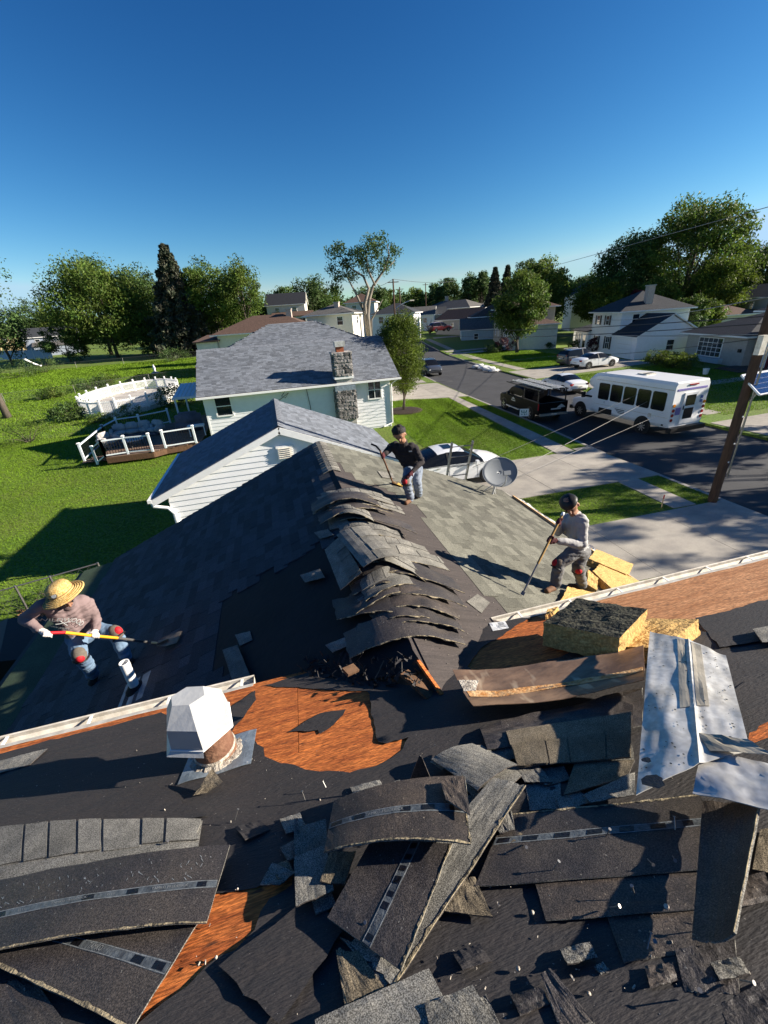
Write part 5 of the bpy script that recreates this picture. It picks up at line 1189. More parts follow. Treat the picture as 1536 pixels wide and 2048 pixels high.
# hipped rear part
MB().b2((-3.4, 34.3, 0), (8.6, 44, 4.3)).build('rear_wall', MT['siding2'], nb)
hp = [(-5.2, 33.4, 4.3), (10.0, 33.4, 4.3), (10.0, 45, 4.3), (-5.2, 45, 4.3), (.6, 39.2, 6.75), (4.2, 39.2, 6.75)]
roofsheet(nb, hp[0], hp[1], hp[5], hp[4], MT['roof_blue'], 33); roofsheet(nb, hp[3], hp[0], hp[4], hp[4], MT['roof_blue'], 34); roofsheet(nb, hp[1], hp[2], hp[5], hp[5], MT['roof_blue'], 35); roofsheet(nb, hp[2], hp[3], hp[4], hp[5], MT['roof_blue'], 36)
for pts_ in ([(.9, 33.0, 3.4), (.9, 26.7, 2.9)], ):
    pass
MB().tube([(1.9, HY-.08, 3.05), (2.0, HY-.06, 2.0), (2.05, HY-.05, .6)], .018, 6).build('cable', MT['wire'], nb)
MB().tube([(.6, HY-.5, 3.05), (.35, HY-.3, 2.75), (.55, HY-.15, 2.6), (.8, HY-.25, 2.9), (.1, HY-.05, 2.45), (-.7, HY-.05, 2.3)], .018, 6).build('service_drop', MT['wire'], nb)
# ---- outbuilding with gable towards us
gb = thing('neighbour_garage', 'white gabled garage with ribbed blue-grey roof between the two houses', 'garage', (0, 0, 0))
GY0, GY1, GX, GZ, GS, GE = 12.6, 17.4, -.08, 4.02, .425, 3.95
gl, gr_ = GX-GE+.12, GX+GE-.12
MB().prism([(gl+.3, GY0+.02, 0), (gr_-.3, GY0+.02, 0), (gr_-.3, GY0+.02, 2.4), (GX, GY0+.02, GZ-.16), (gl+.3, GY0+.02, 2.4)], (0, GY1-GY0-.3, 0)).build('wall', MT['siding'], gb)
clapboards(gb, gl+.3, gr_-.3, GY0, .05, GZ-.2, .175, MT['siding'], top=lambda z: (max(gl+.3, GX-(GZ-.2-z)/GS), min(gr_-.3, GX+(GZ-.2-z)/GS)))
yf = GY0-.13; zE = GZ-GS*GE
roofsheet(gb, (GX-GE, GY1, zE), (GX-GE, yf, zE), (GX, yf, GZ), (GX, GY1, GZ), MT['roof_blue_shaded'], 41, 150, .145, .22, .34, .016, .08, slabm='white')
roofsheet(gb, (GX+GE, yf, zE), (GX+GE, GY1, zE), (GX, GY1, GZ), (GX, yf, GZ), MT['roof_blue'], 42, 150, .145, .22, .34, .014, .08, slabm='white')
for i in range(17):
    y = yf+i*.3; mb = MB(); mb.add([(GX-.17, y, GZ-.045), (GX, y, GZ+.045), (GX+.17, y, GZ-.045), (GX-.17, y+.31, GZ-.055), (GX, y+.31, GZ+.03), (GX+.17, y+.31, GZ-.055)], [(0, 1, 4, 3), (1, 2, 5, 4)]); mb.build('ridge_cap', MT['roof_edge'], gb)
for s_ in (-1, 1): MB().beam((GX, yf-.014, GZ-.11), (GX+s_*GE, yf-.014, zE-.11), .024, .19).build('rake_board', MT['white'], gb); MB().beam((GX, yf+.06, GZ-.20), (GX+s_*(GE-.05), yf+.06, zE-.18), .13, .02).build('soffit', MT['white'], gb)
MB().beam((GX-GE-.05, yf-.03, zE-.04), (GX-GE-.05, GY1, zE-.04), .11, .10).build('gutter', MT['white'], gb)
MB().tube([(GX-GE-.03, yf+.05, zE-.08), (GX-GE+.0, yf+.05, zE-.22), (GX-GE+.36, GY0-.06, zE-.34), (GX-GE+.5, GY0-.07, zE-.55), (GX-GE+.5, GY0-.07, .1)], .05, 8).build('downspout', MT['white'], gb)
vt = MB(); vt.b2((-.26, GY0-.07, 2.98), (.26, GY0-.035, 3.42)); vo = vt.build('gable_vent', MT['white'], gb)
for i in range(6): MB().box((0, GY0-.085, 3.05+.06*i), (.42, .05, .012), Matrix.Rotation(.6, 3, 'X')).build('louver', MT['white_dirty'], vo)
# ---- deck
dz = .5
D_ = lambda x, y, z=dz: atz(x, y, z)
dk = thing('garden_deck', 'raised timber deck with white railing behind the neighbour house', 'deck', (0, 0, 0))
dp = [D_(212, 915), D_(306, 903), D_(332, 896), D_(402, 884)]; dp += [Vector((dp[3].x, 36.5, dz)), D_(341, 846), D_(284, 859), D_(240, 866), D_(214, 882)]
mat('deck_board', (.20, .13, .09), .85, .3, 4, .2, 30, obrand=.2)
poly = [(p.x, p.y) for p in dp]; y = min(p[1] for p in poly)
while y < max(p[1] for p in poly):
    xs = []
    for i in range(len(poly)):
        a, b = poly[i], poly[(i+1) % len(poly)]
        if (a[1] > y+.08) != (b[1] > y+.08): xs.append(a[0]+(b[0]-a[0])*(y+.08-a[1])/(b[1]-a[1]))
    if len(xs) >= 2: MB().b2((min(xs), y, dz-.04), (max(xs), y+.15, dz)).build('deck_board', MT['deck_board'], dk)
    y += .16
for a, b in zip(dp[:3]+[dp[-1]], dp[1:4]+[dp[0]]): MB().beam(a-Vector((0, 0, .2)), b-Vector((0, 0, .2)), .04, .3).build('skirt', MT['wood_old'], dk)
def railing(pts, parent, h=1.05, dark=True):
    for i, p in enumerate(pts):
        po = MB().box(p+Vector((0, 0, h/2)), (.11, .11, h)).build('post', MT['rail_blue'], parent); MB().box(p+Vector((0, 0, h+.03)), (.17, .17, .06), tap=.6).build('post_cap', MT['white'], po)
    for a, b in zip(pts, pts[1:]):
        MB().beam(a+Vector((0, 0, h-.1)), b+Vector((0, 0, h-.1)), .09, .06).build('top_rail', MT['rail_blue'], parent); MB().beam(a+Vector((0, 0, .12)), b+Vector((0, 0, .12)), .07, .06).build('bottom_rail', MT['rail_blue'], parent)
        mb = MB(); n = max(2, int((b-a).length/.13))
        for k in range(1, n): q_ = a+(b-a)*(k/n); mb.box(q_+Vector((0, 0, h/2)), (.025, .025, h-.25))
        tag(mb.build('balusters', MT['black' if dark else 'white'], parent), kind='stuff')
railing([dp[0], D_(257, 908), dp[1]], dk); railing([dp[2], D_(393, 886)], dk); railing([dp[8], dp[7], dp[6], dp[5]], dk)
railing([D_(171, 925, .0)+Vector((0, 0, .1)), D_(214, 882)], dk); railing([D_(197, 932, 0)+Vector((0, 0, .1)), dp[0]], dk)
for k in range(3):
    p = (D_(184, 928, 0)*(1-k*.3)+dp[0]*(k*.3)); MB().box((p.x+.1, p.y+.3, .08+.16*k), (1.3, .32, .05)).build('step', MT['deck_board'], dk)
def cushion(parent, c, s, rz=0, tilt=0, m_='cushion', nm_='cushion'):
    bm = bmesh.new(); bmesh.ops.create_cube(bm, size=1); bmesh.ops.bevel(bm, geom=bm.edges[:], offset=.16, segments=3, affect='EDGES')
    M_ = Matrix.Rotation(rz, 3, 'Z') @ Matrix.Rotation(tilt, 3, 'X')
    for v in bm.verts: v.co = M_ @ Vector((v.co.x*s[0], v.co.y*s[1], v.co.z*s[2]))+Vector(c)
    me = bpy.data.meshes.new(nm_); bm.to_mesh(me); bm.free(); me.materials.append(MT[m_]); me.polygons.foreach_set('use_smooth', [True]*len(me.polygons)); return inst(me, nm_, parent)
def sofa(label, loc, rz, w):
    o = thing('garden_sofa', label, 'sofa', loc, rz, 'grey garden seats on the deck')
    MB().b2((-w/2, -.4, .05), (w/2, .4, .22)).build('frame', MT['cover'], o)
    n = max(1, round(w/.7))
    for i in range(n): cushion(o, (-w/2+w*(i+.5)/n, -.04, .34), (w/n-.03, .72, .26)); cushion(o, (-w/2+w*(i+.5)/n, .34, .62), (w/n-.03, .24, .55), 0, -.2, nm_='back_cushion')
    for s_ in (-1, 1): cushion(o, (s_*(w/2+.06), 0, .42), (.2, .8, .44), nm_='armrest')
sofa('long grey cushioned garden sofa along the back rail of the deck', D_(268, 872), R(10), 2.3); sofa('grey garden armchair at the right of the deck sofa', D_(312, 868), R(-35), .9); sofa('pale garden armchair by the deck steps', D_(222, 893), R(60), .8)
o = thing('patio_table', 'round pale garden table on the deck', 'table', D_(270, 892)); MB().lathe([(0, .40), (.62, .40), (.62, .45), (0, .46)], n=24).build('top', MT['cushion'], o)
for a in (.5, 2.6, 4.7): MB().tube([(.4*math.cos(a), .4*math.sin(a), .4), (.5*math.cos(a), .5*math.sin(a), 0)], .025, 6).build('leg', MT['black'], o)
o = thing('covered_grill', 'barbecue grill under a dark purple-grey cover against the house', 'grill', D_(388, 862)+Vector((0, .3, 0)))
cushion(o, (-.2, 0, .75), (1.6, .75, 1.0), 0, 0, 'cover', 'cover'); cushion(o, (-.2, .0, .35), (1.7, .8, .75), 0, 0, 'cover', 'cover_skirt')
o = thing('white_side_table', 'small white side table beside the covered grill', 'table', D_(397, 872)); MB().b2((-.5, -.2, .62), (.5, .2, .74)).build('top', MT['white'], o)
for sx in (-.45, .45): MB().b2((sx-.03, -.03, 0), (sx+.03, .03, .62)).build('leg', MT['white'], o)
# ---- fenced pool
pl_ = thing('pool', 'raised oval pool ringed by a white picket fence', 'pool', (0, 0, 0))
pc = Vector((-14.6, 50.5, 0)); rx, ry, n = 4.3, 8.2, 22
ringp = [pc+Vector((rx*math.cos(t), ry*math.sin(t), 0)) for t in np.linspace(0, 2*math.pi, n, endpoint=False)]
mb = MB(); mb.add([p for p in ringp]+[p+Vector((0, 0, .40)) for p in ringp], [(i, (i+1) % n, n+(i+1) % n, n+i) for i in range(n)]+[tuple(range(n, 2*n))]); mb.build('pool_wall', MT['white_dirty'], pl_)
mat('pool_cover', (.50, .47, .42), .8, .4, 1.2, .2, 6, col2=(.33, .30, .27))
mb = MB(); rr = [pc+Vector((rx*.84*math.cos(t), ry*.88*math.sin(t), .44)) for t in np.linspace(0, 2*math.pi, 40, endpoint=False)]; mb.prism(rr, (0, 0, .04)); mb.build('pool_cover', MT['pool_cover'], pl_)
for i in range(n):
    a, b = ringp[i]+Vector((0, 0, .40)), ringp[(i+1) % n]+Vector((0, 0, .40))
    po = MB().box(a+Vector((0, 0, .58)), (.14, .14, 1.36)).build('fence_post', MT['white'], pl_); MB().box(a+Vector((0, 0, 1.30)), (.19, .19, .09), tap=.3).build('post_cap', MT['white'], po)
    pan = MB().beam(a+Vector((0, 0, .95)), b+Vector((0, 0, .95)), .05, .09).build('fence_rail', MT['white'], pl_); MB().beam(a+Vector((0, 0, .14)), b+Vector((0, 0, .14)), .05, .09).build('fence_rail', MT['white'], pl_)
    k = int((b-a).length/.13); mb = MB()
    for j in range(1, k): q_ = a+(b-a)*(j/k); mb.box(q_+Vector((0, 0, .55)), (.075, .025, 1.06))
    tag(mb.build('pickets', MT['white'], pan), kind='stuff')
# awning behind the house
aw = thing('patio_awning', 'white slatted patio awning on posts at the left end of the neighbour house', 'awning', (0, 0, 0))
for i in range(9): MB().add([(-7.4+i*.3, 34.2, 2.25), (-7.14+i*.3, 34.2, 2.25), (-7.14+i*.3, 38.5, 2.75), (-7.4+i*.3, 38.5, 2.75), (-7.4+i*.3, 34.2, 2.2), (-7.14+i*.3, 34.2, 2.2), (-7.14+i*.3, 38.5, 2.7), (-7.4+i*.3, 38.5, 2.7)], [(0, 1, 2, 3), (4, 7, 6, 5), (0, 4, 5, 1), (1, 5, 6, 2), (2, 6, 7, 3), (3, 7, 4, 0)]).build('slat', MT['white'], aw)
for x, y in ((-7.3, 34.3), (-4.9, 34.3), (-7.3, 38.4)): MB().box((x, y, 1.1), (.12, .12, 2.25)).build('post', MT['white'], aw)
MB().b2((-7.45, 34.12, 2.1), (-4.7, 34.22, 2.28)).build('front_beam', MT['white'], aw)
# ---- chain-link fences
def chainlink(label, pts, h, parent=None):
    o = thing('chain_fence', label, 'fence', pts[0]); b0 = Vector(pts[0]); P = [Vector(p)-b0 for p in pts]
    for p in P: MB().tube([p, p+Vector((0, 0, h))], .028, 6).build('post', MT['steel'], o)
    for a, b in zip(P, P[1:]):
        MB().tube([a+Vector((0, 0, h-.03)), b+Vector((0, 0, h-.03))], .018, 6).build('top_rail', MT['steel'], o)
        mb = MB(); L = (b-a).length; k = int(L/.22)
        for j in range(k):
            for s_ in (0, 1):
                p = a+(b-a)*(j/k); q_ = a+(b-a)*min(1, (j+3)/k)
                mb.add([p+Vector((0, 0, .03+s_*(h-.1))), p+Vector((0, 0, .042+s_*(h-.1))), q_+Vector((0, 0, h-.05-s_*(h-.1))), q_+Vector((0, 0, h-.062-s_*(h-.1)))], [(0, 1, 2, 3)])
        tag(mb.build('mesh_wire', MT['steel'], o), kind='stuff')
f0, f1 = atz(-60, 1200, .85), atz(196, 1128, .85)
chainlink('low chain-link fence behind the straw-hatted worker', [Vector((f0.x*(1-t)+f1.x*t, f0.y*(1-t)+f1.y*t, 0)) for t in (0, .33, .6, 1)], .9)
chainlink('chain-link fence crossing the middle of the yard', [Vector((x, y, tz(y))) for x, y in ((-46, 58.5), (-39, 60), (-32, 61.5), (-25, 63.5), (-17, 68), (-10, 70))], 1.1)
chainlink('chain-link fence at the back of the yard below the trees', [Vector((x, y, tz(y))) for x, y in ((-44, 96), (-36, 96), (-28, 97), (-20, 98), (-12, 99))], 1.2)
# small white garden statue
o = thing('garden_statue', 'small white statue on a rock bed in the back yard', 'statue', onterrain(311, 747))
o.scale = (.7, .7, .6); MB().lathe([(.9, 0), (.8, .25), (.5, .45), (.2, .55), (0, .6)], n=12).build('rock_bed', MT['stone'], o); MB().lathe([(.28, .5), (.22, .9), (.30, 1.3), (.26, 1.7), (.13, 1.9), (.17, 2.05), (.12, 2.2), (0, 2.25)], n=12).build('figure', MT['white'], o, smooth=True)
o = thing('white_slide', 'white plastic slide lying by the left hedge', 'slide', onterrain(68, 735)); MB().sheet(lambda u, v: (Vector((-1.2+2.6*u, (v-.5)*.9, 1.6*(1-u)**1.5+.1+.25*(2*v-1)**2)), Vector((0, 0, 1))), 10, 6, .04).build('chute', MT['white'], o, smooth=True); MB().tube([(-1.2, 0, 1.6), (-1.5, 0, 0)], .06, 6).build('ladder', MT['white'], o)
# ================================================================== vehicles
def wheel(parent, c, r=.33, w=.21, side=-1, rimm='rim', spokes=5, dish=False):
    M_ = Matrix.Rotation(R(90), 3, 'X'); t = MB()
    t.lathe([(r*.62, -w/2), (r*.93, -w/2), (r, -w*.36), (r, w*.36), (r*.93, w/2), (r*.62, w/2)], c, 24, M_); wo = t.build('wheel', MT['rubber'], parent, smooth=True, auto=40)
    y = c[1]+side*(w/2-.03); rm = MB(); rm.lathe([(r*.66, -.012), (r*.66, .012), (r*.56, .0), (r*.56, -.012)], (c[0], y, c[2]), 24, M_)
    for k in range(spokes): a = 2*math.pi*k/spokes+.3; rm.beam((c[0], y, c[2]), (c[0]+math.cos(a)*r*.6, y, c[2]+math.sin(a)*r*.6), .055, .07, up=(0, 1, 0))
    rm.lathe([(0, -.02), (r*.17, -.02), (r*.17, .02), (0, .02)], (c[0], y, c[2]), 12, M_); rm.build('rim', MT[rimm], wo)
    if dish: MB().lathe([(0, -.012), (r*.5, -.012), (r*.5, .012), (0, .012)], (c[0], y-side*.005, c[2]), 20, M_).build('hub', MT['white_dirty'], wo)
    MB().lathe([(0, -.02), (r*.62, -.02), (r*.62, 0), (0, 0)], (c[0], y-side*.03, c[2]), 20, M_).build('brake_shadow_disc', MT['black'], wo)
def car(label, loc, rz, paint='car_white', kind='sedan', sc=1.0, name='car', group=None, cat='car'):
    o = thing(name, label, cat, loc, rz, group); o.scale = (sc, sc, sc)
    if kind == 'sedan':
        st = [(-2.40, .66, .45, .72, .76, .62), (-2.34, .78, .34, .84, .92, .72), (-2.15, .85, .28, .92, 1.00, .76), (-1.75, .89, .22, .95, 1.04, .77), (-1.50, .90, .20, .95, 1.07, .75), (-1.10, .905, .20, .95, 1.26, .65), (-.70, .91, .20, .95, 1.39, .61), (-.30, .91, .20, .95, 1.44, .60), (.10, .91, .20, .95, 1.44, .60), (.45, .91, .20, .94, 1.39, .61), (.85, .905, .20, .93, 1.20, .67), (1.22, .90, .20, .91, 1.00, .76), (1.60, .89, .22, .85, .94, .76), (2.05, .85, .26, .76, .83, .72), (2.30, .76, .32, .66, .72, .64), (2.42, .62, .40, .58, .62, .54)]
        g0, g1, rw, ws, pill = 4, 11, (4, 6), (9, 11), (-.28, -1.22, 1.16); wb = (-1.40, 1.42); tall = 0
    else:
        st = [(-2.25, .78, .42, .95, 1.02, .72), (-2.18, .86, .32, 1.00, 1.22, .72), (-2.0, .90, .26, 1.02, 1.50, .66), (-1.75, .91, .24, 1.02, 1.62, .64), (-1.2, .915, .24, 1.02, 1.68, .64), (-.6, .92, .24, 1.02, 1.70, .64), (0, .92, .24, 1.01, 1.70, .64), (.45, .92, .24, 1.00, 1.64, .65), (.9, .915, .24, .99, 1.34, .70), (1.2, .91, .24, .98, 1.10, .78), (1.6, .90, .26, .94, 1.04, .78), (2.0, .86, .30, .86, .95, .74), (2.22, .78, .36, .74, .82, .66), (2.32, .66, .44, .64, .70, .56)]
        g0, g1, rw, ws, pill = 2, 9, (1, 3), (7, 9), (-.2, -1.1, 1.0); wb = (-1.36, 1.40); tall = 1
    parts = {}
    def sec(s_):
        x, w, zb, zl, zt, wt = s_
        return [(x, w*.80, zb), (x, w*.97, zb+.05), (x, w, zb+.22), (x, w*1.0, (zb+zl)/2+.08), (x, w*.975, zl), (x, wt+.02, zt-.035), (x, wt*.80, zt), (x, wt*.4, zt+.018), (x, 0, zt+.022)]
    S2 = [sec(s_) for s_ in st]
    def put(key, quad, sy):
        m_ = parts.setdefault(key, MB()); P = [(p[0], p[1]*sy, p[2]) for p in quad]; m_.add(P, [(0, 1, 2, 3) if sy < 0 else (3, 2, 1, 0)])
    for i in range(len(st)-1):
        for k in range(8):
            for sy in (-1, 1):
                q_ = [S2[i][k], S2[i+1][k], S2[i+1][k+1], S2[i][k+1]]; key = 'body'
                if k == 4 and g0 <= i < g1: key = 'side_window'+('L' if sy > 0 else 'R')
                elif k >= 5 and rw[0] <= i < rw[1]: key = 'rear_window'
                elif k >= 5 and ws[0] <= i < ws[1]: key = 'windshield'
                elif k == 4 and tall and i == 1: key = 'rear_window'
                put(key, q_, sy)
    for e, rev in ((0, False), (-1, True)):
        pts = [(p[0], p[1], p[2]) for p in S2[e]]+[(p[0], -p[1], p[2]) for p in reversed(S2[e][:-1])]
        parts['body'].add(pts, [tuple(range(len(pts)))])
    for k, m_ in parts.items():
        nm_ = k.rstrip('LR') if k.startswith('side') else k
        ob = m_.build(nm_, MT[paint] if k == 'body' else MT['glass_car'], o)
        bm = bmesh.new(); bm.from_mesh(ob.data); bmesh.ops.remove_doubles(bm, verts=bm.verts, dist=.0005); bmesh.ops.recalc_face_normals(bm, faces=bm.faces); bm.to_mesh(ob.data); bm.free()
        ob.data.polygons.foreach_set('use_smooth', [True]*len(ob.data.polygons)); ob.data.set_sharp_from_angle(angle=R(38))
    for sy in (-1, 1):           # pillars, sills, mirrors, handles, lamps
        def atst(x):
            i = max(0, min(len(st)-2, sum(1 for s_ in st if s_[0] <= x)-1)); t = (x-st[i][0])/(st[i+1][0]-st[i][0]); return [a*(1-t)+b*t for a, b in zip(st[i], st[i+1])]
        for x in pill[:1]:
            s_ = atst(x); MB().beam((x, sy*(s_[1]*.975+.004), s_[3]), (x-.03, sy*(s_[5]+.024), s_[4]-.03), .02, .09, up=(1, 0, 0)).build('pillar', MT['black'], o)
        MB().beam((st[g0][0], sy*(st[g0][1]*.985), st[g0][3]-.01), (st[g1][0], sy*(st[g1][1]*.985), st[g1][3]-.01), .012, .02).build('belt_trim', MT['alu' if paint != 'car_white' else 'black'], o)
        s_ = atst(.95); MB().box((.88, sy*(s_[1]+.09), s_[3]+.05), (.14, .18, .12), tap=.8).build('mirror', MT[paint], o)
        for x in (.25, -.75): MB().box((x, sy*.915, .86), (.17, .02, .03)).build('door_handle', MT['rim'], o)
        for x in (.95, -.28, -1.2): s_ = atst(x); MB().box((x, sy*(s_[1]+.0008), .60), (.008, .006, .62)).build('door_gap', MT['black'], o)
        for wx in wb:
            MB().lathe([(0, -.01), (.385, -.01), (.385, .012), (0, .012)], (wx, sy*.905, .34), 24, Matrix.Rotation(R(90), 3, 'X')).build('wheel_arch', MT['black'], o); wheel(o, (wx, sy*.825, .325), side=sy)
        f = st[-2]; MB().box((f[0]-.12, sy*.60, f[4]-.09), (.30, .30, .11), Matrix.Rotation(-sy*.35, 3, 'Z')).build('headlight', MT['lamp_clear'], o)
        b = st[1]; MB().box((b[0]+.03, sy*.66, b[3]-.02 if not tall else 1.02), (.16, .32 if not tall else .2, .15 if not tall else .34), Matrix.Rotation(sy*.25, 3, 'Z')).build('tail_light', MT['lamp_red'], o)
    MB().b2((-2.44, -.22, .58 if not tall else .78), (-2.36 if not tall else -2.2, .22, .69 if not tall else .89)).build('number_plate', MT['white_dirty'], o)
    MB().box((st[0][0]+.05, 0, .40), (.12, 1.3, .16)).build('rear_bumper_insert', MT['black'], o); MB().box((st[-1][0]-.03, 0, .46), (.12, .95, .16)).build('grille', MT['black'], o)
    if tall:
        for sy in (-.6, .6): MB().tube([(-1.6, sy, 1.70), (-1.5, sy, 1.74), (.1, sy, 1.75), (.25, sy, 1.71)], .02, 6).build('roof_rail', MT['alu'], o)
    return o
z_ = -.124
wc = atz(976, 962, 0); car('white sedan parked in the driveway behind the ladder', (wc.x-1.5, wc.y+.88, .03), R(-2), sc=1.03)
MB().b2((-.30, -.30, 1.458), (.10, .30, 1.468)).build('sunroof', MT['glass_car'], [o for o in bpy.data.objects if o.get('label') == 'white sedan parked in the driveway behind the ladder'][0])
car('white sedan parked at the far kerb ahead of the bus', (24.35, 31.9, z_), R(86), sc=.98)
car('white sedan on the driveway of the white house', (35.2, 41.2, .03), R(1), sc=1.08)
car('dark grey hatchback with roof rails beside the white sedan on the driveway', (35.3, 44.0, .03), R(2), 'car_grey', 'suv', 1.08)
car('dark car parked at the kerb behind the young street tree', (18.7, 49.8, z_), R(-92), 'car_grey', 'suv', 1.05)
p = onterrain(880, 663); car('dark red car parked far up the street', (p.x*.72, p.y*.72, CP.z+(p.z-CP.z)*.72), R(8), 'car_red', 'suv', 1.0)
# ---- black pickup with ladder rack
o = thing('pickup_truck', 'black pickup truck with aluminium ladders on its rack', 'pickup', (17.2, 25.75, z_), R(86)); pk = o
def hull(st, key='black_gloss', nm_='body', parent=None):
    mb = MB(); n = None
    for s_ in st: n = len(s_[1]); mb.v += [(s_[0], y, z) for y, z in s_[1]]
    for i in range(len(st)-1):
        for k in range(n): mb.f.append((i*n+k, i*n+(k+1) % n, (i+1)*n+(k+1) % n, (i+1)*n+k)); mb.mi.append(0)
    mb.f += [tuple(range(n-1, -1, -1)), tuple((len(st)-1)*n+k for k in range(n))]; mb.mi += [0, 0]
    ob = mb.build(nm_, MT[key], parent); bm = bmesh.new(); bm.from_mesh(ob.data); bmesh.ops.recalc_face_normals(bm, faces=bm.faces); bm.to_mesh(ob.data); bm.free()
    ob.data.polygons.foreach_set('use_smooth', [True]*len(ob.data.polygons)); ob.data.set_sharp_from_angle(angle=R(30)); return ob
rsec = lambda w, zb, zt, t=.06, wt=None: [(-w, zb+t), (-w+t*.6, zb), (w-t*.6, zb), (w, zb+t), (w, zt-t), ((wt or w)-t*.6, zt), (-(wt or w)+t*.6, zt), (-w, zt-t)]
hull([(2.0, rsec(1.0, .5, 1.18)), (2.6, rsec(.98, .48, 1.14)), (2.88, rsec(.92, .5, 1.05)), (2.95, rsec(.84, .55, .95))][::1], parent=pk, nm_='hood')
hull([(-.55, rsec(1.0, .45, 1.22)), (2.02, rsec(1.0, .45, 1.22))], parent=pk, nm_='cab_body')
hull([(-.55, rsec(.90, 1.2, 1.80, .1, .72)), (-.3, rsec(.93, 1.2, 1.90, .1, .70)), (.9, rsec(.93, 1.2, 1.91, .1, .70)), (1.15, rsec(.93, 1.2, 1.82, .1, .70)), (1.9, rsec(.94, 1.15, 1.24, .04, .86))], parent=pk, nm_='cab_roof')
for sy in (-1, 1):
    for a, b in ((-.42, .25), (.33, 1.15)): MB().add([(a, sy*.938, 1.26), (b+(.3 if b > 1 else 0), sy*.938, 1.24), (b-.02, sy*.85, 1.74), (a, sy*.85, 1.74)], [(0, 1, 2, 3)]).build('side_window', MT['glass_car'], pk)
    MB().b2((-2.75, sy*1.0, .5), (-.56, sy*.92, 1.24)).build('bed_side', MT['black_gloss'], pk); MB().b2((-2.75, sy*1.01, 1.24), (-.56, sy*.90, 1.28)).build('bed_rail', MT['black'], pk)
    for wx in (-1.72, 2.02):
        MB().lathe([(0, -.01), (.47, -.01), (.47, .012), (0, .012)], (wx, sy*1.0, .42), 24, Matrix.Rotation(R(90), 3, 'X')).build('wheel_arch', MT['black'], pk); wheel(pk, (wx, sy*.92, .40), .40, .25, sy, spokes=6)
    MB().b2((-.4, sy*1.03, .42), (1.5, sy*1.12, .47)).build('running_board', MT['alu'], pk); MB().box((1.25, sy*1.12, 1.35), (.16, .2, .2)).build('mirror', MT['black'], pk)
    MB().b2((-2.78, sy*1.005, .80), (-2.66, sy*.82, 1.2)).build('tail_light', MT['lamp_red'], pk); MB().b2((2.75, sy*.62, .82), (2.96, sy*.88, 1.05)).build('headlight', MT['lamp_clear'], pk)
    for px_ in (-2.55, -.75): MB().b2((px_-.035, sy*.93, 1.28), (px_+.035, sy*.98, 2.0)).build('rack_post', MT['black'], pk)
    MB().b2((-2.7, sy*.93, 1.98), (1.9, sy*.98, 2.04)).build('rack_rail', MT['black'], pk)
    # door emblem: white house-gable mark with a bar below
    MB().add([(.35, sy*1.004, .98), (.95, sy*1.004, .98), (.85, sy*1.004, 1.02), (.65, sy*1.004, 1.14), (.45, sy*1.004, 1.02)], [(0, 1, 2, 3, 4)]).build('door_emblem', MT['print'], pk); MB().b2((.35, sy*1.002, .86), (.95, sy*1.006, .92)).build('door_lettering', MT['print'], pk)
MB().b2((-2.75, -.92, .5), (-.56, .92, .72)).build('bed_floor', MT['black'], pk); MB().b2((-2.80, -.98, .55), (-2.72, .98, 1.24)).build('tailgate', MT['black_gloss'], pk)
MB().b2((-2.806, -.55, .78), (-2.80, .15, .86)).build('tailgate_lettering', MT['print'], pk); MB().add([(-2.806, -.85, .88), (-2.806, -.25, .88), (-2.806, -.38, 1.0), (-2.806, -.55, 1.10), (-2.806, -.72, 1.0)], [(0, 1, 2, 3, 4)]).build('tailgate_emblem', MT['print'], pk)
MB().b2((-2.98, -.95, .46), (-2.80, .95, .60)).build('rear_bumper', MT['rim'], pk); MB().b2((-2.99, -.2, .5), (-2.985, .2, .60)).build('number_plate', MT['white_dirty'], pk); MB().b2((2.94, -.6, .62), (3.0, .6, .98)).build('grille', MT['alu'], pk)
MB().add([(1.22, -.62, 1.80), (1.22, .62, 1.80), (1.80, .80, 1.30), (1.80, -.80, 1.30)], [(0, 3, 2, 1)]).build('windshield', MT['glass_car'], pk); MB().b2((-.562, -.6, 1.32), (-.555, .6, 1.72)).build('rear_window', MT['glass_car'], pk)
for px_ in (-2.55, -1.65, -.75, .3, 1.5): MB().b2((px_-.03, -.95, 2.0), (px_+.03, .95, 2.05)).build('rack_crossbar', MT['black'], pk)
for k, (y0, lab) in enumerate(((-.72, 'aluminium extension ladder on the left side of the pickup rack'), (.12, 'aluminium extension ladder on the right side of the pickup rack'))):
    lo_ = pk.matrix_basis @ Vector((-.55, y0+.25, 2.06)); ld = thing('extension_ladder', lab, 'ladder', lo_, pk.rotation_euler.z, 'ladders on the pickup rack')
    for yy_ in (-.20, .20): MB().b2((-2.2, yy_-.015, 0), (2.3, yy_+.015, .07)).build('rail', MT['alu'], ld)
    for i in range(15): MB().tube([(-2.1+i*.3, -.20, .05), (-2.1+i*.3, .20, .05)], .018, 6).build('rung', MT['alu'], ld)
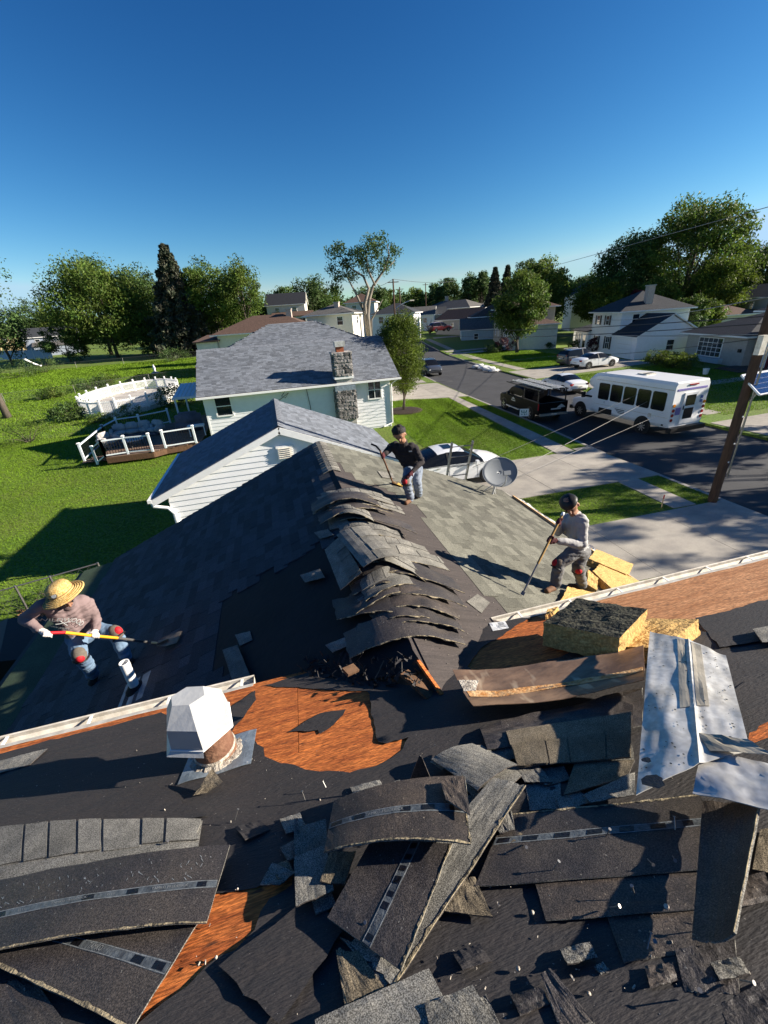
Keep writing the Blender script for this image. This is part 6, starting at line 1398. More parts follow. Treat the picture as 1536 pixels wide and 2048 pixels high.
# ---- shuttle bus
o = thing('shuttle_bus', 'white shuttle bus with dark side windows turning in the street', 'bus', (20.78, 16.95, z_), R(93.5)); bs = o
hw = 1.19
hull([(.05, rsec(hw-.03, .62, 2.86, .16)), (.12, rsec(hw, .58, 2.92, .16)), (3.2, rsec(hw, .55, 2.95, .16)), (5.1, rsec(hw, .55, 2.92, .16)), (5.45, rsec(hw-.02, .6, 2.86, .2)), (5.52, rsec(hw-.1, 1.9, 2.8, .2))], 'bus_white', 'body', bs)
hull([(5.4, rsec(1.05, 1.9, 2.84, .2, .9)), (5.9, rsec(1.0, 2.02, 2.72, .2, .85)), (6.15, rsec(.85, 2.1, 2.5, .1, .7))], 'bus_white', 'cab_overhang', bs)
hull([(5.4, rsec(.98, .5, 1.32)), (6.6, rsec(.98, .5, 1.26)), (7.25, rsec(.95, .5, 1.12)), (7.42, rsec(.86, .52, 1.0))], 'bus_white', 'bonnet', bs)
hull([(5.4, rsec(.96, 1.3, 2.0, .1, .88)), (5.75, rsec(.96, 1.3, 1.98, .1, .86)), (6.55, rsec(.96, 1.26, 1.32, .03, .9))], 'bus_white', 'cab', bs)
MB().add([(5.82, -.80, 1.93), (5.82, .80, 1.93), (6.5, .86, 1.38), (6.5, -.86, 1.38)], [(0, 3, 2, 1)]).build('windshield', MT['glass_car'], bs)
for sy in (-1, 1):
    for i in range(5):
        x0 = .42+i*.93
        w = MB(); bmv = [(x0, 1.42), (x0+.82, 1.42), (x0+.82, 2.38), (x0, 2.38)]; r_ = .09; P = []
        for cx_, cz_, a0 in ((x0+r_, 1.42+r_, math.pi), (x0+.82-r_, 1.42+r_, 1.5*math.pi), (x0+.82-r_, 2.38-r_, 0), (x0+r_, 2.38-r_, .5*math.pi)):
            for t in (0, .5, 1): P.append((cx_+r_*math.cos(a0+t*math.pi/2), sy*(hw+.004), cz_+r_*math.sin(a0+t*math.pi/2)))
        w.prism(P, (0, sy*.012, 0)); w.build('side_window', MT['glass_car'], bs)
    MB().add([(5.62, sy*.968, 1.36), (6.38, sy*.968, 1.33), (5.98, sy*.93, 1.86), (5.62, sy*.93, 1.9)], [(0, 1, 2, 3)]).build('cab_window', MT['glass_car'], bs)
    MB().b2((.1, sy*(hw+.001), 2.52), (5.2, sy*(hw+.014), 2.56)).build('drip_rail', MT['white_dirty'], bs); MB().b2((.15, sy*(hw+.001), 1.10), (5.2, sy*(hw+.010), 1.125)).build('seam', MT['white_dirty'], bs)
    MB().b2((3.75, sy*(hw+.001), .60), (4.75, sy*(hw+.012), .92)).build('skirt_opening', MT['black'], bs)
    for wx in (1.55, 5.95+.55):
        ww = hw if wx < 3 else .98
        MB().lathe([(0, -.01), (.52, -.01), (.52, .012), (0, .012)], (wx, sy*ww, .46), 24, Matrix.Rotation(R(90), 3, 'X')).build('wheel_arch', MT['black'], bs); wheel(bs, (wx, sy*(ww-.09), .40), .40, .24, sy, spokes=8, dish=True)
    MB().box((6.15, sy*1.2, 1.5), (.12, .22, .34)).build('mirror', MT['black'], bs)
    for k, z in enumerate((1.0, 1.25, 1.5, 1.75)):
        MB().lathe([(0, 0), (.085, 0), (.085, .03), (0, .035)], (.04, sy*(hw-.15), z), 16, Matrix.Rotation(R(-90), 3, 'Y')).build('rear_lamp', MT['lamp_red' if k < 3 else 'lamp_amber'], bs)
    MB().b2((7.2, sy*.6, .75), (7.44, sy*.86, 1.0)).build('headlight', MT['lamp_clear'], bs)
for k in range(3): MB().b2((2.85, hw+.001, 1.0-.09*k), (3.55-.12*k, hw+.006, 1.045-.09*k)).build('side_lettering', MT['black'], bs)
MB().b2((1.1, hw+.001, .98), (1.3, hw+.010, 1.2)).build('fuel_door', MT['white_dirty'], bs); MB().b2((.3, hw+.001, .68), (.4, hw+.02, .76)).build('marker', MT['black'], bs)
MB().lathe([(0, 0), (.07, 0), (.07, .02), (0, .02)], (4.4, hw, 1.28), 14, Matrix.Rotation(R(-90), 3, 'X')).build('side_marker', MT['lamp_clear'], bs)
rd = MB().b2((-.005, -.42, .75), (.04, .48, 2.35)).build('rear_door', MT['bus_white'], bs)
for z0, z1 in ((1.0, 1.55), (1.68, 2.22)): MB().b2((-.016, -.30, z0), (-.004, .34, z1)).build('pane', MT['glass_car'], rd)
MB().b2((-.03, .40, 1.5), (-.005, .46, 1.7)).build('handle', MT['black'], rd)
MB().b2((.03, -1.0, 2.48), (.045, 1.0, 2.58)).build('rear_lettering', MT['bus_purple'], bs); MB().b2((.02, .55, 1.25), (.04, .88, 1.62)).build('rear_emblem', MT['bus_purple'], bs)
for k in range(2): MB().b2((.02, -.86, 1.75+.2*k), (.04, -.70, 1.9+.2*k)).build('rear_symbol', MT['bus_blue'], bs)
MB().b2((.0, -.3, 2.72), (.06, .3, 2.78)).build('brake_lamp', MT['lamp_red'], bs)
MB().b2((-.22, -1.2, .38), (.06, 1.2, .62)).build('rear_bumper', MT['black'], bs); MB().b2((7.3, -.95, .38), (7.55, .95, .6)).build('front_bumper', MT['black'], bs)
MB().b2((2.6, -.35, 2.95), (3.2, .35, 3.01)).build('roof_hatch', MT['white_dirty'], bs); MB().b2((2.65, -.3, 3.01), (2.9, .3, 3.015)).build('hatch_slot', MT['black'], bs)
# ================================================================== poles, wires, dish, ladder, small street things
def sagwire(label, pts, r=.012, sag=.0, m_='wire', n=18):
    a, b = Vector(pts[0]), Vector(pts[1]); P = [a*(1-t)+b*t-Vector((0, 0, sag*4*t*(1-t)))-a for t in np.linspace(0, 1, n)]
    o = MB().tube(P, r, 5).build('cable', MT[m_], None, (0, 0, 0), smooth=True); o.location = a
    return tag(o, label, 'cable', 'overhead cables')
pb = Vector((14.54, 10.09, 0))
up_ = thing('utility_pole', 'brown wooden utility pole on the grass strip at right', 'pole', pb)
MB().tube([(0, 0, -.2), (0, 0, 5), (0, 0, 11.5)], [.148, .135, .12], 16).build('shaft', MT['pole'], up_, smooth=True, auto=60)
MB().b2((-1.2, -.06, 10.6), (1.2, .06, 10.75)).build('crossarm', MT['pole'], up_)
bx_ = aty(1513, 690, 10.0)-pb; MB().box((bx_.x*.35-.16, -.2, bx_.z), (.22, .16, .55)).build('meter_box', MT['white_dirty'], up_)
MB().tube([(.1, -.17, 1.0), (.1, -.165, 5.2)], .03, 6).build('conduit', MT['steel'], up_)
for z in (1.55, 2.2, 3.1): MB().lathe([(0, 0), (.03, 0), (.03, .012), (0, .014)], (-.05, -.165, z), 8, Matrix.Rotation(R(90), 3, 'X')).build('tag_plate', MT['alu'], up_)
A = aty(1483, 751, 10.35); D = aty(1519, 790, 9.55); U = Vector((1.75, .12, .03))
sp = thing('solar_panel', 'blue solar panel with pale frame on the utility pole', 'solar panel', A)
nn = (U.cross(D-A)).normalized(); nn = nn if nn.z > 0 else -nn
MB().prism([Vector((0, 0, 0)), U, U+(D-A), (D-A)], -nn*.03).build('backing', MT['alu'], sp)
for i in range(6):
    for j in range(4):
        f = lambda u, v: U*(.02+.96*u)+(D-A)*(.04+.92*v)+nn*.003
        MB().prism([f((i+.02)/6, (j+.02)/4), f((i+.98)/6, (j+.02)/4), f((i+.98)/6, (j+.98)/4), f((i+.02)/6, (j+.98)/4)], nn*.003).build('solar_cell', MT['solar'], sp)
for a, b in ((Vector(), U), (U, U+(D-A)), (U+(D-A), D-A), (D-A, Vector())): MB().beam(a, b, .04, .05, up=nn).build('frame', MT['alu'], sp)
MB().beam(U*.3+(D-A)*.6-nn*.05, pb-A+Vector((.12, -.1, A.z-.75)), .06, .06).build('bracket', MT['white_dirty'], sp)
# far poles
def farpole(label, px, pyt, Y, h, arm=False, x2=None):
    t = aty(px, pyt, Y); b = Vector((t.x, Y, tz(Y))); o = thing('street_pole', label, 'pole', b); hh = t.z-b.z
    MB().tube([(0, 0, 0), (0, 0, hh)], [.17, .12], 10).build('shaft', MT['pole'], o, smooth=True)
    if arm: MB().tube([(0, 0, hh*.62), (1.2, -.2, hh*.68), (2.6, -.4, hh*.72)], .06, 6).build('lamp_arm', MT['alu'], o); MB().box((2.9, -.45, hh*.72), (.7, .3, .16)).build('lamp_head', MT['white_dirty'], o)
    MB().b2((-.9, -.05, hh-.5), (.9, .05, hh-.38)).build('crossarm', MT['pole'], o)
    return t
ft = farpole('far utility pole with a street lamp arm beyond the young tree', 786, 558, 72, 9, True)
farpole('thin far utility pole right of the street lamp pole', 799, 574, 100, 9); farpole('slender pole standing above the far rooftops', 851, 566, 130, 9)
sagwire('highest cable crossing the sky at upper right', (cp(1660, 380, 20), cp(1085, 538, 62)), .022, .0, 'wire_light')
sagwire('cable sagging between the street lamp pole and the far trees', (ft, cp(915, 561, 110)), .03, .5, 'wire')
sagwire('cable running down left from the street lamp pole', (ft, cp(745, 576, 66)), .025, .2, 'wire')
npole = lambda px, py: Vector((pb.x, pb.y, aty(px, py, pb.y).z))
far_l = cp(790, 606, 74)
for lab, h0, e, sg, m_ in (('upper of the two dark cables in front of the white house', 6.05, cp(795, 640, 70), .9, 'wire'), ('lower of the two dark cables in front of the white house', 5.85, cp(795, 652, 70), .95, 'wire'), ('pale cable looping from the pole past the corner house window', 5.55, cp(1090, 650, 56), .5, 'wire_light'), ('thin dark cable slanting across the white garage', 5.45, cp(1180, 708, 52), .2, 'wire'), ('thin cable over the corner house roof', 6.6, cp(1180, 632, 60), .6, 'wire_light')):
    sagwire(lab, ((pb.x+.1, pb.y, h0), e), .016, sg, m_)
de = pR(978, 968, .25)
sagwire('pale service cable crossing in front of the bus', (cp(1424, 731, 44), de), .008, .1, 'wire_light'); sagwire('thin dark cable just above the pale service cable', (cp(1408, 728, 44), de+Vector((-.2, .5, .3))), .006, .05, 'wire'); sagwire('thin cable low across the rear of the bus', (cp(1450, 770, 40), de+Vector((.2, -.3, .1))), .006, .05, 'wire_light')
sagwire('thin cable along the neighbour wall to the street', (cp(560, 772, 28), cp(905, 762, 30)), .012, .1, 'wire')
# ---- satellite dish on the eave
db = pR(985, 990, 0); o = thing('satellite_dish', 'grey oval satellite dish on a tripod mast at the wing eave', 'satellite dish', db)
cen = aty(1000, 944, db.y-.15)-db; fwd = (CP-db-cen).normalized(); fwd = (fwd+Vector((.35, 0, .12))).normalized(); rt_ = fwd.cross(Vector((0, 0, 1))).normalized(); upv = rt_.cross(fwd)
mb = MB(); nr, na = 6, 32
for i in range(nr+1):
    for j in range(na):
        a = 2*math.pi*j/na; r_ = i/nr; mb.v.append(tuple(cen+rt_*.43*r_*math.cos(a)+upv*.36*r_*math.sin(a)+fwd*.07*(r_*r_-1)))
for i in range(nr):
    for j in range(na): mb.f.append((i*na+j, i*na+(j+1) % na, (i+1)*na+(j+1) % na, (i+1)*na+j)); mb.mi.append(0)
d_ = mb.build('reflector', MT['dish'], o, smooth=True); md = d_.modifiers.new('s', 'SOLIDIFY'); md.thickness = .008
MB().tube([cen+rt_*.43*math.cos(a)+upv*.36*math.sin(a) for a in np.linspace(0, 2*math.pi, 41)], .008, 6).build('rim', MT['dish'], d_)
MB().tube([cen-fwd*.07, cen-fwd*.12-Vector((0, 0, .1)), Vector((0, 0, .02))], .024, 8).build('mast', MT['alu'], o)
MB().tube([cen-upv*.36, cen-upv*.30+fwd*.25, cen-upv*.12+fwd*.42], .015, 6).build('feed_arm', MT['alu'], o); MB().box(cen-upv*.10+fwd*.43, (.16, .07, .10), Matrix((rt_, fwd, upv)).transposed()).build('receiver', MT['dish'], o)
for s_ in (-1, 1): MB().tube([Vector((0, 0, .28)), Vector((.16*s_, .14, .02-.427*.16*s_))], .012, 6).build('strut', MT['alu'], o)
# ---- crumpled white drip-edge / plastic along the right eave
mb = MB(); mb.sheet(lambda u, v: (Vector((WE_R+.10+.20*v+.05*noise.noise(Vector((u*9, v*3, 1))), 5.2+3.5*u, RZ-WS*(WE_R-RX)-.01-.08*v+.07*noise.noise(Vector((u*14, v*4, 7))))), Vector((.3, 0, 1)).normalized()), 44, 6, .004)
tag(mb.build('crumpled_plastic', MT['tarp'], None, (0, 0, 0), smooth=False), 'crumpled white plastic sheet along the wing eave', 'plastic sheet')
MB().b2((WE_R+.02, 2.95, RZ-WS*(WE_R-RX)-.16), (WE_R+.13, 9.2, RZ-WS*(WE_R-RX)-.05)).build('wing_gutter', MT['white_dirty'], house)
# ---- ladder against the far rake
t0, t1 = aty(904, 886, 9.42), aty(946, 882, 9.42); o = thing('ladder', 'dark ladder leaning on the far end of the wing roof', 'ladder', (t0.x, 10.6, .03)); b0 = Vector(o.location)
B0, B1 = Vector((t0.x, 10.6, .03)), Vector((t1.x, 10.6, .03))
for a, b in ((B0, t0), (B1, t1)): MB().beam(a-b0, b-b0, .03, .08, up=(0, 1, 0)).build('rail', MT['steel'], o)
for k in range(1, 13): f = k/12.4; MB().tube([B0*(1-f)+t0*f-b0, B1*(1-f)+t1*f-b0], .016, 6).build('rung', MT['steel'], o)
# ---- yard sign
p = Vector((15.35, 23.6, 0)); o = thing('yard_sign', 'small white yard sign with teal marks in front of the pickup', 'sign', p, R(-25))
mat('teal', (.01, .16, .14), .5, .1)
MB().b2((-.28, -.006, .30), (.28, .006, .78)).build('board', MT['white'], o)
for x in (-.2, .2): MB().tube([(x, 0, 0), (x, 0, .32)], .006, 5).build('stake', MT['steel'], o)
for x, z, w, h_ in ((-.16, .62, .06, .14), (-.10, .56, .10, .04), (-.02, .60, .04, .2), (.06, .56, .10, .05), (.13, .62, .05, .16), (-.14, .44, .12, .05), (.02, .43, .06, .10), (.14, .44, .1, .05)): MB().b2((x-w/2, -.010, z-h_/2), (x+w/2, -.007, z+h_/2)).build('mark', MT['teal'], o)
# ---- rubbish by the far kerb
for i, (px, py, s_, lab) in enumerate(((962, 733, .55, 'pale pile of rubbish at the left end of the kerbside heap'), (972, 735, .5, 'white rubbish bag second from the left at the kerb'), (982, 738, .5, 'white rubbish bag third from the left at the kerb'), (992, 741, .42, 'white rubbish bag at the right end of the kerbside heap'))):
    bm = bmesh.new(); bmesh.ops.create_icosphere(bm, subdivisions=3, radius=1)
    for v in bm.verts:
        k = 1+.35*noise.noise(v.co*1.8+Vector((i*5, 0, 0)))+.12*noise.noise(v.co*5); v.co = Vector((v.co.x*k*s_*1.6, v.co.y*k*s_*1.2, max(-.25, v.co.z*k*.6)*s_))
    me = bpy.data.meshes.new('rubbish_bag'); bm.to_mesh(me); bm.free(); me.materials.append(MT['tarp']); o = bpy.data.objects.new('rubbish_bag', me); COL.objects.link(o); q_ = atz(px, py, 0); o.location = (q_.x-.3, q_.y, .02); tag(o, lab, 'rubbish bag', 'rubbish heap at the kerb')
p = atz(1410, 749, 0); o = thing('bucket', 'white plastic bucket at the corner house steps', 'bucket', p); MB().lathe([(.20, 0), (.25, .5), (.27, .5), (.27, .53), (.23, .53), (.19, .03)], n=20).build('pail', MT['white'], o, smooth=True, auto=40); MB().tube([(.26*math.cos(a), 0, .5+.2*math.sin(a)) for a in np.linspace(0, math.pi, 9)], .012, 5).build('handle', MT['steel'], o)
p = Vector((12.55, 10.32, 0)); o = thing('survey_stake', 'thin wooden survey stake with orange tip on the small lawn', 'stake', p); MB().box((0, 0, .18), (.035, .02, .4)).build('stake', MT['wood_new'], o); MB().box((0, 0, .44), (.037, .022, .14)).build('painted_tip', MT['pad_red'], o)
# black covered bin at left below the worker
p = atz(52, 1372, 0); o = thing('trailer', 'black covered trailer at the left below the shaded slope', 'trailer', (p.x-.3, p.y-.1, 0), R(20)); MB().prism([(-1.1, -.8, .25), (1.1, -.8, .25), (1.1, -.8, 1.0), (.4, -.8, 1.3), (-1.1, -.8, 1.1)], (0, 1.6, 0)).build('cover', MT['black'], o)
for sy in (-.75, .75): wheel(o, (0, sy, .3), .3, .18, 1 if sy > 0 else -1)
# ================================================================== houses along the street and behind
def gh(label, org, rz, blocks, wall='siding', roofm='r_dark', name='house', cat='house', shut='black', trim='white'):
    """blocks: dict(x0,x1,y0,y1,h,rise,roof,win=[(face,u,z,w,h,nx,ny,shutter)],door=..) in local axes, front is -Y"""
    o = thing(name, label, cat, org, rz)
    for B in blocks:
        x0, x1, y0, y1, h, rise, rf = B['x0'], B['x1'], B['y0'], B['y1'], B['h'], B['rise'], B['roof']; ov = B.get('ov', .4); rm = MT[B.get('rm', roofm)]; wm = MT[B.get('wm', wall)]; my0_ = (y0+y1)/2
        MB().b2((x0, y0, B.get('z0', -1.5)), (x1, y1, h)).build('wall', wm, o)
        if B.get('boards'):
            bd = MB(); z = .2
            while z < h+.001:
                bd.b2((x0-.015, y0-.015, z), (x1+.015, y0+.0, z+.018)); bd.b2((x1-.0, y0-.015, z), (x1+.015, y1+.015, z+.018)); z += .2
            if rf == 'gx':
                while z < h+rise*.9:
                    k = (1-(z-h)/rise)*(y1-y0)/2; bd.b2((x1, my0_-k, z), (x1+.015, my0_+k, z+.018)); z += .2
            tag(bd.build('clapboards', wm, o), kind='stuff')
        if 'wm2' in B: MB().b2((x0-.02, y0-.02, -1.5), (x1+.02, y1+.02, h*.48)).build('lower_wall', MT[B['wm2']], o)
        a, b, c, d = (x0-ov, y0-ov, h), (x1+ov, y0-ov, h), (x1+ov, y1+ov, h), (x0-ov, y1+ov, h); mx_, my_ = (x0+x1)/2, (y0+y1)/2; r = MB(); th = .14
        if rf == 'hip':
            w, l = (x1-x0), (y1-y0); k = min(w, l)/2+ov; e, f = ((x0-ov+k, my_, h+rise), (x1+ov-k, my_, h+rise)) if w >= l else ((mx_, y0-ov+k, h+rise), (mx_, y1+ov-k, h+rise))
            F_ = [(0, 1, 5, 4), (1, 2, 5), (2, 3, 4, 5), (3, 0, 4)] if w >= l else [(0, 1, 4), (1, 2, 5, 4), (2, 3, 5), (3, 0, 4, 5)]
            r.add([a, b, c, d, e, f], F_); r.add([(p[0], p[1], h-th) for p in (a, b, c, d)]+[a, b, c, d], [(0, 3, 2, 1), (0, 1, 5, 4), (1, 2, 6, 5), (2, 3, 7, 6), (3, 0, 4, 7)], 1)
        elif rf in ('gx', 'gy'):
            if rf == 'gx': e, f = (x0-ov, my_, h+rise), (x1+ov, my_, h+rise); F_ = [(0, 1, 5, 4), (2, 3, 4, 5)]; G_ = [[(xx, y0, h-.05), (xx, y1, h-.05), (xx, my_, h+rise*(1-2*ov/(y1-y0+2*ov))-.06)] for xx in (x0, x1)]
            else: e, f = (mx_, y0-ov, h+rise), (mx_, y1+ov, h+rise); F_ = [(0, 4, 5, 3), (1, 2, 5, 4)]; G_ = [[(x0, yy, h-.05), (x1, yy, h-.05), (mx_, yy, h+rise*(1-2*ov/(x1-x0+2*ov))-.06)] for yy in (y0, y1)]
            P = [a, b, c, d, e, f]; r.add(P, F_); r.add([(p[0], p[1], p[2]-th) for p in P], [tuple(reversed(q_)) for q_ in F_], 1)
            for q_ in F_:
                for i in range(4): A_, B_ = P[q_[i]], P[q_[(i+1) % 4]]; r.add([A_, B_, (B_[0], B_[1], B_[2]-th), (A_[0], A_[1], A_[2]-th)], [(0, 3, 2, 1)], 1)
            for g_ in G_: MB().add(g_, [(0, 1, 2)]).build('gable', wm, o)
        else:   # lean-to rising to +y
            a2 = [(x0-ov, y0-ov, h), (x1+ov, y0-ov, h), (x1+ov, y1, h+rise), (x0-ov, y1, h+rise)]; r.prism(a2, (0, 0, -th))
        ro = r.build('roof', [rm, MT[trim]], o)
        if 'chim' in B: cx_, cy_, ct = B['chim']; MB().b2((cx_-.4, cy_-.4, h), (cx_+.4, cy_+.4, ct)).build('chimney', MT['brick_pale'], ro); MB().b2((cx_-.48, cy_-.48, ct), (cx_+.48, cy_+.48, ct+.12)).build('chimney_cap', MT['mortar'], ro)
        for W_ in B.get('win', []):
            face, u, z, w, hh, nx, ny, sh = W_
            c_, ax_, ay_ = {'f': ((u, y0, z), (1, 0, 0), (0, -1, 0)), 'b': ((u, y1, z), (1, 0, 0), (0, 1, 0)), 'r': ((x1, u, z), (0, 1, 0), (1, 0, 0)), 'l': ((x0, u, z), (0, 1, 0), (-1, 0, 0))}[face]
            wo = window(o, c_, w, hh, ax_, ay_, trim, nx, ny)
            if sh:
                for s_ in (-1, 1): MB().box(Vector(c_)+Vector(ax_)*s_*(w/2+.30)+Vector(ay_)*.045, (.36 if ax_[0] else .06, .06 if ax_[0] else .36, hh+.1)).build('shutter', MT[sh], wo)
        for kind, u, w, hh, m_ in B.get('door', []):
            dd = MB().b2((u-w/2, y0-.06, .0), (u+w/2, y0+.01, hh)).build(kind, MT[m_], o); MB().b2((u-w/2-.12, y0-.05, 0), (u+w/2+.12, y0-.002, hh+.12)).build('door_frame', MT[trim], o)
            if kind == 'garage_door':
                for k in range(1, 4): MB().b2((u-w/2, y0-.068, hh*k/4-.012), (u+w/2, y0-.058, hh*k/4+.012)).build('panel_joint', MT['white_dirty'], dd)
            else: MB().box((u+w*.35, y0-.09, 1.0), (.06, .06, .1)).build('handle', MT['alu'], dd)
    return o
mat('r_dark', (.040, .044, .052), .9, .35, 4, .3, 30, speck=(20, .35)); mat('r_grey', (.12, .115, .11), .9, .3, 4, .3, 30, speck=(20, .3)); mat('r_brown', (.115, .070, .052), .9, .3, 4, .3, 30, speck=(20, .3)); mat('r_black', (.022, .024, .030), .8, .3, 4, .2, 30)
mat('tan', (.46, .40, .30), .8, .1, 3); mat('grey_wall', (.36, .345, .32), .8, .12, 3); mat('blue_wall', (.36, .46, .52), .8, .1, 3); mat('cream', (.66, .63, .56), .8, .1, 3); mat('yellow_wall', (.62, .50, .27), .8, .1, 3); mat('slate_wall', (.25, .29, .36), .8, .1, 3); mat('brick_pale', (.42, .28, .22), .9, .4, 14, .3, 30, col2=(.50, .45, .40)); mat('brick_dark', (.10, .075, .065), .9, .4, 14, .3, 30); mat('maroon', (.10, .012, .014), .6, .1); mat('door_blue', (.42, .55, .60), .5, .05)
TL = R(-107)
# white house with garage
gh('white two-storey house with attached garage and black shutters across the street', (42.45, 43.2, 0), TL, [
    dict(boards=1, x0=-5.9, x1=0, y0=0, y1=7.3, h=2.55, rise=2.35, roof='gx', rm='r_black', ov=.3, win=[('r', 3.9, 1.45, .8, 1.15, 1, 2, None)], door=[('garage_door', -2.9, 3.4, 2.15, 'siding')]),
    dict(boards=1, x0=-14.6, x1=-5.95, y0=.6, y1=9.0, h=5.25, rise=2.3, roof='hip', ov=.55, chim=(-7.2, 4.2, 8.0), win=[('f', -12.6, 4.2, .9, 1.1, 1, 2, 'black'), ('f', -9.7, 4.2, .9, 1.1, 1, 2, 'black'), ('f', -12.3, 1.5, .95, 1.2, 2, 2, 'black'), ('f', -8.8, 1.4, 1.1, 1.5, 2, 2, 'black'), ('r', 2.4, 4.3, .8, 1.1, 1, 2, None)]),
    dict(x0=-20.2, x1=-14.65, y0=.2, y1=7, h=2.7, rise=1.6, roof='lean', ov=.3, win=[('f', -18.9, 1.6, .55, 1.5, 1, 1, None), ('f', -18.1, 1.6, .55, 1.5, 1, 1, None), ('f', -17.3, 1.6, .55, 1.5, 1, 1, None), ('r', 1.6, 1.5, .7, 1.3, 1, 2, None)], door=[('door', -15.7, .95, 2.1, 'glass')])], 'siding2')
for i in range(10): 
    pass
# corner house with the big grid window
ch_ = gh('grey-brown house with large grid bow window and pale blue door at right', (41.9, 25.5, 0), TL, [
    dict(x0=-15.6, x1=-6.6, y0=.2, y1=9, h=2.85, rise=1.75, roof='hip', ov=.7, win=[('f', -11.6, 1.55, 3.6, 1.75, 5, 4, None)], door=[]),
    dict(x0=-6.55, x1=6, y0=.9, y1=10, h=5.0, rise=1.9, roof='hip', ov=.6, win=[('f', -1.9, 4.0, 1.0, 1.2, 2, 2, None), ('f', -1.6, 1.5, 1.6, 1.5, 2, 2, None)], door=[('door', -5.3, 1.0, 2.15, 'door_blue')])], 'grey_wall', 'r_dark')
MB().b2((-14.0, -.25, .1), (-9.2, .2, .55)).build('window_base', MT['blue_wall'], ch_)
for u in (-6.15, -4.45): MB().b2((u-.14, .82, .1), (u+.14, .9, 2.2)).build('door_shutter', MT['maroon'], ch_)
MB().b2((-7.0, -1.6, -.2), (-3.4, .9, .16)).build('porch', MT['brick_dark'], ch_); MB().b2((-6.8, -2.1, -.2), (-3.6, -1.6, .08)).build('porch_step', MT['brick_dark'], ch_)
MB().box((-7.2, .12, 1.5), (.35, .14, .3)).build('letterbox', MT['black'], ch_)
def fh(label, px, py, dep, rz, blocks, wall='siding', roofm='r_dark'):
    p = cp(px, py, dep); return gh(label, p, rz, blocks, wall, roofm)
W1 = lambda x, z=1.5, s_=None: ('f', x, z, .95, 1.2, 1, 2, s_)
fh('tan two-storey house with brown roof behind the kerbside tree', 1000, 684, 74, R(-112), [dict(boards=1, x0=-10.5, x1=0, y0=0, y1=9, h=5.3, rise=2.0, roof='hip', ov=.7, win=[('f', -8, 4.1, .9, 1.1, 1, 2, None), ('f', -3, 4.1, .9, 1.1, 1, 2, None), ('f', -7, 1.4, .8, 1, 1, 2, None), ('f', -3, 1.4, .8, 1, 1, 2, None), ('r', 2.5, 4.1, 1.2, 1.1, 2, 2, None)], rm='r_brown'), dict(x0=.05, x1=7, y0=.5, y1=8, h=2.8, rise=1.4, roof='hip', ov=.4, rm='r_brown', wm='cream', win=[W1(2.2), W1(4.4)])], 'tan')
fh('pale blue gabled house with brown hipped upper roof further up the street', 922, 690, 88, R(-112), [dict(x0=-5, x1=1.5, y0=0, y1=8, h=2.9, rise=2.2, roof='gy', ov=.3, wm='blue_wall', rm='r_grey', win=[('r', 3, 1.6, .8, 1, 1, 2, None)]), dict(x0=-12, x1=-2, y0=2.5, y1=12, h=5.2, rise=2.3, roof='hip', ov=.6, rm='r_brown', wm='blue_wall', win=[('r', 5, 4.1, 1, 1.1, 1, 2, None)])], 'blue_wall')
fh('long low pale house with grey roof at the far end of the street', 905, 650, 125, R(-60), [dict(x0=-12, x1=6, y0=0, y1=9, h=4.6, rise=2.2, roof='hip', ov=.5, rm='r_grey', win=[W1(-9, 3.4), W1(-6, 3.4), W1(-3, 3.4), W1(0, 3.4), W1(3, 3.4)], chim=(-6, 5, 8)), dict(x0=-16, x1=-12.1, y0=-1, y1=8, h=2.8, rise=1.8, roof='gy', rm='r_grey', ov=.3)], 'cream')
fh('grey-roofed house seen between far trees at the street end', 985, 650, 118, R(-100), [dict(x0=-9, x1=4, y0=0, y1=9, h=5.2, rise=2.4, roof='gx', ov=.4, rm='r_grey', win=[W1(-5, 4), W1(0, 4)])], 'slate_wall')
fh('small dark-roofed house behind the bare street-end shrub', 850, 652, 120, R(-20), [dict(x0=-5, x1=6, y0=0, y1=8, h=2.8, rise=2.0, roof='gx', ov=.4, rm='r_dark', win=[W1(-2), W1(2)])], 'grey_wall')
fh('tall white gabled house behind the white two-storey house', 1140, 650, 92, R(-110), [dict(x0=-6, x1=0, y0=0, y1=8, h=6.0, rise=2.4, roof='gx', ov=.3, rm='r_black', win=[('r', 5.4, 5.0, .8, 1.3, 1, 2, 'black')])], 'siding2')
fh('grey house with long porch at the far right', 1500, 668, 70, R(-118), [dict(x0=-12, x1=4, y0=0, y1=9, h=5.6, rise=2.0, roof='gx', ov=.4, rm='r_dark', win=[W1(-8, 4.3), W1(-2, 4.3)]), dict(x0=-11, x1=3, y0=-2.4, y1=-.05, h=2.9, rise=.9, roof='lean', ov=.3, rm='r_black', win=[('f', -8, 1.5, 1.4, 1.5, 2, 1, None), ('f', -5, 1.5, 1.4, 1.5, 2, 1, None), ('f', -1, 1.5, 1.4, 1.5, 2, 1, None)])], 'grey_wall')
fh('low brown-roofed house behind the trees right of the white garage', 1345, 668, 72, R(-105), [dict(x0=-7, x1=7, y0=0, y1=8, h=2.8, rise=1.8, roof='hip', ov=.5, rm='r_brown')], 'cream')
fh('brown-roofed bungalow just behind the neighbour roof', 560, 705, 60, R(-12), [dict(x0=-8.5, x1=5, y0=0, y1=9, h=2.9, rise=2.2, roof='hip', ov=.8, rm='r_brown', win=[W1(-5), W1(1)], chim=(1.5, 4, 5.6)), dict(x0=-11.5, x1=-8.6, y0=-.5, y1=6, h=2.2, rise=.7, roof='lean', ov=.4, rm='r_brown')], 'cream')
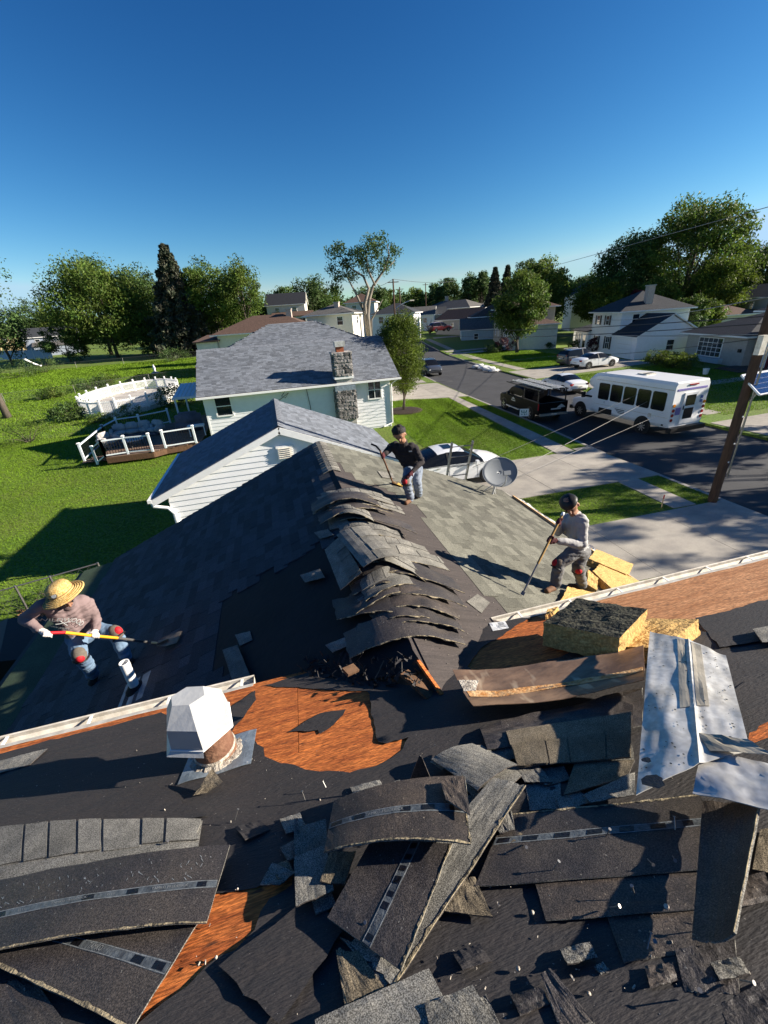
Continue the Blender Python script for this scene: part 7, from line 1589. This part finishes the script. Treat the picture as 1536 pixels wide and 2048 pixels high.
fh('dark-roofed two-storey house with roof panels left of centre', 578, 660, 98, R(-10), [dict(x0=-4.4, x1=4.4, y0=0, y1=8, h=5.4, rise=2.6, roof='gx', ov=.4, rm='r_black', win=[W1(-2, 4.2), W1(2, 4.2)]), dict(x0=-3, x1=6, y0=-3, y1=-.05, h=2.9, rise=1.0, roof='lean', ov=.3, rm='r_brown', win=[('f', 3, 1.7, 3, 1.3, 4, 1, None)])], 'cream')
fh('pale cream hip-roofed house behind the neighbour roof', 668, 692, 70, R(-25), [dict(x0=-4.2, x1=3.6, y0=0, y1=8, h=4.9, rise=1.6, roof='hip', ov=.6, rm='r_grey', win=[('r', 3.5, 3.8, .9, 1.1, 1, 2, None), W1(1.5, 3.8)], chim=(.5, 2.5, 6.6)), ], 'cream')
fh('white two-storey house behind the half-bare tree', 725, 660, 96, R(-20), [dict(x0=-3.5, x1=3.2, y0=0, y1=8, h=5.8, rise=1.9, roof='hip', ov=.5, rm='r_brown', win=[W1(1.5, 4.6), W1(-1.5, 4.6)])], 'cream')
fh('white house with dark roof right of the half-bare tree', 782, 668, 88, R(-30), [dict(x0=-4, x1=5, y0=0, y1=8, h=3.9, rise=2.0, roof='hip', ov=.5, rm='r_dark', win=[W1(-2, 2.8), W1(2, 2.8)])], 'siding')
fh('yellow house at the far left edge', 30, 705, 122, R(15), [dict(x0=-10, x1=5, y0=0, y1=9, h=4.9, rise=2.2, roof='hip', ov=.8, rm='r_brown', win=[W1(-6, 3.6), W1(-1, 3.6), W1(3, 3.6)])], 'yellow_wall')
fh('slate-blue house with solar roof beside the yellow house', 112, 708, 116, R(18), [dict(x0=-6, x1=6.5, y0=0, y1=9, h=4.6, rise=2.4, roof='gx', ov=.5, rm='r_dark', win=[W1(-3, 3.4), W1(2, 3.4)]), dict(x0=-4, x1=5, y0=-4, y1=-.05, h=2.4, rise=.9, roof='lean', ov=.3, rm='r_grey', wm='slate_wall')], 'slate_wall')
for i, (px, py, dp_, rz_, m_, r_, lab) in enumerate(((942, 646, 142, -95, 'siding2', 'r_grey', 'pale house with grey roof deep in the far street row'), (876, 648, 150, -40, 'grey_wall', 'r_dark', 'dark-roofed house left in the far street row'), (1018, 650, 128, -100, 'siding', 'r_grey', 'white house half hidden behind the far spruces'), (826, 656, 118, -25, 'siding2', 'r_grey', 'small pale house just right of the young street tree'), (640, 660, 122, -15, 'siding', 'r_dark', 'white house peeping between trees left of the half-bare tree'), (905, 668, 100, -70, 'grey_wall', 'r_brown', 'brown-roofed house at the bend of the street'))):
    fh(lab, px, py, dp_, R(rz_), [dict(x0=-6, x1=6, y0=0, y1=9, h=4.6 if i % 2 == 0 else 3.2, rise=2.2, roof='gx' if i % 2 else 'hip', ov=.4, win=[W1(-3.5, 3.3 if i % 2 == 0 else 1.8), W1(0, 3.3 if i % 2 == 0 else 1.8), W1(3.5, 3.3 if i % 2 == 0 else 1.8)])], m_, r_)
# houses standing outside the frame along the street (they shade the road)
gh('house beyond the right edge across the street', (41.5, 3, 0), TL, [dict(x0=-14, x1=2, y0=0, y1=9, h=5.0, rise=2.2, roof='hip', ov=.5)], 'siding2')
# white vinyl fence far left
o = thing('vinyl_fence', 'pale vinyl panel fence in front of the far left houses', 'fence', (0, 0, 0)); a, b = cp(-40, 716, 104), cp(105, 712, 104)
for k in range(8):
    p, q_ = a+(b-a)*(k/8), a+(b-a)*((k+1)/8); MB().box(p+Vector((0, 0, .6)), (.18, .18, 2.6)).build('post', MT['white'], o); MB().beam(p+Vector((0, 0, .5)), q_+Vector((0, 0, .5)), .06, 2.1).build('panel', MT['slate_pale'] if 'slate_pale' in MT else mat('slate_pale', (.52, .58, .66), .6, .05), o)
# ================================================================== trees and shrubs
def leafmesh(name, C, rad, m, size, matl, parent, org, g, flat=.0, droop=0.0, tl=(.55, 1.4)):
    C = np.asarray(C); K = len(C); rad = np.broadcast_to(np.asarray(rad, float), (K,)); N = K*m
    dv_ = g.normal(0, 1, (N, 3)); dv_ /= np.linalg.norm(dv_, axis=1)[:, None]
    P = np.repeat(C, m, 0)+dv_*(g.random(N)**.5)[:, None]*np.repeat(rad, m)[:, None]*np.array([1., 1., .7])
    a = g.normal(0, 1, (N, 3)); a /= np.linalg.norm(a, axis=1)[:, None]; b = g.normal(0, 1, (N, 3)); b -= (b*a).sum(1)[:, None]*a; b /= np.linalg.norm(b, axis=1)[:, None]
    if droop: a[:, 2] -= droop; a /= np.linalg.norm(a, axis=1)[:, None]
    L = size*(.6+.8*g.random(N))[:, None]; w = L*.42
    V = np.stack([P-a*L*.5, P+b*w*.5, P+a*L*.5, P-b*w*.5], 1).reshape(-1, 3)
    t = np.repeat(np.repeat(tl[0]+(tl[1]-tl[0])*g.random(K), m)*(.8+.4*g.random(N)), 4)
    return npmesh(name, V, np.arange(N*4).reshape(-1, 4), matl, parent, tint=t)
def tree(label, base, h, rx, matl='leaf', cb=.28, n=90, m=70, leaf=.34, seed=0, shape='oval', bark='bark', tr=None, gap=.25, group=None, limbs=9, lean=(0, 0), ry=None, clus=.16, name='tree', low=None):
    n = int(n*1.35); m = int(m*1.75); leaf *= .85
    g = np.random.default_rng(seed); ry = ry or rx; o = thing(name, label, 'tree', base, 0, group); tr = tr or max(.1, h*.018)
    tb = MB(); top = h*.86; P = [Vector((lean[0]*t*h+.03*h*noise.noise(Vector((t*2, seed, 0))), lean[1]*t*h+.03*h*noise.noise(Vector((seed, t*2, 5))), t*top)) for t in np.linspace(0, 1, 8)]
    tb.tube(P, [tr*(1.25 if i == 0 else 1)*(1-.85*i/7) for i in range(8)], 9)
    C = []; cz, hz = h*(1+cb)/2, h*(1-cb)/2
    def surf(d, k):
        return Vector((lean[0]*h*.7+d.x*rx*k, lean[1]*h*.7+d.y*ry*k, cz+d.z*hz*k))
    for i in range(limbs):
        a = 2*math.pi*i/limbs+g.uniform(-.4, .4); el = g.uniform(-.35, 1.1); d = Vector((math.cos(a)*math.cos(el), math.sin(a)*math.cos(el), math.sin(el)))
        e = surf(d, g.uniform(.75, .95)); k = min(6, max(1, int((cb*.8+.45*g.random())*7))); s_ = P[k]; mid = s_*.5+e*.5+Vector((0, 0, .06*h*g.random()-.02*h))
        tb.tube([s_, s_*.65+mid*.35, mid, mid*.4+e*.6, e], [tr*.45, tr*.36, tr*.24, tr*.15, tr*.05], 6)
        for _ in range(3):
            q_ = mid*.5+e*.5; d2 = (d+Vector(g.normal(0, .6, 3))).normalized(); e2 = surf(d2, g.uniform(.7, 1.0)); tb.tube([q_, q_*.5+e2*.5+Vector((0, 0, .02*h)), e2], [tr*.16, tr*.10, tr*.03], 5)
            C += [tuple(e2), tuple(q_*.35+e2*.65)]
        C += [tuple(e), tuple(mid*.4+e*.6)]
    lumps = [Vector(g.normal(0, 1, 3)).normalized() for _ in range(12)]
    while len(C) < n:
        d = Vector(g.normal(0, 1, 3)).normalized(); k = (.35+.65*g.random()**.45)
        l = max(d.dot(q_) for q_ in lumps); k *= .78+.28*max(0, l)**3
        if shape == 'cone': k *= 1-.45*max(0, d.z)
        p = surf(d, k)
        if noise.noise(Vector((p.x, p.y, p.z))*(2.2/max(rx, .1))+Vector((seed, 0, 0))) < -gap: continue
        C.append(tuple(p))
    tb.build('trunk', MT[bark], o, smooth=True)
    s_ = clus*(rx+hz)*.5*2
    leafmesh('crown', C, s_*(.55+.7*g.random(len(C))), m, leaf, MT[matl], o, None, g)
    return o
def conifer(label, base, h, r, seed=0, m=26, leaf=.34, matl='needle', group=None):
    g = np.random.default_rng(seed); o = thing('conifer_tree', label, 'tree', base, 0, group); tb = MB(); tb.tube([(0, 0, 0), (0, 0, h*.5), (0, 0, h*.98)], [h*.018, h*.011, .02], 8); C = []; Rr = []
    z = h*.06
    while z < h*.97:
        k = 1-z/h; R_ = r*(k**.95)*(.85+.3*g.random()); nb_ = 9 if k > .4 else 6
        for i in range(nb_):
            a = 2*math.pi*i/nb_+g.uniform(-.35, .35); L = R_*g.uniform(.7, 1.12); e = Vector((math.cos(a)*L, math.sin(a)*L, z-.22*L))
            if i % 2 == 0: tb.tube([(0, 0, z), tuple(e*.5+Vector((0, 0, z*.5))), tuple(e)], [.05, .03, .01], 4)
            for t in (.25, .5, .72, .9, 1.02): C.append((e.x*t, e.y*t, z+(e.z-z)*t*t)); Rr.append(.16*r*(1.15-.6*t)*(.5+k))
        z += h*.03
    tb.build('trunk', MT['bark'], o); leafmesh('crown', C, np.array(Rr), m, leaf, MT[matl], o, None, g, droop=.5, tl=(.5, 1.5)); return o
def shrub(label, base, r, h, matl='leaf', n=40, m=40, leaf=.09, seed=0, group=None):
    g = np.random.default_rng(seed); o = thing('shrub', label, 'shrub', base, 0, group); C = []; tb = MB()
    while len(C) < n:
        d = Vector(g.normal(0, 1, 3)).normalized(); k = .4+.6*g.random()**.5; C.append((d.x*r*k, d.y*r*k, max(.04, h*.5+d.z*h*.5*k)))
    for c in C[::4]: tb.tube([(c[0]*.1, c[1]*.1, 0), (c[0]*.5, c[1]*.5, c[2]*.6), c], [.03, .02, .006], 4)
    tb.build('stems', MT['bark'], o); leafmesh('foliage', C, r*.30*(.6+.7*g.random(n)), m, leaf, MT[matl], o, None, g); return o
def tpx(px, pyb, pyt, hw, dep, **k):
    """tree from its picture extent at a distance: base row, top row, half width"""
    px = px+(pyb-pyt)*.5*(888-px)/(2735-pyb)
    b = cp(px, pyb, dep); b.z = max(min(b.z, tz(b.y)+.6), tz(b.y)-.2)
    d = ray(px-(pyb-pyt)*(888-px)/(2735-pyb), pyt); hd = math.hypot(b.x, b.y)/math.hypot(d.x, d.y); h = CP.z+d.z*hd-b.z
    return b, h, hw/F*dep*1.03
T = lambda label, px, pyb, pyt, hw, dep, **k: tree(label, *tpx(px, pyb, pyt, hw, dep), **k)
# young street tree on the neighbour lawn
b = Vector((9.38, 30.74, 0)); d = ray(808, 612); hh = CP.z+d.z*(math.hypot(b.x, b.y)/math.hypot(d.x, d.y))
tree('dense young oval tree in a mulch ring on the neighbour lawn', b, hh, 1.62, 'leaf_yel', .17, 190, 80, .15, 1, tr=.10, gap=.45, limbs=14, clus=.14)
# left yard trees
T('big spreading maple at the left of the back yard', 205, 728, 518, 92, 96, seed=2, n=170, m=75, leaf=.62, cb=.12, gap=.3)
T('tall wind-swept tree rising behind the maple', 190, 715, 512, 42, 104, seed=3, n=80, m=60, leaf=.6, cb=.3, matl='leaf_dark')
T('round dark tree between the maple and the spruce', 285, 722, 536, 52, 102, seed=4, n=110, m=70, leaf=.6, cb=.12, matl='leaf_dark')
conifer('tall dark spruce in the back yard', *tpx(352, 718, 484, 76, 94), seed=5, m=46, leaf=.75)
T('light green tree right of the spruce', 425, 712, 520, 50, 96, seed=6, n=110, m=65, leaf=.6, cb=.15, gap=.2)
T('narrow open-crowned tree behind the neighbour roof', 488, 705, 522, 38, 92, seed=7, n=90, m=60, leaf=.55, cb=.15, gap=.15)
T('low bushy tree under the spruce', 305, 728, 640, 45, 98, seed=8, n=60, m=60, leaf=.55, cb=.05, matl='leaf_dark')
T('small tree at the foot of the maple, left', 130, 735, 648, 42, 92, seed=9, n=60, m=60, leaf=.5, cb=.05, matl='leaf_dark')
T('dark tree cut by the left edge', -2, 740, 598, 42, 92, seed=10, n=80, m=60, leaf=.5, cb=.1, matl='leaf_dark')
T('overhanging twiggy tree beyond the left edge', -75, 900, 440, 85, 42, seed=11, n=90, m=26, leaf=.30, cb=.35, matl='leaf_dark', gap=.0)
for i, (px, pt, hw, dp_) in enumerate(((70, 600, 42, 150), (110, 608, 30, 150), (240, 560, 40, 130), (460, 580, 45, 120), (565, 566, 26, 130), (590, 575, 22, 135), (625, 550, 34, 112), (655, 560, 32, 118), (530, 600, 30, 112), (770, 572, 26, 130), (745, 565, 30, 118))):
    T(['round far tree above the slate-blue house', 'smaller far tree right of the slate-blue house', 'far tree showing over the maple', 'far tree behind the narrow open-crowned tree', 'round distant tree left of centre', 'lower distant tree beside the round one', 'leafy tree left of the half-bare tree', 'tree directly behind the half-bare tree', 'small tree behind the brown bungalow', 'distant tree behind the street lamp pole', 'distant tree right of the half-bare trunk'][i], px, 690, pt, hw, dp_, seed=20+i, n=60, m=55, leaf=.7, cb=.1, matl=['leaf_dark', 'leaf'][i % 2], group='distant trees')
# half-bare tree
b, h, r = tpx(735, 668, 492, 56, 74)
o = thing('half_bare_tree', 'tall half-bare tree with pale forked trunks behind the neighbour roof', 'tree', b); tb = MB(); C = []; g = np.random.default_rng(77)
def twig(x, y): q_ = cp(x, y, 74.0); return Vector((q_.x, b.y+g.uniform(-1.5, 1.5), q_.z))-b
for path, r0 in (([(735, 668), (729, 640), (722, 610), (728, 580), (715, 558), (690, 545), (668, 520)], .42), ([(735, 668), (731, 630), (733, 600), (738, 575), (755, 548), (762, 520), (757, 500)], .38), ([(733, 668), (742, 640), (752, 618), (758, 600)], .22), ([(731, 630), (708, 600), (700, 585), (683, 560), (672, 545)], .25), ([(738, 575), (722, 545), (718, 515), (722, 498)], .2), ([(755, 548), (768, 535), (776, 528)], .12)):
    P = [twig(*q_) for q_ in path]; P[0] = Vector((P[0].x*.3, 0, -.3)) if path[0][1] > 660 else P[0]
    for k in range(1, len(P)): P[k].y = P[k].y*.5
    tb.tube(P, [r0*(1-.8*i/(len(P)-1)) for i in range(len(P))], 8)
for (x, y, s_) in ((655, 510, 14), (668, 520, 16), (690, 515, 12), (660, 545, 14), (668, 560, 12), (680, 535, 12), (722, 500, 13), (735, 495, 14), (750, 505, 14), (768, 512, 10), (770, 530, 9), (715, 525, 12), (740, 520, 10), (706, 530, 9), (700, 510, 10), (758, 545, 8), (725, 545, 9), (665, 580, 10), (690, 560, 8)):
    for _ in range(3): q_ = twig(x+g.normal(0, s_*.5), y+g.normal(0, s_*.45)); C.append(tuple(q_))
tb.build('trunk', MT['bark_pale'], o, smooth=True); leafmesh('crown', C, 1.35, 90, .40, MT['leaf_dark'], o, None, g)
# street side
T('full tree on the lawn in front of the tan house', 1040, 694, 545, 46, 60, seed=40, n=130, m=70, leaf=.42, cb=.2, tr=.22, gap=.35)
T('large round tree behind the tan house', 1080, 670, 520, 55, 88, seed=41, n=130, m=70, leaf=.6, cb=.1)
T('thin wispy tree top behind the tan house', 1050, 660, 502, 18, 92, seed=42, n=40, m=40, leaf=.5, cb=.3, matl='leaf_dark', gap=.0)
T('bright leafy tree behind the white house, left', 1195, 645, 553, 42, 78, seed=43, n=90, m=65, leaf=.5, cb=.1, matl='leaf_yel')
T('dark tree behind the white house', 1250, 640, 468, 58, 84, seed=44, n=140, m=70, leaf=.55, cb=.15, matl='leaf_dark')
T('tallest spreading tree at right with open branches', 1385, 655, 395, 98, 82, seed=45, n=210, m=70, leaf=.6, cb=.16, gap=.12, limbs=16, clus=.12, matl='leaf', tr=.55)
T('bright green tree in front of the tallest tree', 1440, 660, 500, 48, 74, seed=46, n=120, m=65, leaf=.5, cb=.05, matl='leaf_yel', gap=.2)
T('bright low tree behind the white garage', 1310, 650, 556, 34, 76, seed=47, n=70, m=60, leaf=.5, cb=.1, matl='leaf')
T('dark red-leaved tree behind the white house chimney', 1275, 640, 578, 24, 74, seed=48, n=50, m=60, leaf=.45, cb=.1, matl='leaf_red')
T('dark tree at the right edge', 1530, 650, 482, 40, 84, seed=49, n=100, m=65, leaf=.55, cb=.1, matl='leaf_dark')
T('tree filling the gap between the corner house and the tallest tree', 1395, 668, 590, 40, 66, seed=50, n=80, m=60, leaf=.45, cb=.05)
T('small tree by the corner house roof, left side', 1375, 690, 622, 26, 60, seed=51, n=60, m=60, leaf=.35, cb=.1, matl='leaf_dark')
T('hazy tree left of the dark tree behind the white house', 1170, 640, 540, 26, 110, seed=52, n=60, m=55, leaf=.6, cb=.1, matl='leaf_dark')
for i, (px, pt, hw, dp_, mt_) in enumerate(((828, 574, 20, 140, 'leaf'), (870, 565, 18, 150, 'leaf_dark'), (895, 558, 26, 140, 'leaf_dark'), (940, 545, 16, 135, 'leaf_dark'), (962, 545, 14, 135, 'leaf_dark'), (1112, 545, 20, 120, 'leaf'), (1150, 560, 22, 125, 'leaf_dark'))):
    T(['far tree right of the young street tree', 'low far tree above the pale house', 'broad far tree at the street end', 'tall thin far tree, left of a pair', 'tall thin far tree, right of a pair', 'far tree behind the round tree of the tan house', 'far dark tree left of the white house'][i], px, 665, pt, hw, dp_, seed=60+i, n=50, m=50, leaf=.75, cb=.1, matl=mt_, group='distant trees')
conifer('left of two far spruces at the street end', *tpx(988, 668, 532, 30, 118), seed=70, m=34, leaf=.75); conifer('right of two far spruces at the street end', *tpx(1012, 668, 528, 30, 120), seed=71, m=34, leaf=.75)
# distant wooded skyline that reads as one mass
C = []; g = np.random.default_rng(5)
for px in range(-300, 1900, 7):
    dp_ = g.uniform(190, 300); t = cp(px, 647-.0698*(px-526)+g.uniform(-36, -6), dp_)
    for k in range(6): C.append((t.x+g.normal(0, 3), t.y+g.normal(0, 4), t.z*(1-k/6)+tz(t.y)*(k/6)))
o = leafmesh('distant_woods', C, 5.5, 70, 2.6, MT['leaf_dark'], None, None, g); tag(o, 'distant belt of trees along the skyline', 'woods', kind='stuff')
# trees standing out of frame at right across the street; they throw the streaked shade over road and driveways
for i, (x, y, h, r) in enumerate(((31.5, 7.6, 9.5, 3.4), (34.0, 2.6, 10.5, 3.6), (29.5, 1.0, 8.0, 3.0), (37.5, 11.6, 9.8, 3.0))):
    tree(['tree beyond the right edge across the street, near the driveway', 'taller tree beyond the right edge across the street', 'smaller tree beyond the right edge near the kerb', 'tree beyond the right edge beside the corner house'][i], Vector((x, y, 0)), h, r, 'leaf', .30, 75, 42, .34, 80+i, gap=.0, clus=.09, group='street trees beyond the right edge')
# shrubs
for i, (px, py, r, h, mt_, lab) in enumerate(((60, 884, 1.5, 1.6, 'leaf', 'round green shrub alone on the lawn at far left'), (150, 838, 1.8, 1.5, 'leaf_dark', 'dark shrub at the left side of the pool fence'), (185, 778, 2.4, 1.6, 'leaf_dark', 'leafy shrub behind the pool fence, left'), (215, 770, 2.0, 1.5, 'leaf', 'flowering shrub behind the pool fence'), (262, 838, 1.2, 1.3, 'leaf_yel', 'small yellowish shrub before the pool fence'), (200, 845, 1.0, .8, 'leaf', 'low plant at the pool corner'), (355, 812, 1.9, 2.2, 'leaf_dark', 'dark bush between pool and awning'), (110, 795, 1.6, 1.2, 'leaf', 'shrub on the mid yard fence line'), (85, 800, 1.2, 1.0, 'leaf_dark', 'small shrub left on the mid yard fence line'), (350, 722, 3.2, 2.2, 'leaf_dark', 'dark shrubs under the spruce'), (40, 755, 3.5, 2.4, 'leaf_dark', 'shrub mass by the left edge of the yard'), (90, 745, 3.5, 2.6, 'leaf_dark', 'bush beside the white slide'))):
    shrub(lab, onterrain(px, py), r, h, mt_, 40, 45, .10 if r < 1.6 else .2, 100+i, 'garden shrubs')
for i, (px, py, r, h, mt_, lab) in enumerate(((1010, 703, 1.7, 2.4, 'leaf_red', 'dark red shrub on the lawn before the tan house'), (1185, 703, 1.2, 1.9, 'leaf_red', 'dark red bush by the white house entrance'), (1150, 697, 1.1, 1.3, 'leaf_dark', 'clipped bush by the white house windows'), (1095, 697, 1.3, 1.1, 'leaf_dark', 'low bushes under the white house sunroom'), (985, 705, 1.5, 1.2, 'leaf_dark', 'low bush at the tan house corner'), (935, 668, 2.2, 3.0, 'leaf_dark', 'tall dark hedge at the far driveway'))):
    shrub(lab, onterrain(px, py), r, h, mt_, 40, 45, .2, 120+i, 'front garden shrubs')
for i, (x, y) in enumerate(((41.6, 38.6), (41.2, 37.0), (40.7, 35.4), (40.2, 33.8))):
    shrub(['hedge clump farthest along the corner house window', 'second hedge clump under the grid window', 'third hedge clump under the grid window', 'hedge clump nearest the corner house steps'][i], Vector((x-.6, y, 0)), 1.3, 1.5, 'leaf_yel', 40, 45, .16, 130+i, 'hedge under the grid window')
for i, (x, y) in enumerate(((-6.1, 12.1), (-5.0, 12.3), (-7.2, 11.9))):
    shrub(['weedy shrub behind the fence, middle', 'weedy shrub at the wing corner', 'weedy shrub behind the fence, left'][i], Vector((x, y, 0)), .5, .6, 'leaf_dark', 24, 30, .05, 140+i, 'weeds along the fence')
# bare shrub at the street end
b = onterrain(860, 668); o = thing('bare_shrub', 'leafless branching shrub in front of the dark red car', 'shrub', b); tb = MB(); g = np.random.default_rng(3)
for k in range(26):
    a = g.uniform(0, 6.28); e = Vector((math.cos(a)*g.uniform(.5, 2.6), math.sin(a)*g.uniform(.5, 2.6), g.uniform(1.6, 4.2))); tb.tube([(0, 0, 0), tuple(e*.45+Vector((0, 0, .4))), tuple(e)], [.09, .05, .012], 5)
tb.build('branches', MT['bark'], o)
# dry leaf litter on the soil bed
V = []; g = np.random.default_rng(8); N = 2600; P = np.stack([g.uniform(-7.9, -4.2, N), g.uniform(8.3, 11.6, N), .02+.03*g.random(N)], 1); a = g.random(N)*6.28; s_ = .04+.05*g.random(N)
d = np.stack([np.cos(a)*s_, np.sin(a)*s_, g.normal(0, .02, N)], 1); e = np.stack([-np.sin(a)*s_*.5, np.cos(a)*s_*.5, g.normal(0, .015, N)], 1)
mat('dry_leaf', (.28, .15, .07), .9, .4, 5, tint=True)
tag(npmesh('leaf_litter', np.stack([P-d, P+e, P+d, P-e], 1).reshape(-1, 3), np.arange(N*4).reshape(-1, 4), MT['dry_leaf'], tint=np.repeat(.5+g.random(N), 4)), kind='stuff')
